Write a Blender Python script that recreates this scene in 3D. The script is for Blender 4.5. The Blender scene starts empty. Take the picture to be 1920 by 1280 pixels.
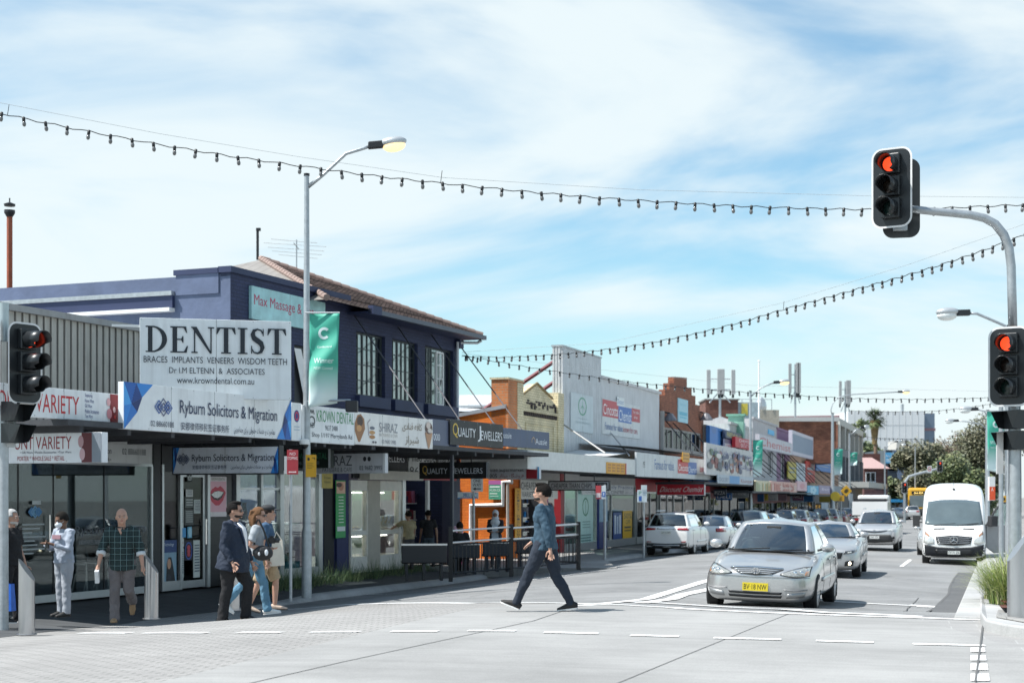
import bpy, bmesh, math, random
import numpy as np
from mathutils import Vector, Matrix
from mathutils.bvhtree import BVHTree
random.seed(7); np.random.seed(7)
R = math.radians
scene = bpy.context.scene
COL = scene.collection
# ------------------------------------------------------------------ camera
FPX, HX, HY, CZ = 2900.0, 960.0, 930.0, 2.0      # focal length / horizon in photo pixels, eye height
cam = bpy.data.cameras.new('camera'); camo = bpy.data.objects.new('camera', cam); COL.objects.link(camo)
camo.location = (0, 0, CZ); camo.rotation_euler = (R(90), 0, 0)
cam.sensor_width = 36; cam.lens = FPX / 1920 * 36; cam.shift_y = (HY - 640) / 1920
cam.clip_start = .1; cam.clip_end = 6000
cam.dof.use_dof = True; cam.dof.focus_distance = 24; cam.dof.aperture_fstop = 2.4
scene.camera = camo
scene.render.resolution_x, scene.render.resolution_y = 1024, 682
# ------------------------------------------------------------------ sky and sun
SUN = Vector((-.52, -.11, .85)).normalized()
w = bpy.data.worlds.new('World'); scene.world = w; w.use_nodes = True
nt = w.node_tree; N = nt.nodes; L = nt.links; N.clear()
def nd(t, **k):
 n = N.new(t)
 for a, v in k.items(): setattr(n, a, v)
 return n
sky = nd('ShaderNodeTexSky', sky_type='NISHITA', sun_disc=False)
sky.sun_elevation = math.asin(SUN.z); sky.sun_rotation = math.atan2(SUN.x, SUN.y)
sky.air_density = 1.0; sky.dust_density = .7; sky.ozone_density = 2.2
tc = nd('ShaderNodeTexCoord'); mp = nd('ShaderNodeMapping'); mp.inputs['Scale'].default_value = (1.5, 1.5, 5.2)
mp.inputs['Location'].default_value = (7.7, -1.3, 2.1); mp.inputs['Rotation'].default_value = (0, R(8), 0)
L.new(tc.outputs['Generated'], mp.inputs[0])
n1 = nd('ShaderNodeTexNoise'); n1.inputs['Scale'].default_value = 1.7; n1.inputs['Detail'].default_value = 9
n1.inputs['Roughness'].default_value = .52; n1.inputs['Distortion'].default_value = .55
L.new(mp.outputs[0], n1.inputs['Vector'])
mr = nd('ShaderNodeMapRange', interpolation_type='SMOOTHSTEP')
mr.inputs['From Min'].default_value = .36; mr.inputs['From Max'].default_value = .59
mr.inputs['To Min'].default_value = .06; mr.inputs['To Max'].default_value = .93
L.new(n1.outputs['Fac'], mr.inputs['Value'])
sc_ = nd('ShaderNodeVectorMath', operation='SCALE'); sc_.inputs['Scale'].default_value = .115
L.new(sky.outputs[0], sc_.inputs[0])
mx = nd('ShaderNodeMix', data_type='RGBA'); mx.inputs['B'].default_value = (.565, .625, .64, 1)
tn = nd('ShaderNodeVectorMath', operation='MULTIPLY'); tn.inputs[1].default_value = (.74, .985, .96); L.new(sc_.outputs[0], tn.inputs[0])
sz = nd('ShaderNodeSeparateXYZ'); L.new(tc.outputs['Generated'], sz.inputs[0])
zr = nd('ShaderNodeMapRange', interpolation_type='SMOOTHSTEP'); zr.inputs['From Min'].default_value = .32; zr.inputs['From Max'].default_value = .62; zr.inputs['To Min'].default_value = 1; zr.inputs['To Max'].default_value = .35  # clouds thinned in the unseen upper sky to reduce fill light
L.new(sz.outputs[2], zr.inputs['Value']); zm = nd('ShaderNodeMath', operation='MULTIPLY'); L.new(zr.outputs[0], zm.inputs[0]); L.new(mr.outputs[0], zm.inputs[1])
L.new(zm.outputs[0], mx.inputs['Factor']); L.new(tn.outputs[0], mx.inputs['A'])
bg = nd('ShaderNodeBackground'); bg.inputs['Strength'].default_value = 1.0
L.new(mx.outputs['Result'], bg.inputs['Color'])
wo = nd('ShaderNodeOutputWorld'); L.new(bg.outputs[0], wo.inputs[0])
sl = bpy.data.lights.new('sun', 'SUN'); sl.energy = 5.0; sl.angle = R(.5); sl.color = (1, .975, .93)
so = bpy.data.objects.new('sun', sl); COL.objects.link(so); so.location = (-20, -10, 40)
so.rotation_euler = SUN.to_track_quat('Z', 'Y').to_euler()
vs = scene.view_settings; vs.view_transform = 'Standard'; vs.look = 'None'; vs.exposure = .66; vs.gamma = 1; vs.use_curve_mapping = False
try:
 scene.cycles.max_bounces = 6; scene.cycles.transparent_max_bounces = 12
except Exception: pass
# ------------------------------------------------------------------ materials
def h(s):
 s = s.lstrip('#'); c = [int(s[i:i+2], 16) / 255 for i in (0, 2, 4)]
 return tuple((x / 12.92 if x <= .04045 else ((x + .055) / 1.055) ** 2.4) for x in c)
_mc = {}
def mat(col, rough=.6, metal=0, var=.10, scale=5, bump=0., bscale=None, coat=0, emit=0, name=None, stretch=(1, 1, 1), spec=.5, dirt=0):
 if isinstance(col, str): col = h(col)
 key = (tuple(round(c, 4) for c in col), rough, metal, var, scale, bump, bscale, coat, emit, stretch, spec, dirt)
 if key in _mc: return _mc[key]
 m = bpy.data.materials.new(name or 'paint'); m.use_nodes = True
 t = m.node_tree; n = t.nodes; l = t.links; b = n['Principled BSDF']
 b.inputs['Roughness'].default_value = rough; b.inputs['Metallic'].default_value = metal
 b.inputs['Specular IOR Level'].default_value = spec
 if coat: b.inputs['Coat Weight'].default_value = coat; b.inputs['Coat Roughness'].default_value = .06
 if emit:
  b.inputs['Emission Color'].default_value = (*col, 1); b.inputs['Emission Strength'].default_value = emit
 if var or bump or dirt:
  c = n.new('ShaderNodeTexCoord'); mpn = n.new('ShaderNodeMapping'); mpn.inputs['Scale'].default_value = stretch
  l.new(c.outputs['Object'], mpn.inputs[0])
  z = n.new('ShaderNodeTexNoise'); z.inputs['Scale'].default_value = scale; z.inputs['Detail'].default_value = 6; z.inputs['Roughness'].default_value = .62
  l.new(mpn.outputs[0], z.inputs['Vector'])
  r_ = n.new('ShaderNodeMapRange'); r_.inputs['From Min'].default_value = .3; r_.inputs['From Max'].default_value = .7
  r_.inputs['To Min'].default_value = 1 - var; r_.inputs['To Max'].default_value = 1 + var * .6
  l.new(z.outputs['Fac'], r_.inputs['Value'])
  sc = n.new('ShaderNodeVectorMath'); sc.operation = 'SCALE'; sc.inputs[0].default_value = col
  l.new(r_.outputs[0], sc.inputs['Scale']); out = sc.outputs[0]
  if dirt:      # rain streaks running down the sheet
   m2 = n.new('ShaderNodeMapping'); m2.inputs['Scale'].default_value = (3.2, 3.2, .22); l.new(c.outputs['Object'], m2.inputs[0])
   z2 = n.new('ShaderNodeTexNoise'); z2.inputs['Scale'].default_value = 2.2; z2.inputs['Detail'].default_value = 5; l.new(m2.outputs[0], z2.inputs['Vector'])
   r2 = n.new('ShaderNodeMapRange'); r2.inputs['From Min'].default_value = .5; r2.inputs['From Max'].default_value = .75; r2.inputs['To Max'].default_value = dirt
   l.new(z2.outputs['Fac'], r2.inputs['Value'])
   mm = n.new('ShaderNodeMix'); mm.data_type = 'RGBA'; mm.inputs['B'].default_value = (.12, .10, .085, 1)
   l.new(r2.outputs[0], mm.inputs['Factor']); l.new(out, mm.inputs['A']); out = mm.outputs['Result']
  l.new(out, b.inputs['Base Color'])
  if bump:
   zz = z
   if bscale:
    zz = n.new('ShaderNodeTexNoise'); zz.inputs['Scale'].default_value = bscale; zz.inputs['Detail'].default_value = 4
    l.new(mpn.outputs[0], zz.inputs['Vector'])
   bp = n.new('ShaderNodeBump'); bp.inputs['Strength'].default_value = bump; bp.inputs['Distance'].default_value = .02
   l.new(zz.outputs['Fac'], bp.inputs['Height']); l.new(bp.outputs[0], b.inputs['Normal'])
 else:
  b.inputs['Base Color'].default_value = (*col, 1)
 _mc[key] = m
 return m
def brick(c1, c2, mortar, bw=.23, bh=.075, msize=.009, rough=.8, bump=.5, big=.25, name='brickwork'):
 key = ('brick', c1, c2, mortar, bw, bh, msize, rough, big)
 if key in _mc: return _mc[key]
 m = bpy.data.materials.new(name); m.use_nodes = True
 t = m.node_tree; n = t.nodes; l = t.links; b = n['Principled BSDF']; b.inputs['Roughness'].default_value = rough
 c = n.new('ShaderNodeTexCoord'); s = n.new('ShaderNodeSeparateXYZ'); l.new(c.outputs['Object'], s.inputs[0])
 a = n.new('ShaderNodeMath'); a.operation = 'ADD'; l.new(s.outputs[0], a.inputs[0]); l.new(s.outputs[1], a.inputs[1])
 k = n.new('ShaderNodeCombineXYZ'); l.new(a.outputs[0], k.inputs[0]); l.new(s.outputs[2], k.inputs[1])
 br = n.new('ShaderNodeTexBrick'); l.new(k.outputs[0], br.inputs['Vector'])
 br.inputs['Scale'].default_value = 1; br.inputs['Brick Width'].default_value = bw; br.inputs['Row Height'].default_value = bh
 br.inputs['Mortar Size'].default_value = msize; br.inputs['Mortar Smooth'].default_value = .3
 for i, cc in (('Color1', c1), ('Color2', c2), ('Mortar', mortar)): br.inputs[i].default_value = (*h(cc), 1)
 z = n.new('ShaderNodeTexNoise'); z.inputs['Scale'].default_value = 1.3; z.inputs['Detail'].default_value = 7; l.new(c.outputs['Object'], z.inputs['Vector'])
 r_ = n.new('ShaderNodeMapRange'); r_.inputs['From Min'].default_value = .3; r_.inputs['From Max'].default_value = .7
 r_.inputs['To Min'].default_value = 1 - big; r_.inputs['To Max'].default_value = 1 + big * .5; l.new(z.outputs['Fac'], r_.inputs['Value'])
 sc = n.new('ShaderNodeVectorMath'); sc.operation = 'SCALE'; l.new(br.outputs['Color'], sc.inputs[0]); l.new(r_.outputs[0], sc.inputs['Scale'])
 l.new(sc.outputs[0], b.inputs['Base Color'])
 bp = n.new('ShaderNodeBump'); bp.inputs['Strength'].default_value = bump; bp.inputs['Distance'].default_value = .01; bp.invert = True
 l.new(br.outputs['Fac'], bp.inputs['Height']); l.new(bp.outputs[0], b.inputs['Normal'])
 _mc[key] = m
 return m
def ribs(col, period=.19, axis=0, depth=.02, rough=.5, var=.15, metal=0, dirt=.25):
 """sheet metal with ribs running up, real colour plus a ridge bump"""
 key = ('ribs', col, period, axis, depth, rough)
 if key in _mc: return _mc[key]
 m = mat(col, rough, metal, var, 2.0, dirt=dirt, name='ribbed_sheet').copy(); m.name = 'ribbed_sheet'
 t = m.node_tree; n = t.nodes; l = t.links; b = n['Principled BSDF']
 c = n.new('ShaderNodeTexCoord'); wv = n.new('ShaderNodeTexWave'); wv.wave_profile = 'TRI'; wv.bands_direction = 'XYZ'[axis]
 wv.inputs['Scale'].default_value = 1 / period / 3.1416 * .5; l.new(c.outputs['Object'], wv.inputs['Vector'])
 p = n.new('ShaderNodeMath'); p.operation = 'POWER'; p.inputs[1].default_value = 4; l.new(wv.outputs['Fac'], p.inputs[0])
 bp = n.new('ShaderNodeBump'); bp.inputs['Strength'].default_value = 1; bp.inputs['Distance'].default_value = depth
 l.new(p.outputs[0], bp.inputs['Height']); l.new(bp.outputs[0], b.inputs['Normal'])
 _mc[key] = m
 return m
def glass(tint=(.75, .8, .8), refl=1.0, rough=.02, name='glass', tr=1.0):
 key = ('glass', tint, refl, rough, tr)
 if key in _mc: return _mc[key]
 m = bpy.data.materials.new(name); m.use_nodes = True
 t = m.node_tree; n = t.nodes; l = t.links; n.remove(n['Principled BSDF']); o = n['Material Output']
 tr_ = n.new('ShaderNodeBsdfTransparent'); tr_.inputs[0].default_value = (*tint, 1)
 g = n.new('ShaderNodeBsdfGlossy'); g.inputs['Roughness'].default_value = rough; g.inputs[0].default_value = (1, 1, 1, 1)
 f = n.new('ShaderNodeFresnel'); f.inputs[0].default_value = 1.52
 k = n.new('ShaderNodeMath'); k.operation = 'MULTIPLY'; k.inputs[1].default_value = refl * .36; k.use_clamp = True; l.new(f.outputs[0], k.inputs[0])
 mxs = n.new('ShaderNodeMixShader'); l.new(k.outputs[0], mxs.inputs[0]); l.new(tr_.outputs[0], mxs.inputs[1]); l.new(g.outputs[0], mxs.inputs[2])
 l.new(mxs.outputs[0], o.inputs[0]); _mc[key] = m
 return m
def paint(c): return mat(c, .45, 0, .05, 3)
GALV = mat((.42, .45, .47), .45, .6, .18, 9)
DARK = mat((.018, .02, .024), .5, 0, .1)
BLACK = mat((.008, .009, .011), .4, 0, 0)
WHITE = mat((.78, .78, .77), .5, 0, .06, 2)
CHROME = mat((.7, .7, .7), .12, 1, 0)
GLASS = glass()
CLEAR = glass((.9, .93, .92), 1.3)
# ------------------------------------------------------------------ mesh builder
class MB:
 def __init__(s): s.v = []; s.f = []; s.m = []; s.mats = []
 def mi(s, m):
  if m not in s.mats: s.mats.append(m)
  return s.mats.index(m)
 def add(s, vs, fs, m, M=None):
  o = len(s.v); k = s.mi(m)
  s.v += [tuple(M @ Vector(p)) if M is not None else tuple(p) for p in vs]
  s.f += [tuple(i + o for i in f) for f in fs]; s.m += [k] * len(fs)
  return s
 def box(s, x0, x1, y0, y1, z0, z1, m, M=None):
  if x0 > x1: x0, x1 = x1, x0
  if y0 > y1: y0, y1 = y1, y0
  if z0 > z1: z0, z1 = z1, z0
  vs = [(x, y, z) for z in (z0, z1) for y in (y0, y1) for x in (x0, x1)]
  return s.add(vs, [(0, 2, 3, 1), (4, 5, 7, 6), (0, 1, 5, 4), (2, 6, 7, 3), (0, 4, 6, 2), (1, 3, 7, 5)], m, M)
 def quad(s, a, b, c, d, m, M=None): return s.add([a, b, c, d], [(0, 1, 2, 3)], m, M)
 def prism(s, poly, y0, y1, m, M=None, ax=1):
  """polygon (u,w) extruded along axis ax (1: u=x,w=z ; 2: u=x,w=y ; 0: u=y,w=z)"""
  n = len(poly)
  def P(u, w_, e): return (u, e, w_) if ax == 1 else ((u, w_, e) if ax == 2 else (e, u, w_))
  vs = [P(u, w_, y0) for u, w_ in poly] + [P(u, w_, y1) for u, w_ in poly]
  fs = [tuple(range(n)), tuple(range(2 * n - 1, n - 1, -1))] + [(i, i + n, (i + 1) % n + n, (i + 1) % n) for i in range(n)]
  return s.add(vs, fs, m, M)
 def tube(s, pts, r, m, n=8, M=None, caps=True, sq=None):
  pts = [Vector(p) for p in pts]; rs = r if isinstance(r, (list, tuple)) else [r] * len(pts)
  vs = []; up = None
  for i, p in enumerate(pts):
   d = (pts[min(i + 1, len(pts) - 1)] - pts[max(i - 1, 0)])
   d = d.normalized() if d.length > 1e-9 else Vector((0, 0, 1))
   if up is None:
    up = Vector((0, 0, 1)) if abs(d.z) < .9 else Vector((1, 0, 0))
   a = d.cross(up)
   if a.length < 1e-5: a = d.orthogonal()
   a.normalize(); b = a.cross(d).normalized(); up = b
   for k in range(n):
    t = 2 * math.pi * k / n
    q = rs[i] if not isinstance(rs[i], (list, tuple)) else 1
    ra, rb = (rs[i] if isinstance(rs[i], (list, tuple)) else (q, q))
    vs.append(p + a * math.cos(t) * ra + b * math.sin(t) * rb)
  fs = [(i * n + k, i * n + (k + 1) % n, (i + 1) * n + (k + 1) % n, (i + 1) * n + k) for i in range(len(pts) - 1) for k in range(n)]
  if caps: fs += [tuple(range(n - 1, -1, -1)), tuple(range((len(pts) - 1) * n, len(pts) * n))]
  return s.add(vs, fs, m, M)
 def lathe(s, prof, c, m, n=16, M=None):
  """prof: (r,z) bottom to top about the vertical axis at c"""
  vs = [(c[0] + r * math.cos(2 * math.pi * k / n), c[1] + r * math.sin(2 * math.pi * k / n), c[2] + z) for r, z in prof for k in range(n)]
  fs = [(i * n + k, i * n + (k + 1) % n, (i + 1) * n + (k + 1) % n, (i + 1) * n + k) for i in range(len(prof) - 1) for k in range(n)]
  fs += [tuple(range(n - 1, -1, -1)), tuple(range((len(prof) - 1) * n, len(prof) * n))]
  return s.add(vs, fs, m, M)
 def ell(s, c, r, m, n=12, k=8, M=None):
  prof = [(math.sin(math.pi * i / k), -math.cos(math.pi * i / k)) for i in range(k + 1)]
  vs = [(c[0] + max(a, 1e-3) * r[0] * math.cos(2 * math.pi * j / n), c[1] + max(a, 1e-3) * r[1] * math.sin(2 * math.pi * j / n), c[2] + z * r[2]) for a, z in prof for j in range(n)]
  fs = [(i * n + j, i * n + (j + 1) % n, (i + 1) * n + (j + 1) % n, (i + 1) * n + j) for i in range(k) for j in range(n)]
  return s.add(vs, fs, m, M)
 def wall(s, x0, x1, z0, z1, holes, y0, y1, m, mr=None, M=None):
  """sheet in the x-z plane facing -y with rectangular openings and reveals to y1"""
  xs = sorted({x0, x1} | {v for q in holes for v in q[:2] if x0 < v < x1}); zs = sorted({z0, z1} | {v for q in holes for v in q[2:] if z0 < v < z1})
  for a, b in zip(xs, xs[1:]):
   for c, d in zip(zs, zs[1:]):
    if any(q[0] - 1e-6 <= a and b <= q[1] + 1e-6 and q[2] - 1e-6 <= c and d <= q[3] + 1e-6 for q in holes): continue
    s.quad((a, y0, c), (b, y0, c), (b, y0, d), (a, y0, d), m, M)
  for a, b, c, d in holes:
   for p, q in (((a, c), (a, d)), ((b, d), (b, c)), ((b, c), (a, c)), ((a, d), (b, d))):
    s.quad((p[0], y0, p[1]), (q[0], y0, q[1]), (q[0], y1, q[1]), (p[0], y1, p[1]), mr or m, M)
  return s
 def build(s, name, parent=None, smooth=False, bevel=0, world=False, sub=0, loc=None):
  me = bpy.data.meshes.new(name)
  vs = s.v
  if world and parent is not None:
   Mi = parent.matrix_basis.inverted(); vs = [tuple(Mi @ Vector(p)) for p in vs]
  if loc is not None: vs = [(p[0] - loc[0], p[1] - loc[1], p[2] - loc[2]) for p in vs]
  me.from_pydata([tuple(p) for p in vs], [], s.f);
  for m in s.mats: me.materials.append(m)
  me.polygons.foreach_set('material_index', s.m)
  if smooth is True: me.polygons.foreach_set('use_smooth', [True] * len(s.f))
  o = bpy.data.objects.new(name, me); COL.objects.link(o)
  if loc is not None: o.location = loc
  if parent is not None: o.parent = parent
  if bevel:
   b = o.modifiers.new('bevel', 'BEVEL'); b.width = bevel; b.segments = 2; b.limit_method = 'ANGLE'; b.angle_limit = R(40)
  if sub:
   b = o.modifiers.new('sub', 'SUBSURF'); b.levels = sub; b.render_levels = sub
  if smooth == 'auto':
   try: me.shade_smooth(); me.set_sharp_from_angle(angle=R(35))
   except Exception: pass
  me.update()
  return o
def tag(o, label=None, cat=None, group=None, kind=None):
 if label: o['label'] = label
 if cat: o['category'] = cat
 if group: o['group'] = group
 if kind: o['kind'] = kind
 return o
def thing(name, label, cat, loc=(0, 0, 0), rz=0, group=None, s=1):
 o = bpy.data.objects.new(name, None); COL.objects.link(o); o.empty_display_size = .2
 o.location = loc; o.rotation_euler = (0, 0, rz); o.scale = (s, s, s)
 o.matrix_basis = Matrix.LocRotScale(Vector(loc), Matrix.Rotation(rz, 3, 'Z').to_quaternion(), Vector((s, s, s)))
 return tag(o, label, cat, group)
def struct(o): o['kind'] = 'structure'; return o
def dup(root, loc=None, rz=None, label=None, group=None):
 def cp(o, par):
  c = o.copy(); COL.objects.link(c)
  if par is not None: c.parent = par
  for ch in list(o.children): cp(ch, c)
  return c
 c = cp(root, None)
 if loc is not None: c.location = loc
 if rz is not None: c.rotation_euler = (0, 0, rz)
 if label: c['label'] = label
 if group: c['group'] = group
 return c
def evalmesh(o):
 dg = bpy.context.evaluated_depsgraph_get(); dg.update()
 return bpy.data.meshes.new_from_object(o.evaluated_get(dg), depsgraph=dg)
# ------------------------------------------------------------------ lettering
AR = {'ا': 'FE8D FE8E', 'آ': 'FE81 FE82', 'ب': 'FE8F FE90 FE91 FE92', 'پ': 'FB56 FB57 FB58 FB59', 'ت': 'FE95 FE96 FE97 FE98', 'ج': 'FE9D FE9E FE9F FEA0',
 'ح': 'FEA1 FEA2 FEA3 FEA4', 'خ': 'FEA5 FEA6 FEA7 FEA8', 'د': 'FEA9 FEAA', 'ر': 'FEAD FEAE', 'ز': 'FEAF FEB0', 'س': 'FEB1 FEB2 FEB3 FEB4', 'ش': 'FEB5 FEB6 FEB7 FEB8',
 'ط': 'FEC1 FEC2 FEC3 FEC4', 'ف': 'FED1 FED2 FED3 FED4', 'ق': 'FED5 FED6 FED7 FED8', 'ک': 'FB8E FB8F FB90 FB91', 'گ': 'FB92 FB93 FB94 FB95', 'ل': 'FEDD FEDE FEDF FEE0',
 'م': 'FEE1 FEE2 FEE3 FEE4', 'ن': 'FEE5 FEE6 FEE7 FEE8', 'و': 'FEED FEEE', 'ه': 'FEE9 FEEA FEEB FEEC', 'ی': 'FBFC FBFD FBFE FBFF', 'ع': 'FEC9 FECA FECB FECC', 'ي': 'FEF1 FEF2 FEF3 FEF4'}
def arabic(s):
 out = []
 for i, c in enumerate(s):
  if c not in AR: out.append(c); continue
  f = AR[c].split(); pr = s[i - 1] if i else ''; nx = s[i + 1] if i + 1 < len(s) else ''
  jp = pr in AR and len(AR[pr].split()) == 4; jn = len(f) == 4 and nx in AR
  out.append(chr(int(f[(3 if jn else 1) if jp else (2 if jn else 0)], 16)))
 return ''.join(reversed(out))
_tx = {}
def text_geo(s, bold=0.0):
 k = (s, bold)
 if k in _tx: return _tx[k]
 cu = bpy.data.curves.new('t', 'FONT'); cu.body = s; cu.resolution_u = 3; cu.offset = 0; cu.align_x = 'LEFT'; cu.fill_mode = 'FRONT'
 o = bpy.data.objects.new('t', cu); COL.objects.link(o)
 me = evalmesh(o)
 v = [(p.co.x, p.co.y) for p in me.vertices]; f = [tuple(p.vertices) for p in me.polygons]
 bpy.data.objects.remove(o); bpy.data.curves.remove(cu); bpy.data.meshes.remove(me)
 if not v: v = [(0, 0), (.01, 0), (.01, .01)]; f = [(0, 1, 2)]
 a = np.array(v); lo = a.min(0); hi = a.max(0); a = (a - lo) / np.maximum(hi - lo, 1e-6)
 _tx[k] = (a, f)
 return _tx[k]
# ------------------------------------------------------------------ ground shape (metres; z = 0 is the near left footpath)
def lerp(x, xs, ys): return float(np.interp(x, xs, ys))
def xc(Y):
 if Y < 58: return 1.44 + .2517 * (Y - 21.6)
 if Y < 80: return 10.6 + .315 * (Y - 58)
 return 17.53 + .30 * (Y - 80)
def g(X, Y):
 zc = lerp(Y, [0, 21.3, 27, 60, 200, 600], [.47, .47, .20, -.08, -.8, -1.5])
 d = X - xc(Y)
 if d < 0: return zc - .0066 * min(-d, 8.2) ** 2
 return zc - lerp(Y, [18, 20.5, 25, 50], [.008, .010, .036, .03]) * min(d, 9)
def gp(px, py, dz=0):
 k = (px - HX) / FPX; q = (HY - py) / FPX; Y = 6.
 f = lambda Y: CZ + q * Y - g(k * Y, Y) - dz
 while f(Y) > 0 and Y < 600: Y += .25
 lo, hi = Y - .25, Y
 for _ in range(20):
  mid = (lo + hi) / 2
  if f(mid) > 0: lo = mid
  else: hi = mid
 return Vector((k * hi, hi, g(k * hi, hi) + dz))
def at(px, py, Y): return Vector(((px - HX) / FPX * Y, Y, CZ + (HY - py) / FPX * Y))
class Fac:
 """a straight row of shopfronts: local x along the row, local -y towards the road"""
 def __init__(s, x, y, slope, zb=0):
  a = math.atan(slope); s.p = Vector((x, y)); s.u = Vector((math.sin(a), math.cos(a))); s.n = Vector((math.cos(a), -math.sin(a)))
  s.rz = math.atan2(s.u.y, s.u.x); s.zb = zb
 def t(s, px, d=0):
  k = (px - HX) / FPX; q = s.p + s.n * d
  return (k * q.y - q.x) / (s.u.x - k * s.u.y)
 def P(s, t, d=0, z=0):
  q = s.p + s.u * t + s.n * d
  return Vector((q.x, q.y, z))
 def z(s, px, py, d=0): return CZ + (HY - py) / FPX * s.P(s.t(px, d), d).y
 def dperp(s, t, px):
  """distance out from the row at which a thing standing at t shows at px"""
  k = (px - HX) / FPX; q = s.p + s.u * t
  return (k * q.y - q.x) / (s.n.x - k * s.n.y)
FA = Fac(-7.46, 32.5, .4124)
FB = Fac(-.2, 50.2, .34, -.05)
FC = Fac(9.93, 80, .30, -.3)
# ------------------------------------------------------------------ ground, road, crossing, footpaths
def floor_mat(col, name, bw=0, bh=0, joint=.006, rot=R(14), var=.12, bump=.15, rough=.85, jcol=(.2, .2, .2), stain=.25):
 m = bpy.data.materials.new(name); m.use_nodes = True
 t = m.node_tree; n = t.nodes; l = t.links; b = n['Principled BSDF']; b.inputs['Roughness'].default_value = rough; b.inputs['Specular IOR Level'].default_value = .3
 c = n.new('ShaderNodeTexCoord'); mpn = n.new('ShaderNodeMapping'); mpn.inputs['Rotation'].default_value = (0, 0, rot); l.new(c.outputs['Object'], mpn.inputs[0])
 def noise(s, d=6, vec=None, sc=(1, 1, 1)):
  k = n.new('ShaderNodeMapping'); k.inputs['Scale'].default_value = sc; l.new(mpn.outputs[0], k.inputs[0])
  z = n.new('ShaderNodeTexNoise'); z.inputs['Scale'].default_value = s; z.inputs['Detail'].default_value = d; z.inputs['Roughness'].default_value = .65; l.new(k.outputs[0], z.inputs['Vector']); return z.outputs['Fac']
 def rng(v, a, b_):
  r_ = n.new('ShaderNodeMapRange'); r_.inputs['From Min'].default_value = .3; r_.inputs['From Max'].default_value = .7; r_.inputs['To Min'].default_value = a; r_.inputs['To Max'].default_value = b_; l.new(v, r_.inputs['Value']); return r_.outputs[0]
 def mul(a, b_):
  k = n.new('ShaderNodeMath'); k.operation = 'MULTIPLY'; l.new(a, k.inputs[0]); l.new(b_, k.inputs[1]); return k.outputs[0]
 fac = mul(mul(rng(noise(.35), 1 - stain, 1 + stain * .4), rng(noise(60, 3), 1 - var, 1 + var * .7)), rng(noise(.9, 5, sc=(.18, 3.5, 1)), 1 - stain * .5, 1.05))
 sc = n.new('ShaderNodeVectorMath'); sc.operation = 'SCALE'; l.new(fac, sc.inputs['Scale'])
 if bw:
  br = n.new('ShaderNodeTexBrick'); l.new(mpn.outputs[0], br.inputs['Vector']); br.inputs['Scale'].default_value = 1
  br.inputs['Brick Width'].default_value = bw; br.inputs['Row Height'].default_value = bh; br.inputs['Mortar Size'].default_value = joint; br.inputs['Mortar Smooth'].default_value = .2
  br.inputs['Color1'].default_value = (*col, 1); br.inputs['Color2'].default_value = (*[x * .9 for x in col], 1); br.inputs['Mortar'].default_value = (*jcol, 1)
  l.new(br.outputs['Color'], sc.inputs[0])
 else: sc.inputs[0].default_value = col
 l.new(sc.outputs[0], b.inputs['Base Color'])
 bp = n.new('ShaderNodeBump'); bp.inputs['Strength'].default_value = bump; bp.inputs['Distance'].default_value = .01; l.new(noise(90, 3), bp.inputs['Height']); l.new(bp.outputs[0], b.inputs['Normal'])
 return m
ASPH = floor_mat((.25, .252, .252), 'asphalt', var=.35, bump=.6, stain=.32)
ASPH2 = floor_mat((.12, .122, .125), 'asphalt_patch', var=.3, bump=.6, stain=.2)
PAVER = floor_mat((.335, .325, .315), 'small_pavers', .24, .12, .016, jcol=(.20, .197, .19), var=.2, stain=.2)
CONC = floor_mat((.315, .312, .305), 'concrete', var=.14, stain=.28)
SLAB = floor_mat((.31, .305, .30), 'concrete_slabs', .62, .42, .008, jcol=(.36, .36, .355), stain=.2)
KERBM = floor_mat((.42, .42, .415), 'kerb_concrete', var=.15, stain=.35)
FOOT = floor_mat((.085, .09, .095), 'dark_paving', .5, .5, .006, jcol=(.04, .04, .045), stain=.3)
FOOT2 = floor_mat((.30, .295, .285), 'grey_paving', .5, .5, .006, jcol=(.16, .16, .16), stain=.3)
def painted(name='road_paint'):
 m = floor_mat((.74, .74, .73), name, var=.12, stain=.18); return m
LINE = painted()
def sheet(xf, Ys, dz, m, name, zfun=g):
 """grid over rows Ys; xf(Y) gives the list of X for that row"""
 mb = MB(); rows = [[(x, y, zfun(x, y) + dz) for x in xf(y)] for y in Ys]; n = len(rows[0])
 vs = [p for r in rows for p in r]
 fs = [(i * n + j, i * n + j + 1, (i + 1) * n + j + 1, (i + 1) * n + j) for i in range(len(rows) - 1) for j in range(n - 1)]
 return struct(mb.add(vs, fs, m).build(name, smooth=True))
offs = [-900, -300, -100, -40, -20, -12, -8.2, -6, -4, -2, -1, 0, 1, 2, 4, 6, 9, 12, 20, 40, 100, 300, 900]
Yg = [-300, -100, -30, 0, 10, 20, 30, 45, 60, 80, 100, 150, 200, 300, 400, 600, 1500, 4000]
sheet(lambda Y: [xc(Y) + o for o in offs], Yg, -.30, mat((.2, .2, .19), .9, name='earth'), 'ground')
Yr = [2 + .5 * i for i in range(100)] + [52 + 3 * i for i in range(90)]
sheet(lambda Y: [xc(Y) + o for o in (-16, -12, -10, -8.2, -7, -6, -5, -4, -3, -2, -1, -.4, 0, .4, 1, 2, 3, 4, 5, 6, 7, 8, 9, 11, 14)], Yr, 0, ASPH, 'road')
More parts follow.
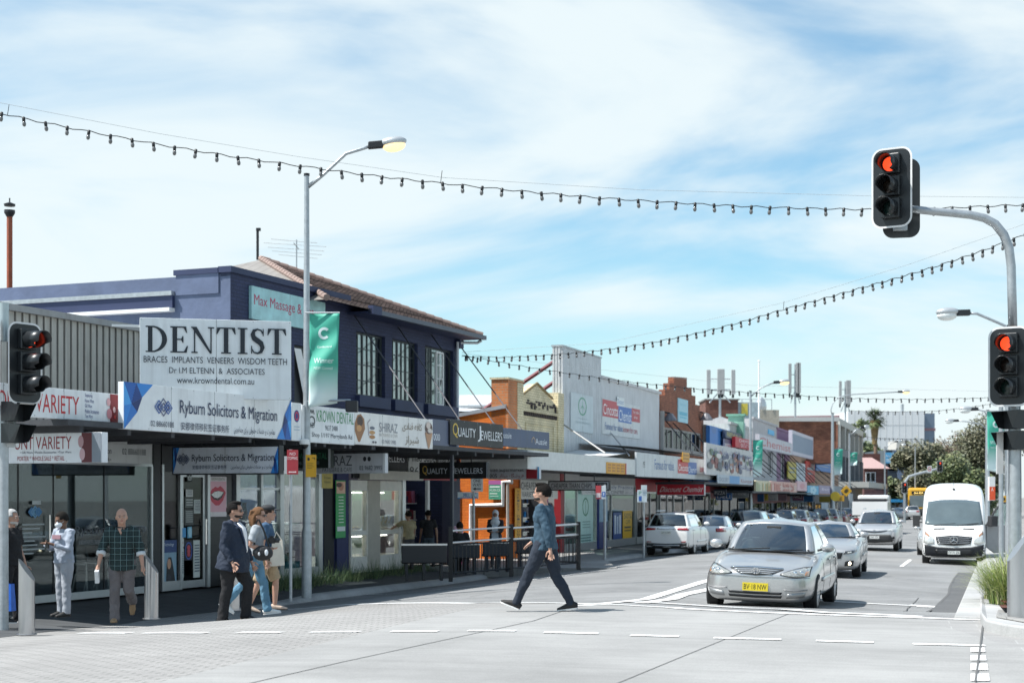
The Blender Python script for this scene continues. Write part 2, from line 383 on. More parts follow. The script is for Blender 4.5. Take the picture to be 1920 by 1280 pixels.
# raised paved crossing in front of the stop line
SLP = [(-900, 1137), (300, 1137), (640, 1134.5), (940, 1130), (1107, 1133), (1280, 1142), (1447, 1150), (1613, 1156), (1727, 1159), (1840, 1163), (2400, 1180)]
slw = [gp(*p) for p in SLP]
def ystop(X): return lerp(X, [p.x for p in slw], [p.y for p in slw])
def xj(Y): return lerp(Y, [4, gp(480, 1280).y, gp(1110, 1134).y], [gp(480, 1280).x - 3.2, gp(480, 1280).x, gp(1110, 1134).x])
def band(x0, x1, m, name, dz, nx=30, ny=40, y0=5.5):
 mb = MB(); vs = []
 for j in range(ny + 1):
  for i in range(nx + 1):
   a = x0 if not callable(x0) else None
   s = j / ny; yy = y0 + s * 16.5
   X0 = x0(yy) if callable(x0) else x0; X1 = x1(yy) if callable(x1) else x1
   X = X0 + (X1 - X0) * i / nx; Y = y0 + (ystop(X) - y0) * s
   vs.append((X, Y, g(X, Y) + dz))
 fs = [(j * (nx + 1) + i, j * (nx + 1) + i + 1, (j + 1) * (nx + 1) + i + 1, (j + 1) * (nx + 1) + i) for j in range(ny) for i in range(nx)]
 return struct(mb.add(vs, fs, m).build(name, smooth=True))
XR = gp(1843, 1200).x
band(-14, xj, PAVER, 'crossing_pavers', .010)
band(xj, XR + .05, CONC, 'crossing_concrete', .010)
band(XR + .05, 22, SLAB, 'crossing_slabs', .010)
def strip(pts, width, dz, m, name, px=True, n=14, along='n'):
 """flat strip of a given width laid on the ground along points"""
 W = [gp(*p) if px else Vector((p[0], p[1], 0)) for p in pts]; P = []
 for a, b in zip(W, W[1:]): P += [a.lerp(b, i / n) for i in range(n)]
 P.append(W[-1]); vs = []
 for i, p in enumerate(P):
  d = (P[min(i + 1, len(P) - 1)] - P[max(i - 1, 0)]); d.z = 0; d.normalize(); q = Vector((-d.y, d.x, 0)) * width / 2
  for s in (1, -1):
   r = p + q * s; vs.append((r.x, r.y, g(r.x, r.y) + dz))
 fs = [(2 * i, 2 * i + 1, 2 * i + 3, 2 * i + 2) for i in range(len(P) - 1)]
 return struct(MB().add(vs, fs, m).build(name))
strip([(300, 1137), (640, 1135), (940, 1130.5), (1107, 1133.5), (1280, 1142.3), (1447, 1150), (1613, 1156), (1727, 1159.5), (1838, 1163.5)], .20, .018, LINE, 'stop_line')
strip([(1160, 1128), (1280, 1133.5), (1413, 1141), (1547, 1149), (1680, 1154.5), (1728, 1157)], .22, .016, LINE, 'stop_line')
strip([(1090, 1136), (1320, 1090), (1420, 1068)], .24, .012, LINE, 'median_line')
strip([(1200, 1131), (1280, 1115), (1330, 1105), (1440, 1082)], .24, .014, LINE, 'median_line')
strip([(797, 1108), (973, 1090), (1103, 1073)], .12, .012, LINE, 'edge_line')
strip([(640, 1113), (797, 1108)], .10, .012, LINE, 'edge_line')
for a, b, ya, yb in ((153, 243, 1188, 1188), (273, 387, 1188, 1188), (447, 527, 1187.5, 1187.5), (583, 674, 1186.5, 1186), (733, 822, 1185.5, 1185), (877, 967, 1184, 1184.5),
 (1020, 1122, 1187, 1189.5), (1182, 1273, 1192.5, 1195), (1338, 1465, 1197.5, 1200.5), (1530, 1638, 1203, 1206), (1712, 1847, 1209, 1212)):
 strip([(a, ya), (b, yb)], .16, .018, LINE, 'crossing_dash', n=3)
for y0, y1, x1 in ((1213, 1221, 1848), (1227, 1237, 1850), (1243, 1255, 1853), (1262, 1275, 1856)):
 p = [gp(1820, y1, .019), gp(x1, y1, .019), gp(x1 - 2, y0, .019), gp(1820, y0, .019)]
 struct(MB().add(p, [(0, 1, 2, 3)], LINE).build('edge_block'))
JNT = mat((.10, .10, .10), .9, name='joint_sealant')
strip([(430, 1292), (480, 1280), (640, 1243), (1000, 1165), (1108, 1135)], .016, .0135, JNT, 'joint')
strip([(1150, 1286), (1280, 1232), (1478, 1152)], .011, .0135, JNT, 'joint')
strip([(1846, 1165), (1842, 1180), (1838, 1215), (1829, 1281)], .02, .0215, JNT, 'joint')
strip([(640, 1094), (800, 1097), (1100, 1090)], .015, .006, JNT, 'joint')
# ragged crack and darker gutter asphalt beside the right kerb
random.seed(3)
cr = [(1733, 1158), (1745, 1144), (1762, 1130), (1766, 1126), (1778, 1114), (1782, 1100), (1790, 1085), (1797, 1073)]
strip([(x + random.uniform(-1.5, 1.5), y) for x, y in cr], .045, .010, JNT, 'crack', n=2)
gl = [gp(*p) for p in cr]; gr = [gp(*p) for p in ((1788, 1161), (1794, 1147), (1800, 1134), (1804, 1124), (1809, 1112), (1815, 1098), (1821, 1085), (1826, 1073))]
vs = [];
for a, b in zip(gl, gr): vs += [(a.x, a.y, a.z + .006), (b.x + .1, b.y, b.z + .006)]
struct(MB().add(vs, [(2 * i, 2 * i + 1, 2 * i + 3, 2 * i + 2) for i in range(7)], ASPH2).build('asphalt_patch'))
# turn arrow under the silver sedan
mb = MB(); a0 = gp(1520, 1127)
AR_ = [(-.9, -.09), (.9, -.09), (.9, -.32), (1.75, 0), (.9, .32), (.9, .09), (-.9, .09)]
mb.add([(a0.x + .9 + u, a0.y - .26 * u + w_, g(a0.x + .9 + u, a0.y - .26 * u + w_) + .009) for u, w_ in AR_], [tuple(range(7))], LINE)
struct(mb.build('turn_arrow'))
strip([(1690, 1062), (1707, 1049)], .12, .010, LINE, 'lane_dash', n=2)
# ---- left footpath: flush by the crossing, then a raised kerb round the planted bay
KP = [(-250, 1232), (-60, 1204), (0, 1196), (140, 1179), (283, 1161), (400, 1148), (500, 1137), (600, 1123), (700, 1111), (800, 1098.5), (900, 1086), (1000, 1073), (1062, 1064)]
KW = [gp(*p) for p in KP]
KW += [Vector((2.15, 47.9, 0)), Vector((2.0, 50, 0)), Vector((2.3, 53, 0)), Vector((3.6, 55.5, 0)), Vector((4.6, 57.3, 0)), Vector((7, 64.9, 0)), Vector((11.75, 80, 0)), Vector((17.75, 100, 0)), Vector((32.75, 150, 0)), Vector((62.75, 250, 0)), Vector((122.75, 450, 0))]
for p in KW: p.z = g(p.x, p.y)
rise = [0, .0, .0, .0, .0, .01, .05, .12, .13, .13, .13, .13, .13, .13, .10, .06, .10] + [.13] * 7
def facx(p):
 """matching point on the shop line"""
 F = FA if p.y < 45.5 else (FB if p.y < 79 else FC)
 t = (Vector((p.x, p.y)) - F.p).dot(F.u)
 q = F.P(t, -.6, 0 if F is FA else F.zb);
 if F is FC: q.z = g(q.x + 3, q.y) + .22
 return q
def densify(P, r, n=4):
 out = []
 for i in range(len(P) - 1):
  for k in range(n):
   s = k / n; out.append((P[i].lerp(P[i + 1], s), r[i] + (r[i + 1] - r[i]) * s))
 out.append((P[-1], r[-1])); return out
KD = densify(KW, rise)
kz = [g(p.x, p.y) + r for p, r in KD]
vs = [];
for (p, r), z in zip(KD, kz):
 q = facx(p)
 for s in np.linspace(0, 1, 6): vs.append((p.x + (q.x - p.x) * s, p.y + (q.y - p.y) * s, max(z, g(p.x, p.y) + .014) * (1 - s) + q.z * s))
nA = sum(1 for (p, r) in KD if p.y < 49)
mb = MB(); fs = [(i * 6 + j, (i + 1) * 6 + j, (i + 1) * 6 + j + 1, i * 6 + j + 1) for i in range(len(KD) - 1) for j in range(5)]
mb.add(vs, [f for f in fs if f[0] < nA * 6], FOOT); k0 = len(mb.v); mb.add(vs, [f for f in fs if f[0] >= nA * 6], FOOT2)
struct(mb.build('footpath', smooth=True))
ks = [i for i, (p, r) in enumerate(KD) if r > .012]
mb = MB(); prof = [(-.02, -.15), (-.03, .0), (-.06, .055), (-.10, .11), (-.16, .135), (.15, .135)]
vs = []
for i in ks:
 p, r = KD[i]; d = KD[min(i + 1, len(KD) - 1)][0] - KD[i - 1][0]; d.z = 0; d.normalize(); q = Vector((d.y, -d.x, 0))   # towards the road
 sc_k = r / .13
 for u, z in ((.16, -.1), (.15, .02), (.12, .085), (.06, .125), (-.02, .138), (-.16, .138)): vs.append((p.x + q.x * u, p.y + q.y * u, g(p.x, p.y) + z * (sc_k if z > 0 else 1) + .004))
mb.add(vs, [(i * 6 + j, (i + 1) * 6 + j, (i + 1) * 6 + j + 1, i * 6 + j + 1) for i in range(len(ks) - 1) for j in range(5)], KERBM)
struct(mb.build('kerb', smooth=True))
# slotted drain along the flush edge and a row of tactile studs behind it
WD = mat((.62, .62, .6), .5, .2, 0, name='steel_slot')
def studs(pts, n, r, dz, name, lab):
 W = [gp(*p) for p in pts]; mb = MB()
 L_ = (W[-1] - W[0]).length
 for k in range(n):
  s = k / (n - 1) * (len(W) - 1); i = min(int(s), len(W) - 2); p = W[i].lerp(W[i + 1], s - i)
  mb.box(p.x - r, p.x + r * .5, p.y - r, p.y + r, p.z + dz, p.z + dz + .012, WD)
 o = mb.build(name); struct(o)
studs([(-60, 1190), (0, 1184), (140, 1168), (283, 1152.5), (378, 1143)], 110, .035, .022, 'drain_slots', '')
studs([(-20, 1146), (60, 1148), (180, 1151), (268, 1158)], 46, .03, .03, 'tactile_studs', '')
strip([(-60, 1194), (0, 1188), (140, 1172), (283, 1157), (378, 1147)], .35, .016, mat((.2, .2, .2), .6, name='drain_frame'), 'drain_frame')
# ---- right footpath, concrete kerb blister and mulch bed
def slab(pts, dz, m, name, depth=.3):
 P = [gp(*p) for p in pts]; P = [Vector((p.x, p.y, g(p.x, p.y) + dz)) for p in P]; n = len(P)
 mb = MB().add([tuple(p) for p in P] + [(p.x, p.y, p.z - depth) for p in P], [tuple(range(n))] + [((i + 1) % n, i, i + n, (i + 1) % n + n) for i in range(n)], m)
 return struct(mb.build(name, bevel=.02))
slab([(1789, 1161), (1840, 1163), (1846, 1172), (1866, 1178), (1850, 1090), (1850, 1062), (1829, 1066)], .05, KERBM, 'kerb_apron')
slab([(1838, 1168), (1848, 1184), (1880, 1192), (1930, 1200), (2300, 1260), (2300, 1010), (1848, 1008), (1838, 1036), (1832, 1060), (1838, 1100)], .14, KERBM, 'footpath_right')
slab([(1868, 1176), (1930, 1188), (2250, 1230), (2250, 1100), (1930, 1100), (1872, 1130)], .146, FOOT2, 'footpath_inlay', .02)
P0 = gp(1832, 1052); P1 = Vector((P0.x + .9, P0.y + 2, 0))
vs = []; Yq = [P0.y + 2 * i for i in range(0, 130)]
mb = MB()
for Y in Yq:
 X = lerp(Y, [P0.y, 50, 80, 100, 450], [P0.x, 15.75, 25.2, 31.3, 136.3])
 for u, z in ((-.02, -.1), (0, .12), (.05, .14), (3.4, .16), (9, .2)): vs.append((X + u, Y, g(X, Y) + z))
mb.add(vs, [(i * 5 + j, i * 5 + j + 1, (i + 1) * 5 + j + 1, (i + 1) * 5 + j) for i in range(len(Yq) - 1) for j in range(4)], FOOT2)
struct(mb.build('footpath_right'))
struct(MB().box(-24, 3, 44, 60, -.3, -.035, FOOT2).build('lane_paving'))
# hairline cracks
random.seed(12)
for P in (((1610, 1098), (1650, 1103), (1700, 1107), (1770, 1112)), ((1690, 1155), (1702, 1140), (1716, 1128), (1722, 1120)), ((880, 1118), (930, 1109), (1010, 1102), (1090, 1099)), ((1130, 1080), (1200, 1074), (1290, 1072))):
 strip([(x, y + random.uniform(-1, 1)) for x, y in P], .018, .0085, JNT, 'crack', n=3)
# ------------------------------------------------------------------ boards with lettering
def art_meshes(art, W, H, parent, y0=-.004):
 gm = MB(); k = 0
 for a in art:
  y = y0 - k * .0007; k += 1; kind = a[0]
  X = lambda u: u * W
  Z = lambda v: (1 - v) * H
  if kind == 't':
   _, s, u0, u1, v0, v1, col = a[:7]; bold = a[7] if len(a) > 7 else 0
   vs, fs = text_geo(s, bold); sk = a[8] if len(a) > 8 else 0
   tm = MB(); tm.add([(X(u0 + (u1 - u0) * p[0]) + sk * p[1], y, Z(v1) + (Z(v0) - Z(v1)) * p[1]) for p in vs], fs, paint(col)); tm.build('lettering', parent)
  elif kind == 'r':
   _, u0, u1, v0, v1, col = a; gm.quad((X(u0), y, Z(v1)), (X(u1), y, Z(v1)), (X(u1), y, Z(v0)), (X(u0), y, Z(v0)), paint(col))
  elif kind == 'p':
   _, pts, col = a; gm.add([(X(u), y, Z(v)) for u, v in pts], [tuple(range(len(pts)))], paint(col))
  elif kind == 'e':
   _, u, v, ru, rv, col = a[:6]; n = 24
   gm.add([(X(u + ru * math.cos(t)), y, Z(v + rv * math.sin(t))) for t in np.linspace(0, 2 * math.pi, n, endpoint=False)], [tuple(range(n))], paint(col))
  elif kind == 'o':     # ring, optional angle span
   _, u, v, ru, rv, wd, col = a[:7]; a0, a1 = a[7:9] if len(a) > 7 else (0, 2 * math.pi); n = 28; vs = []
   for t in np.linspace(a0, a1, n): vs += [(X(u + ru * math.cos(t)), y, Z(v + rv * math.sin(t))), (X(u + ru * (1 - wd) * math.cos(t)), y, Z(v + rv * (1 - wd) * math.sin(t)))]
   gm.add(vs, [(2 * i, 2 * i + 1, 2 * i + 3, 2 * i + 2) for i in range(n - 1)], paint(col))
  elif kind == 'l':     # polyline
   _, pts, wd, col = a
   for (u0, v0), (u1, v1) in zip(pts, pts[1:]):
    p = Vector((X(u0), Z(v0))); q = Vector((X(u1), Z(v1))); d = (q - p).normalized() * wd / 2; e = Vector((-d.y, d.x)); p = p - d * .5; q = q + d * .5
    gm.add([(c.x, y, c.y) for c in (p - e, q - e, q + e, p + e)], [(0, 1, 2, 3)], paint(col))
 if gm.f: gm.build('graphic', parent)
def board(name, label, cat, loc, rz, W, H, th, base, art=(), group=None, frame=None, fw=.025, bevel=.006):
 t = thing(name, label, cat, loc, rz, group)
 base = mat(base, .5, 0, .09, 1.6, dirt=.16, name='sign_panel') if isinstance(base, (str, tuple)) else base
 if base is not None:
  MB().box(0, W, 0, th, 0, H, base).build('panel', t, bevel=bevel)
  if W > 2.2 and H > .4:      # sheet joints and screw heads
   m = MB(); n = int(W / 1.2)
   for k in range(1, n): m.box(W * k / n - .004, W * k / n + .004, -.0015, .01, 0, H, mat((.2, .2, .2), .7, name='panel_joint'))
   for k in range(2 * n + 1):
    for z in (.03, H - .03): m.box(.03 + (W - .06) * k / (2 * n) - .008, .03 + (W - .06) * k / (2 * n) + .008, -.004, .01, z - .008, z + .008, GALV)
   m.build('fixings', t)
 if frame is not None:
  f = MB(); frame = paint(frame) if isinstance(frame, (str, tuple)) else frame
  f.box(-fw, 0, -.008, th + .005, -fw, H + fw, frame).box(W, W + fw, -.008, th + .005, -fw, H + fw, frame).box(0, W, -.008, th + .005, -fw, 0, frame).box(0, W, -.008, th + .005, H, H + fw, frame)
  f.build('frame', t)
 art_meshes(art, W, H, t)
 return t
def sign(F, label, px0, px1, ptop, pbot, d=3.0, th=.12, base='#e9eced', art=(), name='shop_sign', cat='sign', group=None, frame=None, zpx=None, **k):
 t0, t1 = F.t(px0, d), F.t(px1, d); zp = zpx or (px0 + px1) / 2
 z0, z1 = F.z(zp, pbot, d), F.z(zp, ptop, d)
 return board(name, label, cat, F.P(t0, d, z0), F.rz, t1 - t0, z1 - z0, th, base, art, group, frame, **k)
def psign(F, label, px0, px1, ptop, pbot, d0=.6, th=.16, base='#e9eced', art=(), name='hanging_sign', cat='sign', group='signs hanging under the awnings', frame=None, hang=True, **k):
 t0 = F.t(px0, d0); d1 = F.dperp(t0, px1); p = F.P(t0, d0)
 q = F.P(t0, (d0 + d1) / 2); z0 = CZ + (HY - pbot) / FPX * q.y; z1 = CZ + (HY - ptop) / FPX * q.y
 o = board(name, label, cat, (p.x, p.y, z0), math.atan2(F.n.y, F.n.x), d1 - d0, z1 - z0, th, base, art, group, frame, **k)
 if hang:
  m = MB()
  for u in (.25, .75): m.tube([((d1 - d0) * u, th / 2, z1 - z0 - .01), ((d1 - d0) * u, th / 2, z1 - z0 + .35)], .018, DARK, 6)
  m.build('hanger', o)
 return o
# ------------------------------------------------------------------ near block: solicitors + navy brick building
NAVY = brick('#2d3659', '#273050', '#222946', .24, .086, .012, .7, .6, .18, 'navy_painted_brick')
NAVYP = mat('#293455', .6, 0, .12, 2, .1, 30, name='navy_render')
NAVY_SUNLIT = mat('#5a6681', .75, 0, .22, 1.1, .35, 9, name='navy_render')  # same navy paint, with sunlight on the side wall mixed into the colour
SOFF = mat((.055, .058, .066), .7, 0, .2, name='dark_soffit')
ALU = mat((.52, .54, .55), .35, .7, .08, name='aluminium')
WALLG = mat((.19, .20, .205), .7, 0, .12, name='interior_wall')
TILE = brick('#a08a82', '#7c6a63', '#3a302d', .23, .9, .02, .75, .8, .4, 'terracotta_tiles')
DTILE = brick('#1d1f24', '#14161a', '#0b0c0e', .3, .3, .006, .35, .3, .2, 'dark_wall_tiles')
# --- solicitors' shop (single storey with a ribbed parapet)
ta, tb = FA.t(-140), FA.t(432)
S1 = thing('shop_building', 'single storey solicitors shop with grey ribbed metal parapet and wide glass front', 'building', FA.P(ta), FA.rz)
T = lambda px, d=0: FA.t(px, d) - ta
LEN = tb - ta
m = MB().box(0, LEN - .02, .06, .3, 3.25, 5.40, mat((.46, .44, .40), .6, .1, .12, 2, dirt=.25, name='beige_sheet'))
for k in range(int(LEN / .2)): m.box(.1 + k * .2, .125 + k * .2, .052, .06, 3.25, 5.40, mat((.10, .095, .09), .8, name='sheet_groove')).box(.125 + k * .2, .16 + k * .2, .03, .06, 3.25, 5.40, mat((.46, .44, .40), .6, .1, .12, 2, dirt=.25, name='beige_sheet'))
m.build('parapet', S1)
MB().box(-.03, LEN - .02, -.04, .36, 5.40, 5.52, mat((.33, .33, .33), .6, .2, dirt=.3, name='capping')).build('capping', S1)
MB().box(0, LEN - .03, .3, 9, 4.6, 4.7, GALV).build('roof', S1)
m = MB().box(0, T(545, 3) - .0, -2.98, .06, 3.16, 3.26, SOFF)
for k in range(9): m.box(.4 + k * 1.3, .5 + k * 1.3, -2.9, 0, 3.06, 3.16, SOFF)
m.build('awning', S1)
zt, zh, zb = 2.62, 3.14, .14
g0, g1 = 0, T(283)
fr = MB()
for x in [g0, T(34), T(100), T(195), g1]:
 w_ = .03 if x not in (g1,) else .05
 if x in (T(34), T(100), T(195)): fr.box(x - .006, x + .006, -.012, .012, zb, zt, DARK)
 else: fr.box(x - w_, x + w_, -.05, .05, 0, zt, ALU)
fr.box(g0, g1, -.05, .05, 0, zb, ALU).box(g0, g1, -.05, .05, zt, zt + .05, ALU)
gf = fr.build('shop_window', S1)
MB().box(g0 + .03, g1 - .05, -.004, .004, zb, zt, glass((.50, .55, .56), 1.2)).build('pane', gf)
dh = MB().tube([(T(88), -.07, .95), (T(88), -.07, 1.65)], .016, CHROME, 8)
dh.tube([(T(100), -.07, .95), (T(100), -.07, 1.65)], .016, CHROME, 8); dh.build('door_handle', S1)
MB().box(g0, g1 + .04, -.02, .10, zt + .052, zh, mat((.74, .75, .74), .5, 0, .15, 2, name='header_panel')).build('header_board', S1)
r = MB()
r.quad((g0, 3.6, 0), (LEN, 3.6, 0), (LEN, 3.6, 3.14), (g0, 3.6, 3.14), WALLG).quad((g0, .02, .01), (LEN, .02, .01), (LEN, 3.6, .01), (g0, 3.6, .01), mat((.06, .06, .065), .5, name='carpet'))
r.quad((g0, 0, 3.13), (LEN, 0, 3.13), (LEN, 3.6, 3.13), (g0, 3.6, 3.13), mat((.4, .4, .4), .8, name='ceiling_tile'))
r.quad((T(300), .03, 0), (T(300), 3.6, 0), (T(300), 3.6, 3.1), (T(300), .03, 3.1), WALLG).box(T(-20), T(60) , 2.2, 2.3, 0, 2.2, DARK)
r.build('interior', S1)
# entry bay: black pilaster, dark display window, white framed door, dark tiled pier
p = MB().box(T(284), T(297), -.06, .1, 0, 3.14, DARK).box(T(298.5), T(302), -.08, .06, 0, zt + .05, ALU); p.build('pilaster', S1)
MB().box(T(302), T(425), -.02, .12, zt - .1, 3.14, DARK).build('bulkhead', S1)
dw = MB().box(T(302), T(333), -.06, .02, 0, .2, ALU).box(T(333), T(336.5), -.07, .05, 0, zt - .1, ALU).build('shop_window', S1)
MB().box(T(302), T(333), -.01, .01, .2, zt - .1, glass((.2, .2, .22), 1.6)).build('pane', dw)
MB().box(T(302), T(333), .5, .55, .2, zt, mat((.09, .08, .085), .8, name='dark_blind')).build('blind', S1)
dr = MB().box(T(337), T(341), -.04, .02, .02, zt - .1, ALU).box(T(378), T(382), -.04, .02, .02, zt - .1, ALU).box(T(341), T(378), -.04, .02, .02, .18, ALU).box(T(341), T(378), -.04, .02, zt - .2, zt - .1, ALU)
dr = dr.box(T(383.5), T(388), -.09, .06, 0, zt - .1, ALU).build('door', S1)
MB().box(T(341), T(378), -.015, 0, .18, zt - .2, glass((.16, .19, .18), 1.4)).build('pane', dr)
MB().box(T(341), T(378), .5, .6, 0, zt, mat((.02, .035, .03), .8, name='dark_room')).build('door_recess', S1)
MB().tube([(T(379.5), -.10, .95), (T(379.5), -.10, 1.5)], .018, CHROME, 8).build('handle', dr)
MB().box(T(388), LEN - .001, -.03, .2, 0, 3.14, DTILE).build('tiled_pier', S1)
# --- navy two storey building
tn, te = FA.t(432), FA.t(860)
NB = thing('navy_building', 'navy blue painted brick two storey building with terracotta tiled hip roof', 'building', FA.P(tn), FA.rz)
T = lambda px, d=0: FA.t(px, d) - tn
LN = te - tn; xs = T(655)
WZ0, WZ1 = 4.66, 6.34
wins = [(T(668), T(722)), (T(735), T(783)), (T(797), T(850))]
m = MB().wall(0, LN, 3.1, 7.08, [(a, b, WZ0, WZ1) for a, b in wins] + [(T(552), T(598), 3.6, 5.7)], 0, .16, NAVY)
m.quad((LN, 0, 0), (LN, 10, 0), (LN, 10, 6.9), (LN, 0, 6.9), NAVY)
m.quad((0, 14, 0), (0, 0, 0), (0, 0, 7.05), (0, 14, 7.05), NAVY_SUNLIT); m.box(.0, xs, .001, .26, 7.0, 7.075, NAVYP)
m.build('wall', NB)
pp = MB().box(-.05, xs, -.05, .30, 7.08, 7.22, NAVYP).box(-.06, .30, .30, 1.5, 7.08, 7.20, NAVYP).box(-.03, .25, 0.3, 1.45, 6.62, 7.08, NAVY_SUNLIT)
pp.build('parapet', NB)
MB().box(-.14, .2, 1.5, 14, 6.62, 6.72, GALV).box(-.22, 0, 1.5, 14, 6.25, 6.33, WHITE).box(-.10, .001, 1.5, 14, 6.33, 6.62, NAVYP).build('side_gutter', NB)
CURT = mat((.62, .60, .54), .9, 0, .12, 3, .4, 14, stretch=(6, 1, .3), name='curtain')
FRM = mat((.03, .04, .045), .5, name='steel_frame')
for k, (a, b) in enumerate(wins):
 f = MB(); n = 6 if k < 2 else 5; y0 = .10
 f.box(a, a + .05, y0, y0 + .05, WZ0, WZ1, FRM).box(b - .05, b, y0, y0 + .05, WZ0, WZ1, FRM).box(a + .05, b - .05, y0, y0 + .05, WZ0, WZ0 + .05, FRM).box(a + .05, b - .05, y0, y0 + .05, WZ1 - .05, WZ1, FRM)
 b2 = b if k < 2 else a + (b - a) * .40
 for i in range(1, n):
  x = a + (b2 - a) * i / n; ww = .035 if i % 2 == 0 else .013
  f.box(x - ww, x + ww, y0 + .004, y0 + .046, WZ0 + .05, WZ1 - .05, FRM)
 for i in range(1, 4):
  z = WZ0 + (WZ1 - WZ0) * i / 4; f.box(a + .05, b2 - .02, y0 + .01, y0 + .04, z - .013, z + .013, FRM)
 o = f.build('window', NB)
 MB().box(a + .04, b - .04, y0 + .02, y0 + .028, WZ0 + .04, WZ1 - .04, glass((.85, .9, .9), 1.5)).build('pane', o)
 c = MB(); c.quad((a, .30, WZ0 - .1), (b if k < 2 else a + (b - a) * .8, .30, WZ0 - .1), (b if k < 2 else a + (b - a) * .8, .30, WZ1 + .1), (a, .30, WZ1 + .1), CURT).quad((a - .2, .8, WZ0 - .3), (b + .2, .8, WZ0 - .3), (b + .2, .8, WZ1 + .3), (a - .2, .8, WZ1 + .3), DARK)
 c.build('curtain', o)
 if k == 2:
  x0 = a + (b - a) * .42; x1 = a + (b - a) * .68; s_ = MB(); WF = mat((.75, .75, .74), .4, name='white_sash')
  for q0, q1, r0, r1 in ((x0, x0 + .05, WZ0, WZ1 - .1), (x1 - .05, x1, WZ0, WZ1 - .1), (x0 + .05, x1 - .05, WZ0, WZ0 + .05), (x0 + .05, x1 - .05, WZ1 - .15, WZ1 - .1)): s_.box(q0, q1, .02, .07, r0, r1, WF)
  for i in range(1, 4): z = WZ0 + (WZ1 - .1 - WZ0) * i / 4; s_.box(x0 + .05, x1 - .05, .03, .06, z - .012, z + .012, WF)
  s_.box((x0 + x1) / 2 - .012, (x0 + x1) / 2 + .012, .035, .055, WZ0 + .05, WZ1 - .15, WF)
  s_.build('open_sash', o)
 MB().box(a - .05, b + .1, -.13, .10, WZ0 - .30, WZ0 - .003, NAVYP).build('sill', o)
MB().box(T(552), T(598), .10, .14, 3.6, 5.7, DARK).build('blocked_window', NB)
MB().add([(T(553), .02, 5.62), (T(566), .02, 5.62), (T(600), .02, 3.5), (T(585), .02, 3.5)], [(0, 1, 2, 3)], WHITE).build('loose_board', NB)
# eave, gutter and hip roof (laid in courses)
ez = 6.83
ex0, ex1 = xs - .1, LN + .36
MB().box(ex0, ex1, -.60, .0, ez - .10, ez - .04, NAVYP).box(ex0, ex0 + .5, -.75, -.60, ez - .12, ez + .1, NAVYP).box(ex1 - .1, ex1, .0, 9, ez - .10, ez - .04, NAVYP).build('soffit', NB)
gm_ = MB(); gm_.box(ex0, ex1 + .1, -.72, -.60, ez - .10, ez + .02, mat((.07, .08, .11), .4, .3, name='gutter')); gm_.tube([(ex1 - .05, -.62, ez - .12), (ex1 - .1, -.5, ez - .2), (LN - .2, -.1, ez - .22)], .045, GALV, 8)
gm_.build('gutter', NB)
MB().tube([(T(853.5), -.08, ez - .2), (T(853.5), -.08, 3.3)], .045, mat((.62, .66, .7), .4, name='pale_pipe'), 8).build('downpipe', NB)
E0 = Vector((LN - 9.2, -.62, ez)); E1 = Vector((ex1, -.62, ez)); AP = Vector((LN - 4.28, 4.28, 8.78)); BK = AP + Vector((0, .02, 0))
def courses(mb, a, b, c, d, n, m, up=.035):
 """roof plane a-b (eave) to d-c (top) as n lapped courses"""
 nn = (b - a).cross(d - a).normalized()
 if nn.z < 0: nn = -nn
 for i in range(n):
  s0, s1 = i / n, (i + 1) / n
  p, q = a.lerp(d, s0), b.lerp(c, s0); r_, s_ = b.lerp(c, s1), a.lerp(d, s1)
  pu, qu = p + nn * up, q + nn * up
  mb.add([pu, qu, r_ + nn * .006, s_ + nn * .006], [(0, 1, 2, 3)], m); mb.add([p, q, qu, pu], [(0, 1, 2, 3)], m)
rf = MB(); courses(rf, E0, E1, AP + Vector((.05, 0, 0)), AP - Vector((.05, 0, 0)), 22, TILE)
E3 = E1 + Vector((0, 9.8, 0)); courses(rf, E1, E3, BK, AP, 22, TILE); rf.quad(E0 + Vector((0, 9.8, 0)), E0, AP, BK, ribs((.24, .22, .20), .2, 1))
ro = rf.build('roof', NB)
hp = MB()
for p_, q_ in ((E0, AP), (E1, AP)):
 n = 26
 for i in range(n):
  a = p_.lerp(q_, i / n); b = p_.lerp(q_, (i + 1.06) / n); hp.tube([a + Vector((0, 0, .05)), b + Vector((0, 0, .03))], .085, mat('#8f7b73', .8, name='ridge_tile'), 8)
hp.build('ridge_tiles', ro)
# chimney standing on the roof, plus a bent vent rail
MB().box(LN - 2.3, LN - 1.2, 4.8, 5.6, 7.2, 8.62, brick('#7a5a52', '#5e443e', '#54504c', name='chimney_brick')).box(LN - 2.36, LN - 1.14, 4.74, 5.66, 8.62, 8.72, mat('#5b4a45', .8, name='chimney_cap')).build('chimney', ro)
MB().tube([(LN - 1.1, 4.9, 8.5), (LN - .3, 4.9, 8.45), (LN + .3, 4.9, 8.15), (LN + .35, 4.9, 7.9)], .025, DARK, 6).build('roof_rail', ro)
# awning, tie rods
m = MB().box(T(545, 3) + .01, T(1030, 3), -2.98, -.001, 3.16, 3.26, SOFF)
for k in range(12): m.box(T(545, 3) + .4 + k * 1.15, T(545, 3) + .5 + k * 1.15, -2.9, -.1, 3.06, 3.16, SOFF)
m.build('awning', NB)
for (ax, ay), bx in (((663, 590), 805), ((746, 613), 872), ((808, 627), 937), ((873, 645), 985)):
 za = FA.z(min(ax, 858), ay, .05)
 MB().tube([(min(T(ax), LN), -.02, za), (T(bx, 2.95), -2.95, 3.75)], .018, mat((.10, .10, .11), .5, .5, name='steel_rod'), 6).build('tie_rod', NB)
MB().box(LN - .25, LN + .02, -.16, 0, 6.45, 6.7, NAVYP).box(LN + .02, LN + .36, .6, 1.0, 5.3, 6.3, mat((.5, .52, .54), .5, name='meter_box')).build('corner_bracket', NB)
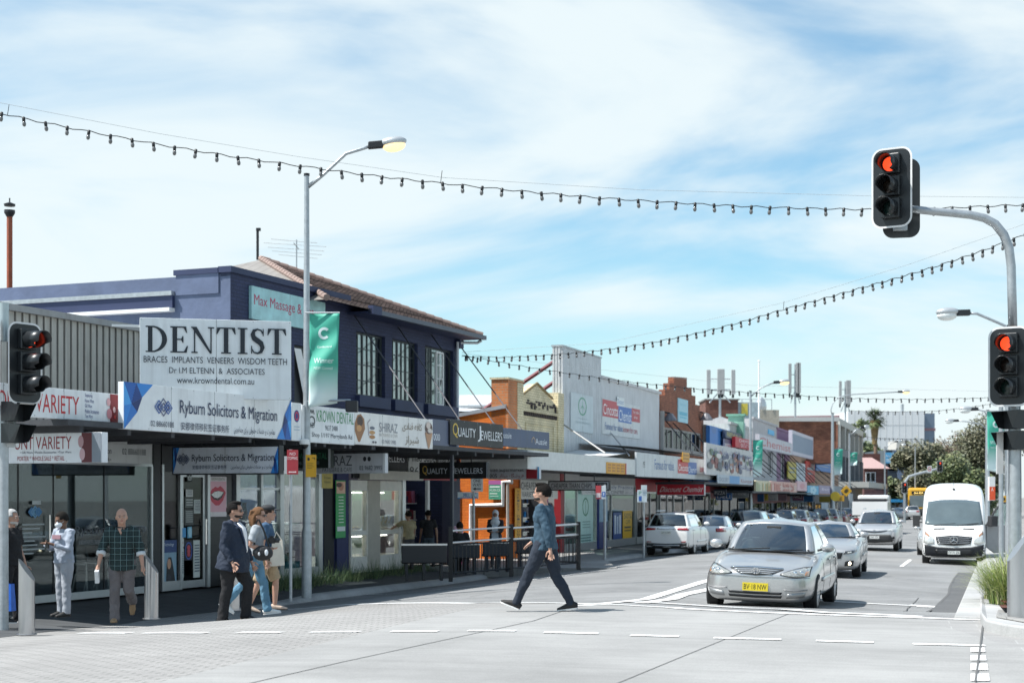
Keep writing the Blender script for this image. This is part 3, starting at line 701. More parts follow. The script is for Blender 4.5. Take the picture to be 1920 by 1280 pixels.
# ground floor of the navy building
zt = 2.62
pw = MB()
for a in (440, 448, 485, 489, 522, 530, 594, 602): pass
for a, b in ((440, 447), (486.5, 490), (522.5, 530), (595, 602)): pw.box(T(a), T(b), -.05, .06, 0, zt, ALU)
pw.box(T(447), T(595), -.03, .04, 0, .25, ALU).box(T(447), T(595), -.03, .04, zt - .07, zt, ALU).box(T(447), T(530), -.025, .03, 2.15, 2.2, ALU)
o = pw.build('shop_window', NB)
MB().box(T(447), T(595), .0, .008, .25, zt - .07, glass((.72, .78, .78), .9)).build('pane', o)
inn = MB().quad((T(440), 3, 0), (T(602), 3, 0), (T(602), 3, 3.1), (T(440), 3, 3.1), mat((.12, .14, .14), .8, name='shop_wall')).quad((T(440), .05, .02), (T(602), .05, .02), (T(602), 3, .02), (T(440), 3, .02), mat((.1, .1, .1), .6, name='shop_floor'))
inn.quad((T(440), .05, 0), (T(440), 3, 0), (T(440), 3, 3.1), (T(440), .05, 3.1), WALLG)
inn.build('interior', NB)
MB().box(T(432), T(605), -.03, .1, zt + .001, 3.14, mat((.045, .05, .055), .6, name='dark_header')).build('header_board', NB)
MB().box(T(602), T(626), -.02, .15, 0, 3.14, mat('#20264e', .6, name='navy_pier')).box(T(628), T(650), -.06, .15, 0, 3.14, mat('#232b5c', .6, name='navy_pier')).box(T(605.5), T(624), -.035, -.02, .05, 2.45, mat((.006, .007, .01), .6, name='dark_doorway')).build('side_door', NB)
# jewellers' display cases
CREAM = mat((.72, .70, .64), .5, name='cream_laminate')
j0, j1 = T(651), T(747)
jc = MB().box(j0, j1, -.10, 1.2, 0, .42, CREAM).box(j0, j1, -.10, .02, .98, 1.10, CREAM).box(j0, j1, -.1, .02, 2.15, 2.42, CREAM)
for px, w_ in ((651, .05), (681, .07), (705.5, .02), (741, .12)): jc.box(T(px), T(px) + w_, -.11, .04, .42, 2.15, CREAM)
jc.box(T(683), T(706), -.115, -.10, .02, 2.42, mat((.45, .42, .36), .6, name='tan_panel'))
jc.quad((j0, .9, .42), (j1, .9, .42), (j1, .9, 2.3), (j0, .9, 2.3), mat((.20, .28, .22), .6, name='display_back')).quad((j0, 0, 1.1), (j1, 0, 1.1), (j1, .9, 1.1), (j0, .9, 1.1), CREAM).quad((j0, .85, 2.3), (j1, .85, 2.3), (j1, -.05, 2.3), (j0, -.05, 2.3), CREAM)
jo = jc.build('display_case', NB)
MB().box(j0 + .05, j1 - .1, -.05, -.045, 1.1, 2.15, CLEAR).box(j0 + .05, j1 - .1, -.05, -.045, .42, .98, CLEAR).build('pane', jo)
MB().tube([(j0 + .08, .4, 2.1), (j1 - .12, .4, 2.1)], .018, mat((1, .95, .85), .5, emit=10, var=0, name='lit_tube'), 6).tube([(j0 + .08, .3, .93), (j1 - .12, .3, .93)], .012, mat((1, .95, .85), .5, emit=8, var=0, name='lit_tube'), 6).build('lamp_tube', jo)
MB().box(T(668), T(770), -.40, -.05, 2.44, 2.68, mat((.60, .57, .50), .5, name='cream_shutter_box')).build('shutter_box', NB)
# supermarket entrance
s0, s1 = T(756), LN
sm = MB().quad((s0, 4, 0), (s1, 4, 0), (s1, 4, 3.1), (s0, 4, 3.1), mat((.10, .085, .10), .9, name='shop_wall')).quad((s0, 0, .01), (s1, 0, .01), (s1, 4, .01), (s0, 4, .01), mat((.14, .13, .13), .5, name='shop_floor')).quad((s0, 0, 0), (s0, 4, 0), (s0, 4, 3.1), (s0, 0, 3.1), mat((.2, .16, .18), .8, name='shop_wall'))
sm.build('entrance', NB)
MB().box(T(799), T(803), -.05, .03, 0, 3.1, WHITE).box(T(749), T(755), -.1, .05, 0, 2.7, ALU).box(T(843), LN, -.05, .25, 0, 3.1, mat('#3b3f52', .6, name='grey_pier')).build('door_frame', NB)
MB().box(T(650), LN, -.02, .12, 2.72, 3.14, DARK).build('header_board', NB)
MB().box(T(846, 2.6), T(846, 2.6) + .08, -2.64, -2.56, 0, 3.1, mat((.05, .055, .07), .5, name='awning_post')).build('awning_post', NB)
def shelf_goods(F, px0, px1, dep, name, label, seed, zs=(.3, .8, 1.3, 1.8), cols=None):
 rr = random.Random(seed); t0, t1 = F.t(px0, -dep), F.t(px1, -dep)
 o = thing(name, label, 'shelf', F.P(t0, -dep, F.zb), F.rz); W = t1 - t0; m = MB(); q = MB()
 m.box(0, .03, 0, .4, 0, zs[-1] + .5, DARK).box(W - .03, W, 0, .4, 0, zs[-1] + .5, DARK)
 cols = cols or ['#b23b4c', '#d9d4c8', '#c77a9a', '#5a3f5e', '#e0b048', '#3a6a7c', '#8c2f3f', '#efe9e4', '#6c4a3a']
 for z in zs:
  m.box(.03, W - .03, 0, .4, z - .03, z, WHITE); x = .05
  while x < W - .15:
   w_ = rr.uniform(.07, .2); q.box(x, x + w_ - .01, rr.uniform(.0, .08), .36, z, z + rr.uniform(.15, .38), mat(rr.choice(cols), .5, 0, .25, 14)); x += w_
 m.build('shelf', o); tag(q.build('products', o), kind='stuff')
 return o
shelf_goods(FA, 760, 797, 1.4, 'goods_shelf', 'shelves of small pink and red goods inside the supermarket door', 2)
shelf_goods(FA, 803, 845, 1.1, 'goods_shelf', 'stacked shelves of packaged goods at right of the supermarket door', 5, (.25, .7, 1.2, 1.7, 2.2))
m = MB(); o_ = thing('gift_wrap_display', 'bin of pink patterned wrapping rolls beside the supermarket door', 'display', FA.P(FA.t(838), .35, 0), FA.rz)
for i in range(5): m.lathe([(.07, .25), (.075, 1.1), (.06, 1.12)], (-.22 + i * .11, .02 * (i % 2), 0), mat('#d98bb0' if i % 2 else '#e7b9cf', .6, 0, .4, 25), 10)
m.build('rolls', o_); MB().box(-.3, .3, -.12, .14, 0, .45, mat('#c04a80', .6)).build('bin', o_)
# things in the windows
def bust(i, px, z):
 p = FA.P(FA.t(px, -.35), -.35, z)
 o = thing('necklace_bust', 'white necklace bust in a row on the jewellers display shelf', 'display bust', p, FA.rz - .3, 'necklace busts in the jewellers window')
 MB().prism([(-.10, 0), (.10, 0), (.13, .22), (.05, .36), (-.05, .36), (-.13, .22)], -.02, .03, WHITE).build('bust', o)
 ch = MB(); ch.tube([(-.06, -.03, .33), (-.05, -.03, .22), (0, -.035, .15), (.05, -.03, .22), (.06, -.03, .33)], .008, mat((.7, .5, .2), .3, 1, 0), 6); ch.build('necklace', o)
 return o
for i, px in enumerate((694, 700, 707, 714, 721, 728, 735)): bust(i, px, 1.11)
for i, px in enumerate((656, 664, 672)):
 o = thing('ring_tray', 'small dark tray of rings low in the jewellers left window', 'tray', FA.P(FA.t(px, -.2), -.2, 1.11), FA.rz, 'ring trays in the jewellers window')
 MB().box(-.09, .09, 0, .2, 0, .05, DARK).build('tray', o); q = MB()
 for k in range(10): q.ell((-.075 + .017 * k, .05 + .05 * (k % 3), .065), (.012, .012, .015), mat((.75, .55, .25), .25, 1, 0), 6, 4)
 tag(q.build('rings', o), kind='stuff')
# cake counter in the patisserie window
o = thing('cake_counter', 'glass fronted cake counter inside the patisserie window', 'counter', FA.P(FA.t(533), -.45, 0), FA.rz); Wc = FA.t(592) - FA.t(533)
MB().box(0, Wc, 0, .6, .0, .38, mat('#3a7b86', .5)).box(0, Wc, 0, .6, 1.3, 1.34, WHITE).box(0, Wc, .58, .6, .38, 1.3, WHITE).box(0, Wc, .02, .55, .82, .84, CLEAR).build('cabinet', o)
q = MB(); rr = random.Random(4)
for k in range(7):
 for z in (.39, .85): q.lathe([(.10, 0), (.11, .1), (.06, .14), (.02, .2)], (.15 + k * (Wc - .3) / 6, .25, z), mat(rr.choice(['#b98a5a', '#e8dcc8', '#7a4a30', '#d9a0a8', '#c8d7cf']), .6), 12)
tag(q.build('cakes', o), kind='stuff'); MB().box(0, Wc, .0, .006, .38, 1.3, CLEAR).build('pane', o)
for px in (497, 512):
 o = thing('red_urn', 'tall dark red ornament standing inside the patisserie window', 'ornament', FA.P(FA.t(px), -.8, .9), 0, 'red ornaments in the patisserie window')
 MB().lathe([(.05, 0), (.09, .2), (.08, .7), (.05, .85), (.06, .95)], (0, 0, 0), mat('#7c1d26', .3), 12).build('vase', o)
 MB().box(-.12, .12, -.12, .12, -.9, 0, DARK).build('plinth', o)
# waiting chairs inside the solicitors
def office_chair(px, lab):
 o = thing('waiting_chair', lab, 'chair', FA.P(FA.t(px, -.7), -.7, .02), FA.rz + .25, 'waiting chairs behind the glass')
 MB().box(-.25, .25, -.25, .25, .42, .49, DARK).build('seat', o, bevel=.02); MB().box(-.25, .25, .22, .28, .5, .95, DARK).build('backrest', o, bevel=.02)
 for sx in (-.24, .24): MB().tube([(sx, -.24, 0), (sx, -.22, .62), (sx, .2, .64), (sx, .25, .9)], .016, CHROME, 6).tube([(sx, .3, 0), (sx, .2, .45)], .016, CHROME, 6).build('leg', o)
office_chair(152, 'left black chair with chrome legs behind the solicitors glass'); office_chair(192, 'right black chair with chrome legs behind the solicitors glass, by the bald man')
# roof clutter
fl = at(18, 527, 46); o = thing('flue_pipe', 'tall rusty orange flue pipe with cowl above the sunlit navy side wall', 'flue', (fl.x, fl.y, 0))
MB().tube([(0, 0, 6.3), (0, 0, 10.35)], .085, mat('#a4573c', .7, 0, .25, 3, dirt=.3), 12).build('pipe', o)
MB().lathe([(.09, 10.3), (.16, 10.42), (.16, 10.5), (.12, 10.5)], (0, 0, 0), DARK, 12).lathe([(.16, 10.62), (.17, 10.68), (.02, 10.74), (.02, 10.86)], (0, 0, 0), DARK, 12).build('cowl', o)
vp = at(483, 487, 46); o = tag(MB().tube([(0, 0, 0), (0, 0, .9)], .04, DARK, 8).box(-.04, .09, -.05, .05, .86, .94, DARK).build('vent_pipe', loc=None), 'thin dark vent pipe rising behind the tiled roof', 'pipe'); o.location = vp
an = at(556, 510, 47); o = thing('tv_antenna', 'old television antenna with long thin rods behind the street lamp', 'antenna', an)
MB().tube([(0, 0, -.6), (0, 0, .98)], .022, GALV, 6).build('mast', o); q = MB()
for i, (zz, ln) in enumerate(((.92, .7), (.84, .95), (.74, .85), (.66, .75), (.58, .6))): q.tube([(-ln, -.5 + .2 * i, zz), (ln, -.5 + .2 * i, zz - .12)], .008, GALV, 5)
q.tube([(0, -.6, .78), (0, .5, .78)], .014, GALV, 5).build('rods', o)
# ------------------------------------------------------------------ signs of the near block
GR1 = '#8f9598'
def diamonds(u, v, ru, rv, c1, c2, wd=.02):
 out = []
 for du, c, k in ((-.7, c1, 1), (0, c2, 1.35), (.7, c1, 1)):
  for q in (1, .5):
   out.append(('l', [(u + du * ru, v - rv * k * q), (u + du * ru + ru * .62 * q * k, v), (u + du * ru, v + rv * k * q), (u + du * ru - ru * .62 * q * k, v), (u + du * ru, v - rv * k * q)], wd, c))
 return out
def shards(u0, u1, flip=False):
 out = []; rr = random.Random(9); cs = ['#1d5fb0', '#2f86d6', '#123f86', '#4aa6ea', '#0f2f6c', '#2a74c4']
 P = [(0, 0), (1, 0), (.62, .30), (.45, .62), (0, 1), (.0, .5), (.42, .0), (.25, .45)]
 for tri, c in (((0, 6, 7), 0), ((6, 1, 2), 1), ((6, 2, 7), 2), ((0, 7, 5), 3), ((7, 2, 3), 4), ((7, 3, 4), 5), ((5, 7, 4), 1)):
  out.append(('p', [((u0 + (u1 - u0) * (P[i][0]), P[i][1]) if not flip else (u1 - (u1 - u0) * P[i][0], 1 - P[i][1])) for i in tri], cs[c]))
 return out
AR1 = arabic('مهاجرت و خدمات حقوقی برای مهاجرین')
CN = '安娜律师移民签证事务所'
sign(FA, 'white variety shop fascia with big red capitals and dark red blossom end', -120, 222, 722, 781, 2.75, art=[('t', 'DISCOUNT VARIETY', .16, .755, .22, .82, '#c3262d', .025),
 ('t', 'Supplying', .79, .835, .08, .22, '#24357a', .02), ('t', 'Home Ware', .79, .845, .26, .38, '#24357a', .02), ('t', 'Gift Ware', .79, .833, .43, .55, '#24357a', .02), ('t', 'Mobile Accessories', .79, .875, .60, .74, '#24357a', .02), ('t', 'Toys Ware', .79, .836, .78, .92, '#24357a', .02),
 ('r', .945, .998, .02, .98, '#7d1722'), ('e', .935, .3, .012, .14, '#d9a9ae'), ('e', .94, .7, .016, .18, '#c98a92'), ('e', .97, .55, .008, .1, '#e8c9cc'), ('e', .975, .8, .006, .07, '#d83a3a')])
sign(FA, 'large white solicitors fascia with blue shards and interlaced diamond logo', 232, 545, 732.5, 814, 3.0, art=shards(0, .15) + shards(.9, 1, True) + diamonds(.205, .47, .035, .14, '#1f56a5', '#4b4f78') + [
 ('t', 'Ryburn Solicitors & Migration', .295, .90, .27, .66, '#1b2a52', .012), ('t', '02 88660188', .135, .26, .78, .90, '#1c2544', .01), ('t', CN, .30, .585, .76, .94, '#20294a', .015), ('t', AR1, .615, .885, .76, .94, '#20294a', .015)])
sign(FA, 'small white fascia panel with a blue and red oval emblem', 547, 565, 755, 826, 3.0, art=[('e', .5, .35, .28, .16, '#2b2f7c'), ('o', .5, .35, .2, .12, .35, '#c1304a'), ('r', .2, .8, .62, .64, '#9fb4c4'), ('r', .2, .8, .70, .72, '#9fb4c4')])
sign(FA, 'white dental fascia with green name and phone number', 567, 664.5, 763.5, 831, 3.0, art=[('t', 'KROWN DENTAL', .26, .985, .10, .42, '#2f8f56', .02), ('t', '9637 2488', .42, .66, .50, .64, '#26344a', .02), ('t', 'Shop 1/197 Merrylands Rd', .17, .95, .72, .88, '#26344a', .015),
 ('o', .17, .42, .06, .14, .3, '#3a4048'), ('t', 'KD', .12, .22, .46, .60, '#3a4048', .02), ('l', [(.13, .22), (.15, .12), (.17, .2), (.19, .12), (.21, .22)], .03, '#3a4048')])
sign(FA, 'white patisserie fascia with ice cream cone and sundae pictures', 665, 811.5, 779, 837, 3.0, base='#eceae6', zpx=738, art=[('p', [(.0, .35), (.03, .1), (.07, .06), (.11, .2), (.12, .5), (.06, .92), (.04, .92), (.0, .6)], '#9c6b42'), ('e', .06, .28, .035, .16, '#4a2e22'), ('e', .05, .5, .03, .1, '#c9955f'),
 ('e', .205, .60, .035, .06, '#c4935a'), ('e', .205, .74, .035, .06, '#b27d46'), ('e', .205, .46, .03, .05, '#6b6f7c'), ('l', [(.165, .7), (.15, .3), (.18, .2)], .02, '#8f7a86'), ('t', 'SHIRAZ', .29, .52, .26, .56, '#8c8f96', .0), ('t', 'PATISSERIE & CAFE', .29, .52, .60, .70, '#b8b4ac', .0), ('t', '02 9682 3985', .32, .50, .80, .92, '#8a8a92', .0),
 ('e', .215, .9, .012, .035, '#54505a'), ('e', .245, .9, .012, .035, '#54505a'), ('t', arabic('کافه قنادی'), .58, .845, .18, .48, '#8b7a66', .02), ('t', arabic('شیراز'), .62, .80, .60, .92, '#8b7a66', .03),
 ('p', [(.885, .45), (.99, .45), (.945, .98), (.93, .98)], '#b98b68'), ('e', .937, .3, .05, .2, '#5a3c36'), ('e', .93, .2, .03, .12, '#d8c7bd'), ('e', .95, .38, .03, .08, '#d9cfc6')])
sign(FA, 'plain grey blue fascia panel showing the last digits of a number', 812, 842, 787, 840, 2.97, base='#5b6379', art=[('t', '000', .02, .42, .50, .74, '#e9edf2', .03)])
sign(FA, 'black jewellers fascia with gold first letter', 844, 943.5, 790.5, 836.5, 3.02, base='#15161a', art=[('t', 'Q', .045, .14, .14, .72, '#d9b53c', .0), ('t', 'UALITY', .14, .46, .30, .66, '#eceef0', .01), ('t', 'J', .50, .56, .16, .80, '#eceef0', .01), ('t', 'EWELLERS', .56, .975, .34, .72, '#eceef0', .01)])
sign(FA, 'slate blue mortgage broker fascia at the end of the awning', 944, 1030, 806, 839, 2.98, base='#4a5975', art=[('t', 'ussie', .0, .16, .26, .56, '#e6eaf0', .02), ('t', 'Aussie', .68, .94, .42, .76, '#e6eaf0', .02), ('l', [(.60, .66), (.60, .5), (.635, .36), (.67, .5), (.67, .66)], .03, '#c3a684')])
# big dentist hoarding on the awning: capitals cut with serifs
SERIF = {}
def serif_word(word, u0, u1, v0, v1, W, H, col, art):
 pass
pD = at(262, 745, 29.6); pE = at(546, 748, 30.3)
rzD = math.atan2(pE.y - pD.y, pE.x - pD.x); WD_ = (pE - pD).length; HD_ = (748 - 598) / FPX * 29.6
DN = '#17212c'
def glyphs(word, x0, x1, y0, y1):
 """fat and thin strokes with slab serifs; returns art polygons in board fractions (y down)"""
 out = []; wd = {'D': 1.0, 'E': .84, 'N': 1.06, 'T': .86, 'I': .46, 'S': .72}; gap = .08
 tot = sum(wd[c] for c in word) + gap * (len(word) - 1); sx = (x1 - x0) / tot; hh = y1 - y0; x = x0
 def bx(a, b, c, d): out.append(('p', [(x + a * sx, y1 - c * hh), (x + b * sx, y1 - c * hh), (x + b * sx, y1 - d * hh), (x + a * sx, y1 - d * hh)], DN))
 def pl(pts): out.append(('p', [(x + a * sx, y1 - b * hh) for a, b in pts], DN))
 def stem(c0, w_, s=.1, bot=True, top=True):
  bx(c0 - w_ / 2, c0 + w_ / 2, 0, 1)
  if bot: bx(c0 - w_ / 2 - s, c0 + w_ / 2 + s, 0, .05)
  if top: bx(c0 - w_ / 2 - s, c0 + w_ / 2 + s, .95, 1)
 for c in word:
  w_ = wd[c]
  if c == 'I': stem(w_ / 2, .20, .12)
  if c == 'D':
   stem(.22, .20, .1); n = 16
   o_ = [(.30 + .66 * math.cos(t), .5 + .5 * math.sin(t)) for t in np.linspace(-math.pi / 2, math.pi / 2, n)]; i_ = [(.30 + .44 * math.cos(t), .5 + .445 * math.sin(t)) for t in np.linspace(-math.pi / 2, math.pi / 2, n)]
   for k in range(n - 1): pl([o_[k], o_[k + 1], i_[k + 1], i_[k]])
  if c == 'E':
   stem(.22, .20, .1); bx(.3, .74, 0, .05); bx(.3, .72, .95, 1); bx(.3, .58, .485, .53)
   pl([(.74, 0), (.80, .26), (.75, .26), (.62, .05), (.62, 0)]); pl([(.72, 1), (.76, .76), (.72, .76), (.60, .95), (.60, 1)]); pl([(.56, .38), (.60, .38), (.60, .64), (.56, .64), (.5, .53), (.5, .485)])
  if c == 'N':
   stem(.17, .06, .11, top=False); stem(.90, .06, .11, bot=False); pl([(.02, 1), (.26, 1), (.93, .0), (.86, -.02)]); bx(.02, .2, .95, 1)
  if c == 'T':
   stem(.43, .20, .12, top=False); bx(.03, .83, .95, 1); pl([(.0, .74), (.04, .74), (.18, .95), (.18, 1), (.03, 1)]); pl([(.86, .74), (.82, .74), (.68, .95), (.68, 1), (.83, 1)])
  if c == 'S':
   cen = [(.60, .80), (.52, .92), (.36, .96), (.20, .90), (.145, .76), (.20, .62), (.36, .52), (.52, .42), (.585, .26), (.52, .10), (.36, .035), (.2, .07), (.1, .2)]
   thk = [.03, .03, .035, .07, .10, .11, .11, .11, .10, .07, .035, .03, .03]; L_ = []; R_ = []
   for k in range(len(cen)):
    a = Vector(cen[max(k - 1, 0)]); b = Vector(cen[min(k + 1, len(cen) - 1)]); d = (b - a).normalized(); e = Vector((-d.y, d.x)); p = Vector(cen[k]); L_.append(p + e * thk[k]); R_.append(p - e * thk[k])
   for k in range(len(cen) - 1): pl([L_[k], L_[k + 1], R_[k + 1], R_[k]])
   bx(.59, .64, .70, .98); bx(.07, .12, .02, .32)
  x += (w_ + gap) * sx
 return out
DB = board('hoarding', 'big white dentist hoarding with bold serif capitals standing on the awning', 'sign', (pD.x, pD.y, pD.z), rzD, WD_, HD_, .1, '#dfe4e6', glyphs('DENTIST', .035, .965, .10, .43) + [
 ('t', 'BRACES  IMPLANTS  VENEERS  WISDOM TEETH', .025, .97, .48, .56, DN, .02), ('t', 'Dr I.M ELTENN  &  ASSOCIATES', .19, .82, .615, .69, DN, .02), ('t', 'www.krowndental.com.au', .24, .75, .735, .815, DN, .025)])
MB().box(-.52, 0, .03, .09, HD_ * .88, HD_ * .91, WHITE).build('side_bar', DB)
for x in (.3, WD_ - .4): MB().box(x, x + .06, .1, .9, .05, .12, DARK).build('brace', DB)
sign(FA, 'faded mint massage sign with red hand lettering high on the navy wall', 472, 610, 535, 597, .08, .08, zpx=472, base=mat('#a9d6d8', .5, 0, .25, 2, name='faded_mint'), art=[('t', 'Max Massage & Beauty', .03, .97, .24, .66, '#b8375e', .0)])
# under the awning
psign(FA, 'white variety sign hanging at the far left, red letters and burgundy end', -60, 191, 812, 868, .5, base='#e2e5e8', art=[('t', 'UNT VARIETY', .36, .78, .12, .54, '#8f2731', .02), ('t', '• Gift Ware  •Mobile Accessories  •Toys Ware', .40, .78, .60, .70, '#2c3350', .015), ('t', 'PORTER * WHOLE SALE * RETAIL', .38, .73, .76, .92, '#99303a', .02), ('r', .855, .93, .01, .99, '#5a1620'), ('e', .85, .3, .02, .2, '#b48d92'), ('e', .86, .72, .02, .2, '#c9a3a8'), ('r', .93, .995, .01, .99, '#7d8690')])
psign(FA, 'grey blue solicitors lightbox with diamond logo hanging under the awning', 325, 522, 838, 887, .55, base='#dde4ee', frame=DARK, art=shards(0, .06) + shards(.93, 1, True) + diamonds(.10, .45, .045, .17, '#1d3a6c', '#33405e', .014) + [('t', 'Ryburn Solicitors & Migration', .185, .965, .26, .62, '#222c48', .012), ('t', CN, .19, .52, .68, .84, '#4b5672', .01), ('t', AR1, .56, .95, .68, .86, '#4b5672', .01)])
psign(FA, 'dark green dental lightbox with white end hanging behind the lamp post', 536, 620, 839, 877, .7, base='#12231f', art=[('t', 'KROWN DENTAL', .08, .92, .26, .56, '#3b8060', .01), ('t', '9637 2488', .25, .75, .66, .84, '#74848a', .01), ('r', .95, 1, 0, 1, '#c9ced2')])
psign(FA, 'grey patisserie lightbox with white edge hanging beside the dental one', 583, 722, 850, 887, .75, base='#c9ccd1', art=[('t', 'SHIRAZ', .12, .56, .10, .62, '#5c5f66', .0), ('t', 'PATISSERIE & CAFE', .16, .56, .70, .92, '#62656c', .0), ('e', .73, .28, .022, .12, '#33363c'), ('e', .79, .28, .022, .12, '#33363c'), ('t', '02 9682 3995', .66, .96, .62, .84, '#3d424c', .01), ('r', .975, 1, 0, 1, '#e6e8ea')])
sign(FA, 'black jewellers wall sign with white capitals over the display cases', 662, 764, 843, 897, .10, .06, base='#101216', art=[('t', 'QUALITY JEWELLERS', .02, .94, .16, .48, '#eef0f2', .01), ('t', '• Engagement rings  • 18ct, 22ct gold  • Repairs', .05, .92, .74, .86, '#aab0b6', .01)])
sign(FA, 'white supermarket wall sign with black letters and a red lower band', 766, 856, 843, 900, .12, .06, base='#dcdedb', art=[('t', 'Milad Supermarket', .0, .96, .12, .50, '#23262b', .02), ('t', '8677', .02, .40, .58, .86, '#23262b', .02), ('r', 0, 1, .9, 1, '#a33038')])
psign(FA, 'black jewellers lightbox hanging in front of the supermarket door', 786, 914, 866, 897, .75, base='#0d0f13', art=[('t', 'Q', .05, .12, .2, .78, '#d0ab52', .0), ('t', 'UALITY', .12, .42, .36, .70, '#cdd2da', .0), ('t', 'J', .48, .52, .24, .78, '#cdd2da', .0), ('t', 'EWELLERS', .53, .93, .36, .70, '#cdd2da', .0), ('r', .985, 1, 0, 1, '#8d939a')])
psign(FA, 'grey supermarket lightbox with a red end panel beyond the jewellers one', 915, 1011, 875, 898, .8, base='#d0d3d8', art=[('t', 'Milad Supermarket', .0, .70, .08, .46, '#20242a', .02), ('t', '1005', .0, .18, .56, .88, '#20242a', .02), ('t', arabic('فروشگاه میلاد'), .22, .70, .52, .92, '#8c2d38', .02), ('r', .75, .96, .04, .96, '#a32a36'), ('r', .97, 1, 0, 1, '#6fb2dc')])
# posters and window lettering
B = lambda lab, px0, px1, y0, y1, d, base, art=(), name='poster', cat='poster', **k: sign(FA, lab, px0, px1, y0, y1, d, .02, base, art, name, cat, **k)
B('white smile poster with huge red lips on the dark tiled pier', 389, 425, 893, 968, .045, '#e9dfe2', [('r', .03, .97, .12, .88, '#e7b3c0'), ('p', [(.06, .46), (.22, .32), (.40, .25), (.52, .28), (.66, .23), (.82, .30), (.94, .40), (.80, .60), (.60, .72), (.40, .72), (.20, .62)], '#c93a52'), ('p', [(.14, .46), (.34, .37), (.56, .35), (.86, .39), (.74, .53), (.54, .60), (.32, .57)], '#321419'), ('p', [(.18, .45), (.36, .38), (.56, .36), (.82, .39), (.70, .48), (.52, .54), (.34, .52)], '#f2f2ee'), ('l', [(.35, .37), (.36, .54)], .008, '#cfcac6'), ('l', [(.5, .36), (.5, .56)], .008, '#cfcac6'), ('l', [(.65, .36), (.64, .54)], .008, '#cfcac6'), ('t', 'KROWN DENTAL', .2, .9, .03, .09, '#7a8a72', .0)])
B('blue poster of a dark haired woman smiling low in the side window', 304, 331, 1012, 1101, .03, '#86a9be', [('r', 0, 1, 0, .26, '#1c3f78'), ('t', 'Technology', .12, .8, .06, .14, '#c9d6e4', .0), ('p', [(.25, .98), (.3, .5), (.42, .36), (.62, .36), (.75, .55), (.95, .98)], '#1a1c24'), ('e', .47, .50, .13, .11, '#c89a80'), ('p', [(.2, .98), (.35, .7), (.6, .75), (.6, .98)], '#2a2e3a')])
B('long green banner with a baby photo beside the dark doorway', 630, 648, 900, 1008, .10, '#3aa85e', [('r', .05, .95, .02, .23, '#e3b79c'), ('e', .5, .11, .28, .07, '#c98a6c'), ('e', .3, .08, .3, .04, '#4a2f24')] + [('r', .25, .75, .28 + .055 * i, .295 + .055 * i, '#dbe9df') for i in range(9)] + [('r', .08, .92, .80, .88, '#dfe7ea')])
B('small yellow notice above the dark doorway', 604, 624, 883, 915, .06, '#c9b65e', [('t', 'Krown', .2, .8, .3, .45, '#6b6138', .0), ('t', 'Rooms', .2, .8, .55, .7, '#6b6138', .0)])
def notice(px0, px1, y0, y1, base, lab, art=()): B(lab, px0, px1, y0, y1, .05, base, art, 'notice', 'notice', group='notices stuck on the dental door')
lines = lambda n, c='#5b6470': [('r', .12, .88, .12 + .76 * i / n, .12 + .76 * (i + .45) / n, c) for i in range(n)]
notice(349, 362, 917, 931, '#d7dbd8', 'small white notice near the top of the dental door', lines(3))
notice(347, 363, 933, 952, '#59605e', 'dark grey upper notice with white lines on the dental door', lines(3, '#b9bfbd'))
notice(346, 363, 954, 984, '#474d4d', 'dark grey taller notice with white lines on the dental door', lines(6, '#a9b0ae'))
notice(364, 376, 936, 962, '#c3cbc9', 'pale sheet at the right edge of the dental door', lines(7))
notice(336.5, 343, 940, 986, '#b9c3bd', 'tall pale sheet at the left edge of the dental door', lines(9))
notice(341, 349, 989, 1007, '#3f97cf', 'small bright blue sticker on the dental door');
notice(352, 360, 987, 1008, '#6db6d6', 'light blue oval sticker on the dental door', [('e', .5, .5, .4, .45, '#a9d6ea')])
notice(346, 361, 1014, 1050, '#171d30', 'dark notice with a red neon style oval on the dental door', [('o', .5, .5, .44, .46, .16, '#3a57b0'), ('e', .5, .32, .2, .12, '#c23a4c'), ('e', .5, .52, .2, .12, '#c23a4c'), ('e', .5, .7, .2, .1, '#c23a4c')])
notice(337, 345, 1010, 1024, '#d3d8d6', 'white card sticker low on the left of the dental door', [('t', 'K10', .2, .8, .4, .6, '#b43a40', .02)])
notice(337, 345, 1028, 1082, '#c0c9c4', 'long white list low on the dental door', lines(12)); notice(363, 375, 1012, 1082, '#cdd3cf', 'white form with ticks low on the right of the dental door', lines(10))
B('white crown emblem at the top of the dental door', 351, 360, 889, 903, .05, '#1b2a26', [('l', [(.2, .7), (.1, .2), (.35, .5), (.5, .1), (.65, .5), (.9, .2), (.8, .7), (.2, .7)], .02, '#cfd6d4')], 'notice', 'notice')
q0 = FA.t(40);
B('white opening details and blue diamond logo on the solicitors glass door', 40, 86, 935, 1045, .03, None, diamonds(.55, .22, .2, .07, '#3f7fb4', '#6fa3c9', .03) + [('r', .42, .78, .03, .09, '#b8bfc2')] + [('r', .02, .02 + (.9, .72, .4, .95, .5, .6, .9, .45)[i], .42 + .07 * i, .445 + .07 * i, '#a7b0b3') for i in range(8)], 'window_lettering', 'window sign', bevel=0)
B('dark solicitors name lettered across the shop glass behind the bald man', 132, 275, 975, 1022, .03, None, [('t', 'Ryburn Solicitors', .06, .98, .18, .62, '#27303f', .0), ('t', CN, .1, .38, .74, .94, '#6c7780', .0)], 'window_lettering', 'window sign', bevel=0)
B('white street number seven on the glass at the far left', 0, 14, 874, 893, .03, None, [('t', '7', .35, .9, .0, 1, '#c9cfd0', .02)], 'window_lettering', 'window sign', bevel=0)
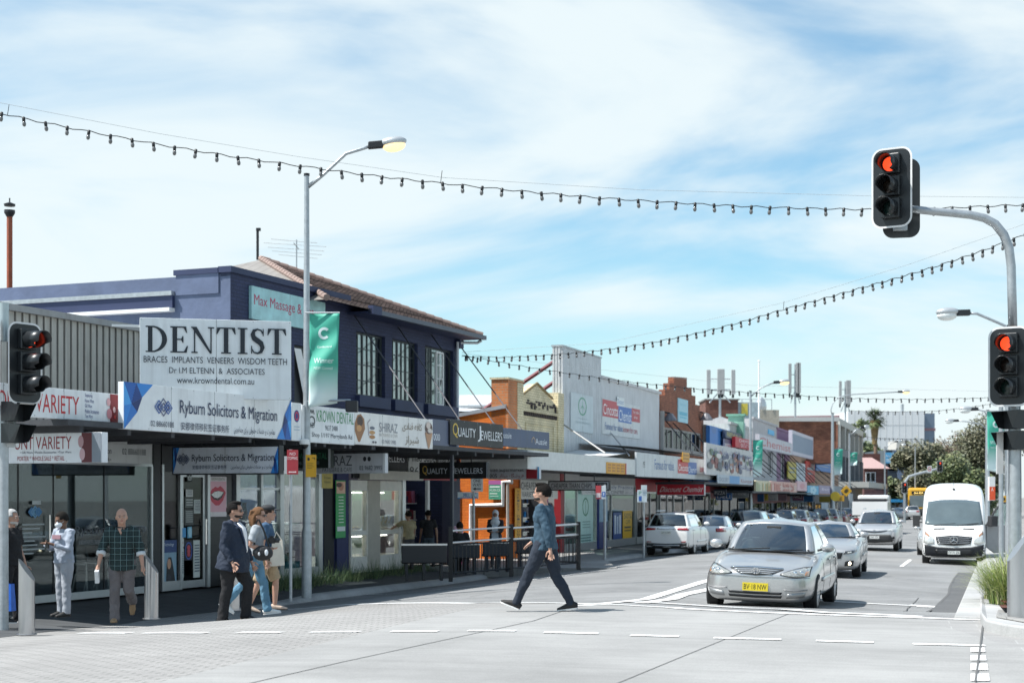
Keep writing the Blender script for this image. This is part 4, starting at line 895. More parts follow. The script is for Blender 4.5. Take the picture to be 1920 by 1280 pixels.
sign(FA, 'phone number lettered on the pale board over the solicitors glass', 190, 280, 832, 870, .04, .015, '#dadcda', [('t', 'Migration', -.12, .20, .22, .6, '#4a5058', .0), ('t', '02 88660188', .42, .92, .22, .52, '#353b44', .0), ('t', arabic('حقوقی'), .0, .2, .68, .9, '#4a5058', .0)], 'wall_lettering', 'sign')
# ------------------------------------------------------------------ second block beyond the lane
def shopfront(par, T, px0, px1, zb, zt, fm, gm, mull=(), y=0, kick=.3, depth=1.6, inner=None, name='shop_window'):
 a, b = T(px0), T(px1); f = MB()
 f.box(a, a + .06, y - .05, y + .05, zb, zt, fm).box(b - .06, b, y - .05, y + .05, zb, zt, fm).box(a + .06, b - .06, y - .05, y + .05, zt - .07, zt, fm).box(a + .06, b - .06, y - .05, y + .05, zb, zb + kick, fm)
 for px in mull: f.box(T(px) - .035, T(px) + .035, y - .045, y + .045, zb + kick, zt - .07, fm)
 o = f.build(name, par)
 MB().box(a + .06, b - .06, y - .004, y + .004, zb + kick, zt - .07, gm).build('pane', o)
 if inner is not None:
  im = MB(); im.quad((a, y + depth, zb), (b, y + depth, zb), (b, y + depth, zt), (a, y + depth, zt), inner).quad((a, y + .06, zb), (a, y + depth, zb), (a, y + depth, zt), (a, y + .06, zt), inner).quad((b, y + .06, zb), (b, y + depth, zb), (b, y + depth, zt), (b, y + .06, zt), inner)
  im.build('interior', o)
 return o
ORB = brick('#e07a22', '#d56d1a', '#c9651a', .24, .086, .010, .7, .4, .15, 'orange_painted_brick')
YELB = brick('#dfd3b2', '#d2c4a0', '#a89a7c', .24, .086, .010, .8, .4, .25, 'yellow_painted_brick')
DKB = brick('#4a3d38', '#3c312e', '#2b2624', .24, .086, .01, .8, .4, .3, 'sooty_brick')
t0 = 0
YB = thing('yellow_shop', 'yellow brick shop with small pediment and bright orange side wall', 'building', FB.P(0), FB.rz)
T = lambda px, d=0: FB.t(px, d)
q1, q2, q3, q4 = T(965), T(976), T(1037), T(1045)
m = MB().box(0, q2, -.08, .5, 3.1, 5.80, brick('#c97a45', '#b96c3a', '#a08a70', .24, .086, .010, .8, .4, .25, 'orange_brick'))
m.box(q1 + .02, q2 + .015, -.10, .35, 3.1, 5.76, YELB).box(-.04, q2 + .04, -.12, .55, 5.80, 5.86, YELB)
m.build('pier', YB)
pk = T(1006)
MB().prism([(q2, 3.1), (q4, 3.1), (q4, 5.2), (q3, 5.36), (q3 - .2, 5.42), (pk + .1, 5.86), (pk - .1, 5.86), (q2 + .1, 5.34), (q2, 5.34)], 0, .3, YELB).build('parapet', YB)
d_ = MB()
for i in range(int((q4 - q2) / .2)): d_.box(q2 + .05 + i * .2, q2 + .16 + i * .2, -.06, 0, 4.72, 4.85, DKB)
d_.box(q2 + .02, q4 - .02, -.10, 0, 4.86, 4.95, YELB)
a, b = Vector((q2 + .1, 0, 5.33)), Vector((pk, 0, 5.84)); c = Vector((q3 - .15, 0, 5.42))
for p_, q_ in ((a, b), (b, c)): d_.tube([p_ + Vector((0, -.02, .05)), q_ + Vector((0, -.02, .05))], .045, mat('#8a7752', .8, name='weathered_coping'), 6)
for i in range(26):
 rr_ = random.Random(i); x = q2 + .2 + (q4 - q2 - .4) * rr_.random(); d_.box(x, x + .22, -.008, 0, 4.95 + .086 * int(rr_.random() * 4), 5.02 + .086 * int(rr_.random() * 4) if False else 4.95 + .086 * int(rr_.random() * 4) + .07, DKB)
d_.build('cornice', YB)
MB().box(q4 - .05, T(1055), -.05, .35, 3.1, 5.72, YELB).build('end_pier', YB)
fr_ = MB()
for x0, x1, z0, z1 in ((q2 + .5, q4 - .5, 4.45, 4.5), (q2 + .5, q4 - .5, 3.5, 3.55), (q2 + .5, q2 + .55, 3.55, 4.45), (q4 - .55, q4 - .5, 3.55, 4.45)): fr_.box(x0, x1, -.035, 0, z0, z1, YELB)
fr_.build('moulding', YB)
MB().box(q2, T(1055), -.02, .05, 3.05, 3.36, DKB).build('base_course', YB)
w_ = MB().prism([(.001, -.06), (6, -.06), (6, 3.9), (.001, 4.86)], 0, .25, ORB, M=Matrix(((0, 1, 0, 0), (1, 0, 0, 0), (0, 0, 1, 0), (0, 0, 0, 1)))); w_.build('side_wall', YB)
MB().prism([(-.02, 4.86), (6, 3.90), (6, 4.02), (-.02, 4.98)], -.06, .3, mat((.36, .38, .4), .5, .3, name='metal_capping'), M=Matrix(((0, 1, 0, 0), (1, 0, 0, 0), (0, 0, 1, 0), (0, 0, 0, 1)))).build('capping', YB)
WP = mat((.75, .75, .74), .4, name='white_pipe')
def sidew(px, py):      # point on the orange side wall seen at px, py
 k = (px - HX) / FPX; p = FB.P(0); n = FB.n; s = (k * p.y - p.x) / (n.x - k * n.y); Y = p.y + n.y * s
 return (-.06, -s, CZ + (HY - py) / FPX * Y)
pl = [sidew(*q) for q in ((884, 1012), (884, 947), (944, 946), (944, 903), (962, 903))]; MB().tube(pl, .075, WP, 8).tube([(p[0], p[1], p[2]) for p in [sidew(953, 900), sidew(953, 1018)]], .05, mat((.45, .42, .38), .5, name='grey_pipe'), 8).build('drain_pipe', YB)
def swall(lab, px0, px1, y0, y1, base, art=(), name='poster', cat='poster', th=.02):
 p = sidew(px0, y1); q = sidew(px1, y0); w0 = FB.P(0)
 loc = FB.P(0) + Vector((FB.u.x * -.09, FB.u.y * -.09, 0)) + Vector((FB.n.x, FB.n.y, 0)) * (-p[1]); loc.z = p[2]
 return board(name, lab, cat, loc, math.atan2(FB.n.y, FB.n.x), p[1] - q[1], q[2] - p[2], th, base, art)
swall('green and pink poster pasted on the orange side wall', 918, 941, 900, 936, '#4fa385', [('r', 0, 1, 0, .22, '#b66aa6'), ('r', .1, .9, .3, .38, '#d8ebe2'), ('t', 'PRODUCE', .08, .92, .46, .58, '#e6f1ea', .02), ('r', .1, .7, .66, .72, '#cfe6da'), ('r', .1, .8, .8, .86, '#a9d5c3')])
swall('tall pink and white notice strip at the left edge of the orange wall', 849, 859, 905, 990, '#d9c9d6', [('r', .1, .9, .05 + i * .12, .12 + i * .12, ['#c34d86', '#e9e6ee', '#4a6fb0', '#d88ab0'][i % 4]) for i in range(8)])
FBA = lambda *a, **k: sign(FB, *a, **k)
FBA('tall yellow vertical banner with black letters on the corner of the orange wall', 966, 977, 915, 1014, d=.14, th=.02, base='#e2a42c', art=[('t', 'VARIETY DISCOUNT'[i], .3, .7, .04 + i * .058, .08 + i * .058, '#4b3a1c', .0) for i in range(16) if 'VARIETY DISCOUNT'[i] != ' '], name='banner', cat='banner')
# lower shop front of the yellow shop
MB().box(q2, T(1055), -.02, .1, 2.35, 3.04, mat((.40, .39, .38), .7, name='pale_bulkhead')).build('bulkhead', YB)
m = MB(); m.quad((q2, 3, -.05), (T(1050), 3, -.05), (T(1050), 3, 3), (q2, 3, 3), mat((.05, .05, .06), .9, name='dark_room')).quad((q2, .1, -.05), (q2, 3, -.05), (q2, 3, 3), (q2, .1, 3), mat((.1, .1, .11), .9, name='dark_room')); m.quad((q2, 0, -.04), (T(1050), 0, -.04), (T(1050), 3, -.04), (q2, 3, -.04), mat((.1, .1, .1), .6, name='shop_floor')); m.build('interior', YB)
MB().box(T(1049), T(1055), -.05, .2, -.05, 3.04, mat('#8f2029', .5, name='red_pier')).build('red_pier', YB); MB().box(0, q2, -.02, .4, -.05, 3.1, ORB).build('shop_pier', YB)
shelf_goods(FB, 980, 1008, .9, 'goods_shelf', 'dark shelves of blue and grey goods in the discount shop opening', 11, (.3, .8, 1.3, 1.8), ['#23262e', '#2e5f9c', '#4a4e5a', '#8a8f98', '#1d6fb0', '#5a4a52'])
shelf_goods(FB, 1012, 1047, .5, 'goods_shelf', 'bright mixed goods stacked at the discount shop front', 13, (.25, .7, 1.2, 1.7), ['#2f9a4f', '#c33f4a', '#d8d4cc', '#3d6fb5', '#57b84f', '#8d4a9a'])
FBA('white board lettered in black over the discount shop opening', 977, 1046, 900, 935, d=.10, th=.05, base='#d8d6d1', art=[('t', 'CHEAPER THAN CHIPS', .0, .99, .12, .50, '#2a2d33', .02), ('t', 'VARIETY DISCOUNT', .02, .86, .62, .90, '#3a3d44', .02)])
psign(FB, 'grey lightbox in black capitals hanging beside the walking man', 1030, 1141, 903, 917, .55, base='#b9bcbf', frame=DARK, fw=.04, art=[('t', 'CHEAPER THAN CHIPS', .03, .72, .18, .84, '#1c1f24', .02), ('r', .78, .98, .1, .9, '#23262c'), ('t', 'SALE', .81, .95, .25, .75, '#9aa0a6', .02)])
# white ribbed hoarding tower
TW = thing('ribbed_hoarding', 'tall pale ribbed metal hoarding rising above the yellow shop', 'hoarding', FB.P(T(1055)), FB.rz)
lt = T(1127) - T(1055); zt0 = FB.z(1055, 657); zt1 = FB.z(1127, 672)
RB = ribs((.55, .57, .59), .16, dirt=.45)
MB().prism([(0, 3.0), (lt, 3.0), (lt, zt1), (0, zt1)], 0, .05, RB).build('front_sheet', TW)
RB2 = mat((.62, .63, .63), .45, .2, .1, name='side_sheet')
sd = MB()
for i in range(6): sd.box(-.03 if i % 2 else -.0, .05, .05 + i * .055, .05 + (i + 1) * .055, 4.9, zt1, RB2)
sd.build('side_sheet', TW); MB().box(-.05, lt + .02, -.03, .42, zt1, zt1 + .06, GALV).box(.05, lt - .02, .30, .34, 3.2, zt1, GALV).build('capping', TW)
MR = mat('#6b3038', .6, name='maroon_steel')
for zz, xx in ((zt1 - .5, .2), (zt1 - 1.25, .2)):
 for e_ in (0, lt - .6): MB().tube([(xx + e_, .36, zz), (xx + e_ - .3, 4.4, zz - 2.6)], .075, MR, 4).build('brace', TW)
FBA('white panel with a green leaf ring emblem on the ribbed hoarding', 1071, 1112, 739, 810, d=.05, th=.04, base='#c9d3d6', art=[('o', .5, .32, .19, .24, .16, '#4a9a7a'), ('l', [(.5, .2), (.5, .5)], .05, '#6fb59a'), ('l', [(.42, .38), (.5, .30), (.58, .38)], .04, '#6fb59a'), ('t', 'Merrylands', .3, .72, .62, .67, '#9fb3b8', .0), ('t', 'Family Medical', .2, .82, .72, .79, '#a9bcc0', .0)])
# chemist wall and its shop floor
CW = thing('chemist_building', 'plain pale rendered chemist shop wall with a long white awning', 'building', FB.P(T(1055)), FB.rz); o0 = T(1055)
U = lambda px, d=0: FB.t(px, d) - o0
CWM = mat((.62, .63, .64), .75, 0, .10, 1.2, .2, 12, dirt=.18, name='pale_render')
zc0 = FB.z(1182, 724)
MB().box(lt + .0, U(1237), .02, .3, 3.0, zc0, CWM).build('wall', CW)
MB().box(lt, U(1238), -.06, .36, zc0, zc0 + .12, mat((.6, .6, .6), .6, dirt=.3, name='parapet_cap')).build('parapet', CW)
MB().box(lt, U(1237), .3, 9, 5.6, 5.7, GALV).build('roof', CW)
FBA('large chemist wall sign in red and blue high on the pale wall', 1129.5, 1200, 754, 818, d=.02, th=.05, zpx=1165, base='#d5d8d8', art=[('r', .0, .40, .02, .50, '#bd3a48'), ('r', .40, .76, .12, .58, '#2f68b3'), ('r', .76, .995, .1, .5, '#b83a48'), ('r', .36, .56, -.14, .12, '#dfe3e3'), ('t', 'Discount', .38, .54, -.08, .06, '#3a6ea8', .01),
 ('t', 'Cincotta', .02, .39, .14, .44, '#eef0f0', .02), ('t', 'Chemist', .42, .75, .22, .54, '#eef2f6', .02), ('t', 'Your online', .79, .97, .16, .25, '#f0e6e8', .01), ('t', 'shop', .82, .92, .32, .42, '#f0e6e8', .01), ('t', 'Famous for value.', .06, .52, .66, .86, '#3a66a4', .01), ('t', 'known for care.', .53, .93, .68, .86, '#b8445a', .01)])
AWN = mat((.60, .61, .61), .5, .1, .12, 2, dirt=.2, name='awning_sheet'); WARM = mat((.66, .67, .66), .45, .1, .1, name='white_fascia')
a0, a1 = U(990, 2.2), U(1192, 2.2)
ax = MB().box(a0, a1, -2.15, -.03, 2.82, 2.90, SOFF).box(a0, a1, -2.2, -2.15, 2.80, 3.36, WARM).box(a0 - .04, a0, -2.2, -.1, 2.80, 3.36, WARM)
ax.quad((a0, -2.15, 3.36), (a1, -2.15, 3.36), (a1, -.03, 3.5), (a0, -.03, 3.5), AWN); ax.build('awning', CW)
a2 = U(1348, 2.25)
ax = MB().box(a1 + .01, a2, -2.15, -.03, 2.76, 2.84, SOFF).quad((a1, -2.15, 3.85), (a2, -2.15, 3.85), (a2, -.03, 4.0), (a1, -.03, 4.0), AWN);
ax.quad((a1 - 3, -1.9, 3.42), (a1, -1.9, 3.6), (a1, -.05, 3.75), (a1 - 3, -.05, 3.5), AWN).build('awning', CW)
for px, py, bx in ((1056, 795, 1135), (1146, 812, 1180)): MB().tube([(U(px), 0, FB.z(px, py)), (U(bx, 2.1), -2.1, 3.5)], .03, mat((.45, .45, .45), .5, .4, name='awning_rod'), 6).build('tie_rod', CW)
FBA('yellow panel of small print at the end of the plain white awning', 1137, 1174, 867, 888, d=2.215, th=.01, base='#e3a52c', art=[('r', .06 + .22 * i, .22 + .22 * i, .14 + .26 * j, .30 + .26 * j, '#b5741d') for i in range(4) for j in range(3)] + [('r', .94, 1, 0, 1, '#c2412e')])
FBA('long white chemist fascia with a red and blue centre block', 1194, 1348, 855.5, 896.5, d=2.25, th=.08, base='#cdd1d2', art=[('t', '195', .06, .08, .36, .62, '#3a3f46', .0), ('t', 'Famous for value.', .18, .40, .22, .66, '#3a68a6', .015), ('r', .44, .58, .12, .76, '#c23d43'), ('r', .57, .68, .2, .78, '#3467a8'), ('t', 'Cincotta', .45, .57, .34, .64, '#f2f0ee', .02), ('t', 'Chemist', .575, .675, .40, .70, '#eef2f6', .02), ('t', 'known for care.', .725, .87, .28, .64, '#bf4a5c', .012), ('r', .93, .965, .14, .84, '#b98d34')])
FBA('small tilted yellow sign clipped over the chemist fascia', 1280, 1293, 848, 866, d=2.34, th=.03, base='#dca33b', art=[('r', .1, .9, .2, .4, '#a9731f'), ('r', .1, .9, .55, .75, '#a9731f')])
# medical centre + pharmacy front
RED = mat('#bf2636', .5, name='red_bulkhead')
MB().box(U(1056), U(1190) , -.02, .1, 2.45, 2.82, mat((.5, .5, .5), .6, name='white_bulkhead')).box(U(1190), U(1330), -.03, .1, 2.2, 2.78, RED).build('bulkhead', CW)
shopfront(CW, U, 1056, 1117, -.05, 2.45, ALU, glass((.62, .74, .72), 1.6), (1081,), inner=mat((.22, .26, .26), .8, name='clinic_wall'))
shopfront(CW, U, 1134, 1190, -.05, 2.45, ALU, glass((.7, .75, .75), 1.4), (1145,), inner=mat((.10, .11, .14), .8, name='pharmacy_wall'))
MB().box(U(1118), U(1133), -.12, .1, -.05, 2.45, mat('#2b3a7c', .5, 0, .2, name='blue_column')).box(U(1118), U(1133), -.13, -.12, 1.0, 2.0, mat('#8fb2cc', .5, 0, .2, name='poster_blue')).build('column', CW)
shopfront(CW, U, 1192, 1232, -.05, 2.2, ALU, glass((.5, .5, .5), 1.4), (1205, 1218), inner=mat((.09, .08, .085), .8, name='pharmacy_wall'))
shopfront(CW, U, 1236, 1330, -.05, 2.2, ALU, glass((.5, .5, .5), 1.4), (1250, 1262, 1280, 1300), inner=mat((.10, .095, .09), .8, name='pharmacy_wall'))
FBA('mint green clinic window panel with leaf ring and small print', 1083, 1112, 925, 1028, d=.02, th=.01, base='#c4e6df', art=[('o', .5, .24, .20, .17, .2, '#3f8f72'), ('l', [(.5, .14), (.5, .36)], .05, '#3f8f72')] + [('r', .3, .8, .5 + .05 * i, .52 + .05 * i, '#7fa9a2') for i in range(3)] + [('r', .2, .85, .74 + .05 * i, .765 + .05 * i, '#5f8c88') for i in range(3)], name='window_panel', cat='window sign')
FBA('yellow half price poster in the pharmacy window', 1168, 1185, 957, 1013, d=.03, th=.01, base='#e0b021', art=[('t', '50%', .1, .95, .08, .26, '#2a2618', .02), ('t', 'OFF', .3, .8, .30, .44, '#2a2618', .02), ('r', .15, .85, .52, .58, '#3d3520'), ('r', .15, .85, .64, .68, '#3d3520')], name='poster', cat='poster')
FBA('dark blue product poster beside the half price poster', 1150, 1166, 960, 1010, d=.03, th=.01, base='#25498c', art=[('r', .12, .3, .1, .8, '#cdd7e4'), ('r', .4, .58, .15, .8, '#b9c7da'), ('r', .68, .86, .1, .8, '#d7dde6')], name='poster', cat='poster')
FBA('long white medical centre board over the clinic windows', 1092, 1188, 908, 927, d=.14, th=.05, base='#e2e5e8', art=[('t', 'Family Practice', .40, .98, .08, .50, '#6d7fa4', .0), ('t', '—— MEDICAL CENTRE ——', .05, .95, .58, .92, '#22304f', .02)])
psign(FB, 'red lightbox with white italic chemist lettering over the footpath', 1232, 1320, 907, 927, .5, base='#c62839', frame='#d7d2d2', fw=.03, art=[('t', 'Discount Chemist', .05, .95, .22, .74, '#eee6e4', .015, .12)])
# brown brick shop with stepped gable
GB = thing('stepped_gable_shop', 'brown brick shop with stepped gable and a row of tall windows', 'building', FB.P(T(1238)), FB.rz); o1 = T(1238)
V = lambda px, d=0: FB.t(px, d) - o1
BRB = brick('#a66a4e', '#8f5843', '#5c463c', .24, .086, .010, .85, .5, .25, 'brown_brick')
Z = lambda px, py: FB.z(px, py)
st = [(1238, 764), (1238, 741), (1247, 741), (1247, 730), (1255, 730), (1255, 718), (1264, 718), (1264, 706), (1288, 708), (1288, 726), (1297, 727), (1297, 741), (1304, 742), (1304, 758), (1312, 760), (1312, 772), (1319, 773)]
pts = [(V(px), Z(px, py)) for px, py in st]; x1 = V(1319); wz0, wz1 = Z(1280, 846), Z(1280, 806)
xw0, xw1 = V(1244), V(1315)
MB().prism([(0, wz1)] + pts + [(x1, wz1)], 0, .3, BRB).box(0, xw0, 0, .3, 3.0, wz1, BRB).box(xw1, x1, 0, .3, 3.0, wz1, BRB).box(xw0, xw1, 0, .3, 3.0, wz0, BRB).build('wall', GB)
MB().box(0, x1, .3, 9, 6.3, 6.4, GALV).build('roof', GB)
for i in range(4):
 a = xw0 + (xw1 - xw0) * i / 4; b = xw0 + (xw1 - xw0) * (i + 1) / 4; f = MB(); FW = mat((.32, .31, .30), .6, name='grey_timber')
 f.box(a, a + .10, .05, .15, wz0, wz1, FW).box(b - .10, b, .05, .15, wz0, wz1, FW).box(a + .1, b - .1, .05, .15, wz0, wz0 + .1, FW).box(a + .1, b - .1, .05, .15, wz1 - .1, wz1, FW).box((a + b) / 2 - .03, (a + b) / 2 + .03, .06, .14, wz0 + .1, wz1 - .1, FW)
 o = f.build('window', GB); MB().box(a + .1, b - .1, .09, .1, wz0 + .1, wz1 - .1, glass((.4, .44, .46), 1.0)).build('pane', o); MB().quad((a, .6, wz0), (b, .6, wz0), (b, .6, wz1), (a, .6, wz1), DARK).build('blind', o)
MB().box(-.02, x1 + .02, -.08, .0, wz0 - .14, wz0 - .002, FW).box(-.04, .16, -.16, 0, 3.9, 5.9, FW).box(x1 - .16, x1 + .04, -.16, 0, 3.9, 5.7, FW).build('trim', GB)
for px in (1243, 1312):
 MB().lathe([(.12, 0), (.32, -.28), (.34, -.34), (.1, -.30)], (V(px), -.34, Z(px, 775)), mat('#6a6a70', .5, name='lamp_hood'), 12).tube([(V(px), -.02, Z(px, 772)), (V(px), -.34, Z(px, 775))], .04, DARK, 6).build('wall_lamp', GB)
for px, py, bx in ((1246, 786, 1298), (1262, 793, 1318), (1288, 795, 1340)): MB().tube([(V(px), -.01, Z(px, py)), (V(bx, 2.1), -2.1, 3.9)], .03, DARK, 6).build('tie_rod', GB)
FBA('pale blue square sign on the brick gable', 1272, 1290, 748, 792, d=.05, th=.05, base='#a9d8e6', art=[('r', .1, .9, .55, .7, '#4fb3cf'), ('r', .15, .85, .75, .82, '#62bdd6'), ('r', .2, .8, .2, .3, '#8fc7d9')])
# sheds and roofs behind
m = thing('rear_shed', 'pale grey sheet roof with a low brick wall behind the orange wall', 'shed', (at(868, 775, 62).x - 8, 62, 0))
MB().box(0, 9.4, .1, 6, 0, 5.35, brick('#b99a84', '#a5866f', '#8c7b6c', name='pale_brick')).build('wall', m); MB().add([(-.2, -.1, 5.4), (9.5, -.1, 5.4), (9.5, 6, 6.45), (-.2, 6, 6.45)], [(0, 1, 2, 3)], ribs((.5, .52, .54), .25)).build('roof', m)
# ------------------------------------------------------------------ far row of small shops
UP = {}
def far_shop(label, px0, px1, top, col, awn, fasc, wins=(), seed=0, name='far_shop', roofz=None, fm=None):
 F = FC; t0 = F.t(px0); o = thing(name, label, 'building', F.P(t0), F.rz); T = lambda px, d=0: F.t(px, d) - t0
 W = T(px1); zt = F.z((px0 + px1) / 2, top); pm = (px0 + px1) / 2; zb = g(F.P(F.t(pm), 4).x, F.P(F.t(pm)).y) + .1
 wm = fm or mat(col, .7, 0, .18, 1.5, .15, 10, dirt=.25, name='painted_render')
 za = F.z(pm, awn, 2.2); zf = F.z(pm, fasc, 2.2)
 MB().wall(0, W, za, zt, [(T(a), T(b), F.z(a, d_), F.z(a, c)) for a, b, c, d_ in wins], 0, .2, wm).quad((0, 8, za), (0, 0, za), (0, 0, zt), (0, 8, zt), wm).quad((0, 0, zt), (W, 0, zt), (W, 8, zt), (0, 8, zt), GALV).build('wall', o)
 MB().box(-.05, W + .05, -.08, .12, zt - .02, zt + .12, wm).build('parapet', o)
 for a, b, c, d_ in wins:
  f = MB(); x0, x1, z0, z1 = T(a), T(b), F.z(a, d_), F.z(a, c); f.box(x0, x0 + .1, .08, .16, z0, z1, WHITE).box(x1 - .1, x1, .08, .16, z0, z1, WHITE).box(x0 + .1, x1 - .1, .08, .16, z0, z0 + .08, WHITE).box((x0 + x1) / 2 - .05, (x0 + x1) / 2 + .05, .08, .16, z0 + .08, z1, WHITE)
  w = f.build('window', o); MB().box(x0 + .1, x1 - .1, .12, .13, z0, z1, glass((.25, .28, .3), 2)).build('pane', w); MB().quad((x0, .5, z0), (x1, .5, z0), (x1, .5, z1), (x0, .5, z1), DARK).build('blind', w)
 a0, a1 = T(px0, 2.2), T(px1, 2.2)
 MB().box(a0, a1, -2.2, -.02, za - .06, za + .04, SOFF).quad((a0, -2.2, zf), (a1, -2.2, zf), (a1, -.02, zf + .15), (a0, -.02, zf + .15), AWN).build('awning', o)
 for s in (.2, .55, .85): MB().tube([(W * s, -.02, zf + (zt - zf) * .62), (W * s + .6, -2.1, zf + .1)], .028, DARK, 5).build('tie_rod', o)
 # shop front below
 rr = random.Random(seed); f = MB(); n = max(3, int(W / 2.6))
 zc = za - .7
 f.box(0, W, -.02, .1, zc, za, mat(rr.choice(['#3a3d44', '#6b2a30', '#2d4a66', '#55504a']), .6, 0, .2, name='shop_header'))
 for i in range(n + 1): x = (W - .1) * i / n; f.box(x, x + .09, -.04, .06, zb - .3, zc, DARK if rr.random() < .75 else ALU)
 f.box(0, W, -.03, .05, zb - .4, zb + .35, mat(rr.choice(['#4a4a4c', '#7a4a3a', '#8a8a86', '#3a3f4a']), .6, name='stall_riser')); s = f.build('shop_window', o)
 MB().box(0, W, .0, .008, zb + .3, zc, glass((.35, .37, .38), 1.5)).build('pane', s)
 q = MB().quad((0, 1.5, zb - .3), (W, 1.5, zb - .3), (W, 1.5, za), (0, 1.5, za), DARK)
 for i in range(n * 2):
  x = rr.uniform(0, W - .6); z = zb + rr.uniform(.3, 1.6); q.box(x, x + rr.uniform(.2, .7), .5, .52, z, z + rr.uniform(.2, .7), mat(rr.choice(['#c9c2b4', '#b2474f', '#d0a848', '#4a6a9a', '#8fae9c', '#d9d9d9', '#703a5a']), .6, 0, .2, 12))
 q.build('window_display', o)
 return o, T
far_shop('blue fronted shop beneath the big Arabic picture sign', 1321, 1368, 806, '#2f74b8', 906, 890, seed=1)
o, T_ = far_shop('white fronted shop with a pale green pier and a red chemist board', 1368, 1410, 800, '#b8bab6', 908, 892, seed=2)
far_shop('narrow white shop with a swooping gable behind the first banner', 1411, 1456, 792, '#b9b7b8', 922, 903, ((1440, 1449, 846, 890),), seed=3)
far_shop('mauve shop with dark upper windows under the chemist board', 1456, 1481, 808, '#8d6a86', 922, 904, ((1464, 1472, 850, 898),), seed=4)
far_shop('shop with yellow, white and red upper panels', 1481, 1528, 838, '#a98d74', 924, 906, ((1500, 1508, 880, 906),), seed=5)
far_shop('low tan shop with a blue board beside the brick side wall', 1528, 1572, 868, '#9b7a64', 928, 912, seed=6)
C = lambda *a, **k: sign(FC, *a, **k)
rr = random.Random(21)
coll = []
for i in range(70):
 coll.append(('e', rr.uniform(.03, .97), rr.uniform(.25, .8), rr.uniform(.015, .05), rr.uniform(.05, .14), rr.choice(['#3c4658', '#6b3a34', '#8a8f9c', '#2b3a66', '#a9705a', '#d8d2cc', '#4a6a4a', '#7c2a30'])))
C('big white sign crowded with fruit pictures and blue Arabic lettering', 1324, 1411, 838, 893, d=2.2, th=.1, base='#c9c8c8', art=coll + [('t', arabic('سوپرمارکت خراسان'), .08, .95, .10, .36, '#2c3f8c', .03), ('t', arabic('فروشگاه ایرانی'), .30, .97, .52, .74, '#2c3f8c', .03)])
C('blue and white grocery fascia below the fruit picture sign', 1346, 1412, 892, 907, d=2.26, th=.05, base='#b9c4ce', art=[('r', .3, .58, .02, .98, '#4d92c9'), ('t', 'GROCERY', .03, .27, .3, .8, '#6a7a94', .02), ('t', 'Khorasan', .62, .96, .3, .8, '#8f4a58', .02)])
C('bright blue figure shaped sign standing on the blue shop parapet', 1331, 1346, 799, 836, d=.4, th=.2, base='#2a70ba', art=[('e', .5, .2, .3, .16, '#1f5fa6')])
C('red board with bold white chemist capitals', 1379, 1411, 822, 841, d=.5, th=.2, base='#c22a38', art=[('t', 'CHEMIST 1', .2, .98, .12, .42, '#f4eeee', .03), ('t', 'OUTLET PLUS', .3, .98, .54, .86, '#f4eeee', .02)])
C('small navy and yellow board beside the red chemist board', 1361, 1392, 810, 824, d=.3, th=.2, base='#39465e', art=[('t', 'FRESH', .08, .5, .2, .8, '#c9bf5a', .02), ('t', 'FRUIT', .55, .95, .3, .85, '#c9bf5a', .02)])
C('dark red and white poster below the navy and yellow board', 1359, 1378, 824, 842, d=.25, th=.1, base='#b8b0ba', art=[('r', 0, 1, 0, .45, '#4d3560'), ('t', 'OPEN', .1, .9, .55, .9, '#b33a4e', .03)])
gp_ = FC.P(FC.t(1382), .3, 0); o = thing('green_pier', 'pale green parapet pier with stepped cap beside a teal hoarding', 'pier', gp_, FC.rz)
MB().box(-.22, .22, -.1, .8, 4, FC.z(1382, 780), mat('#7fae9c', .7, 0, .15, name='pale_green')).build('shaft', o); MB().box(-.32, .32, -.2, .9, FC.z(1382, 780), FC.z(1382, 776), mat('#6fa08d', .7, name='green_cap')).build('cap', o)
MB().box(.25, 2.2, .2, .5, 4.5, FC.z(1396, 784), mat('#3f7f7c', .6, 0, .2, name='teal_sheet')).box(.5, 2.0, .1, .2, 4.8, FC.z(1396, 795), mat('#8fb3b3', .6, 0, .3, 6, name='lattice')).build('hoarding', o)
C('white board with bold red chemist lettering partly behind the banner', 1424, 1485, 822, 846, d=1.2, th=.25, base='#c4c3cb', art=[('t', 'Chemist', .0, .95, .2, .8, '#b23446', .03)])
C('grey blank billboard in a pale frame next to the chemist board', 1486, 1524, 819, 850, d=1.0, th=.25, base='#7f8fa6', frame='#c4bfcc', fw=.25)
C('cyan poster on the swooping white gable', 1441, 1452, 806, 815, d=.05, th=.05, base='#4fb5e2')
for a, b, y0, y1, c, lab in ((1478, 1493, 866, 898, '#c9b84a', 'yellow and dark poster panel above the far awnings'), (1494, 1510, 868, 903, '#c6cfd6', 'plain white panel above the far awnings'), (1511, 1528, 865, 904, '#c2322c', 'bright red panel above the far awnings'), (1530, 1562, 862, 884, '#2f72b8', 'blue board with white print on the tan shop'), (1519, 1527, 866, 882, '#c9d6de', 'small white panel over the red one')):
 C(lab, a, b, y0, y1, d=.3, th=.1, base=c, art=[('r', .15, .85, .3, .4, '#8f99a6'), ('r', .15, .75, .55, .62, '#8f99a6')])
pat = lambda n, cs, s: [('r', i / n, (i + .7) / n, .1 + .3 * random.Random(s + i).random(), .9, random.Random(s * 3 + i).choice(cs)) for i in range(n)]
C('cream striped fascia of the first shop past the green banner', 1418, 1445, 901, 922, d=2.2, base='#d8cfae', art=pat(14, ['#8a9a62', '#c9a46a', '#e9e2cc', '#a5b58c'], 3))
C('pink fascia crowded with red patterns', 1446, 1494, 903, 922, d=2.2, base='#d3a49a', art=pat(22, ['#b5524a', '#c97a6c', '#e6cbc2', '#a8433f'], 5) + [('t', 'Saveria', .3, .8, .4, .75, '#f2e6e2', .02)])
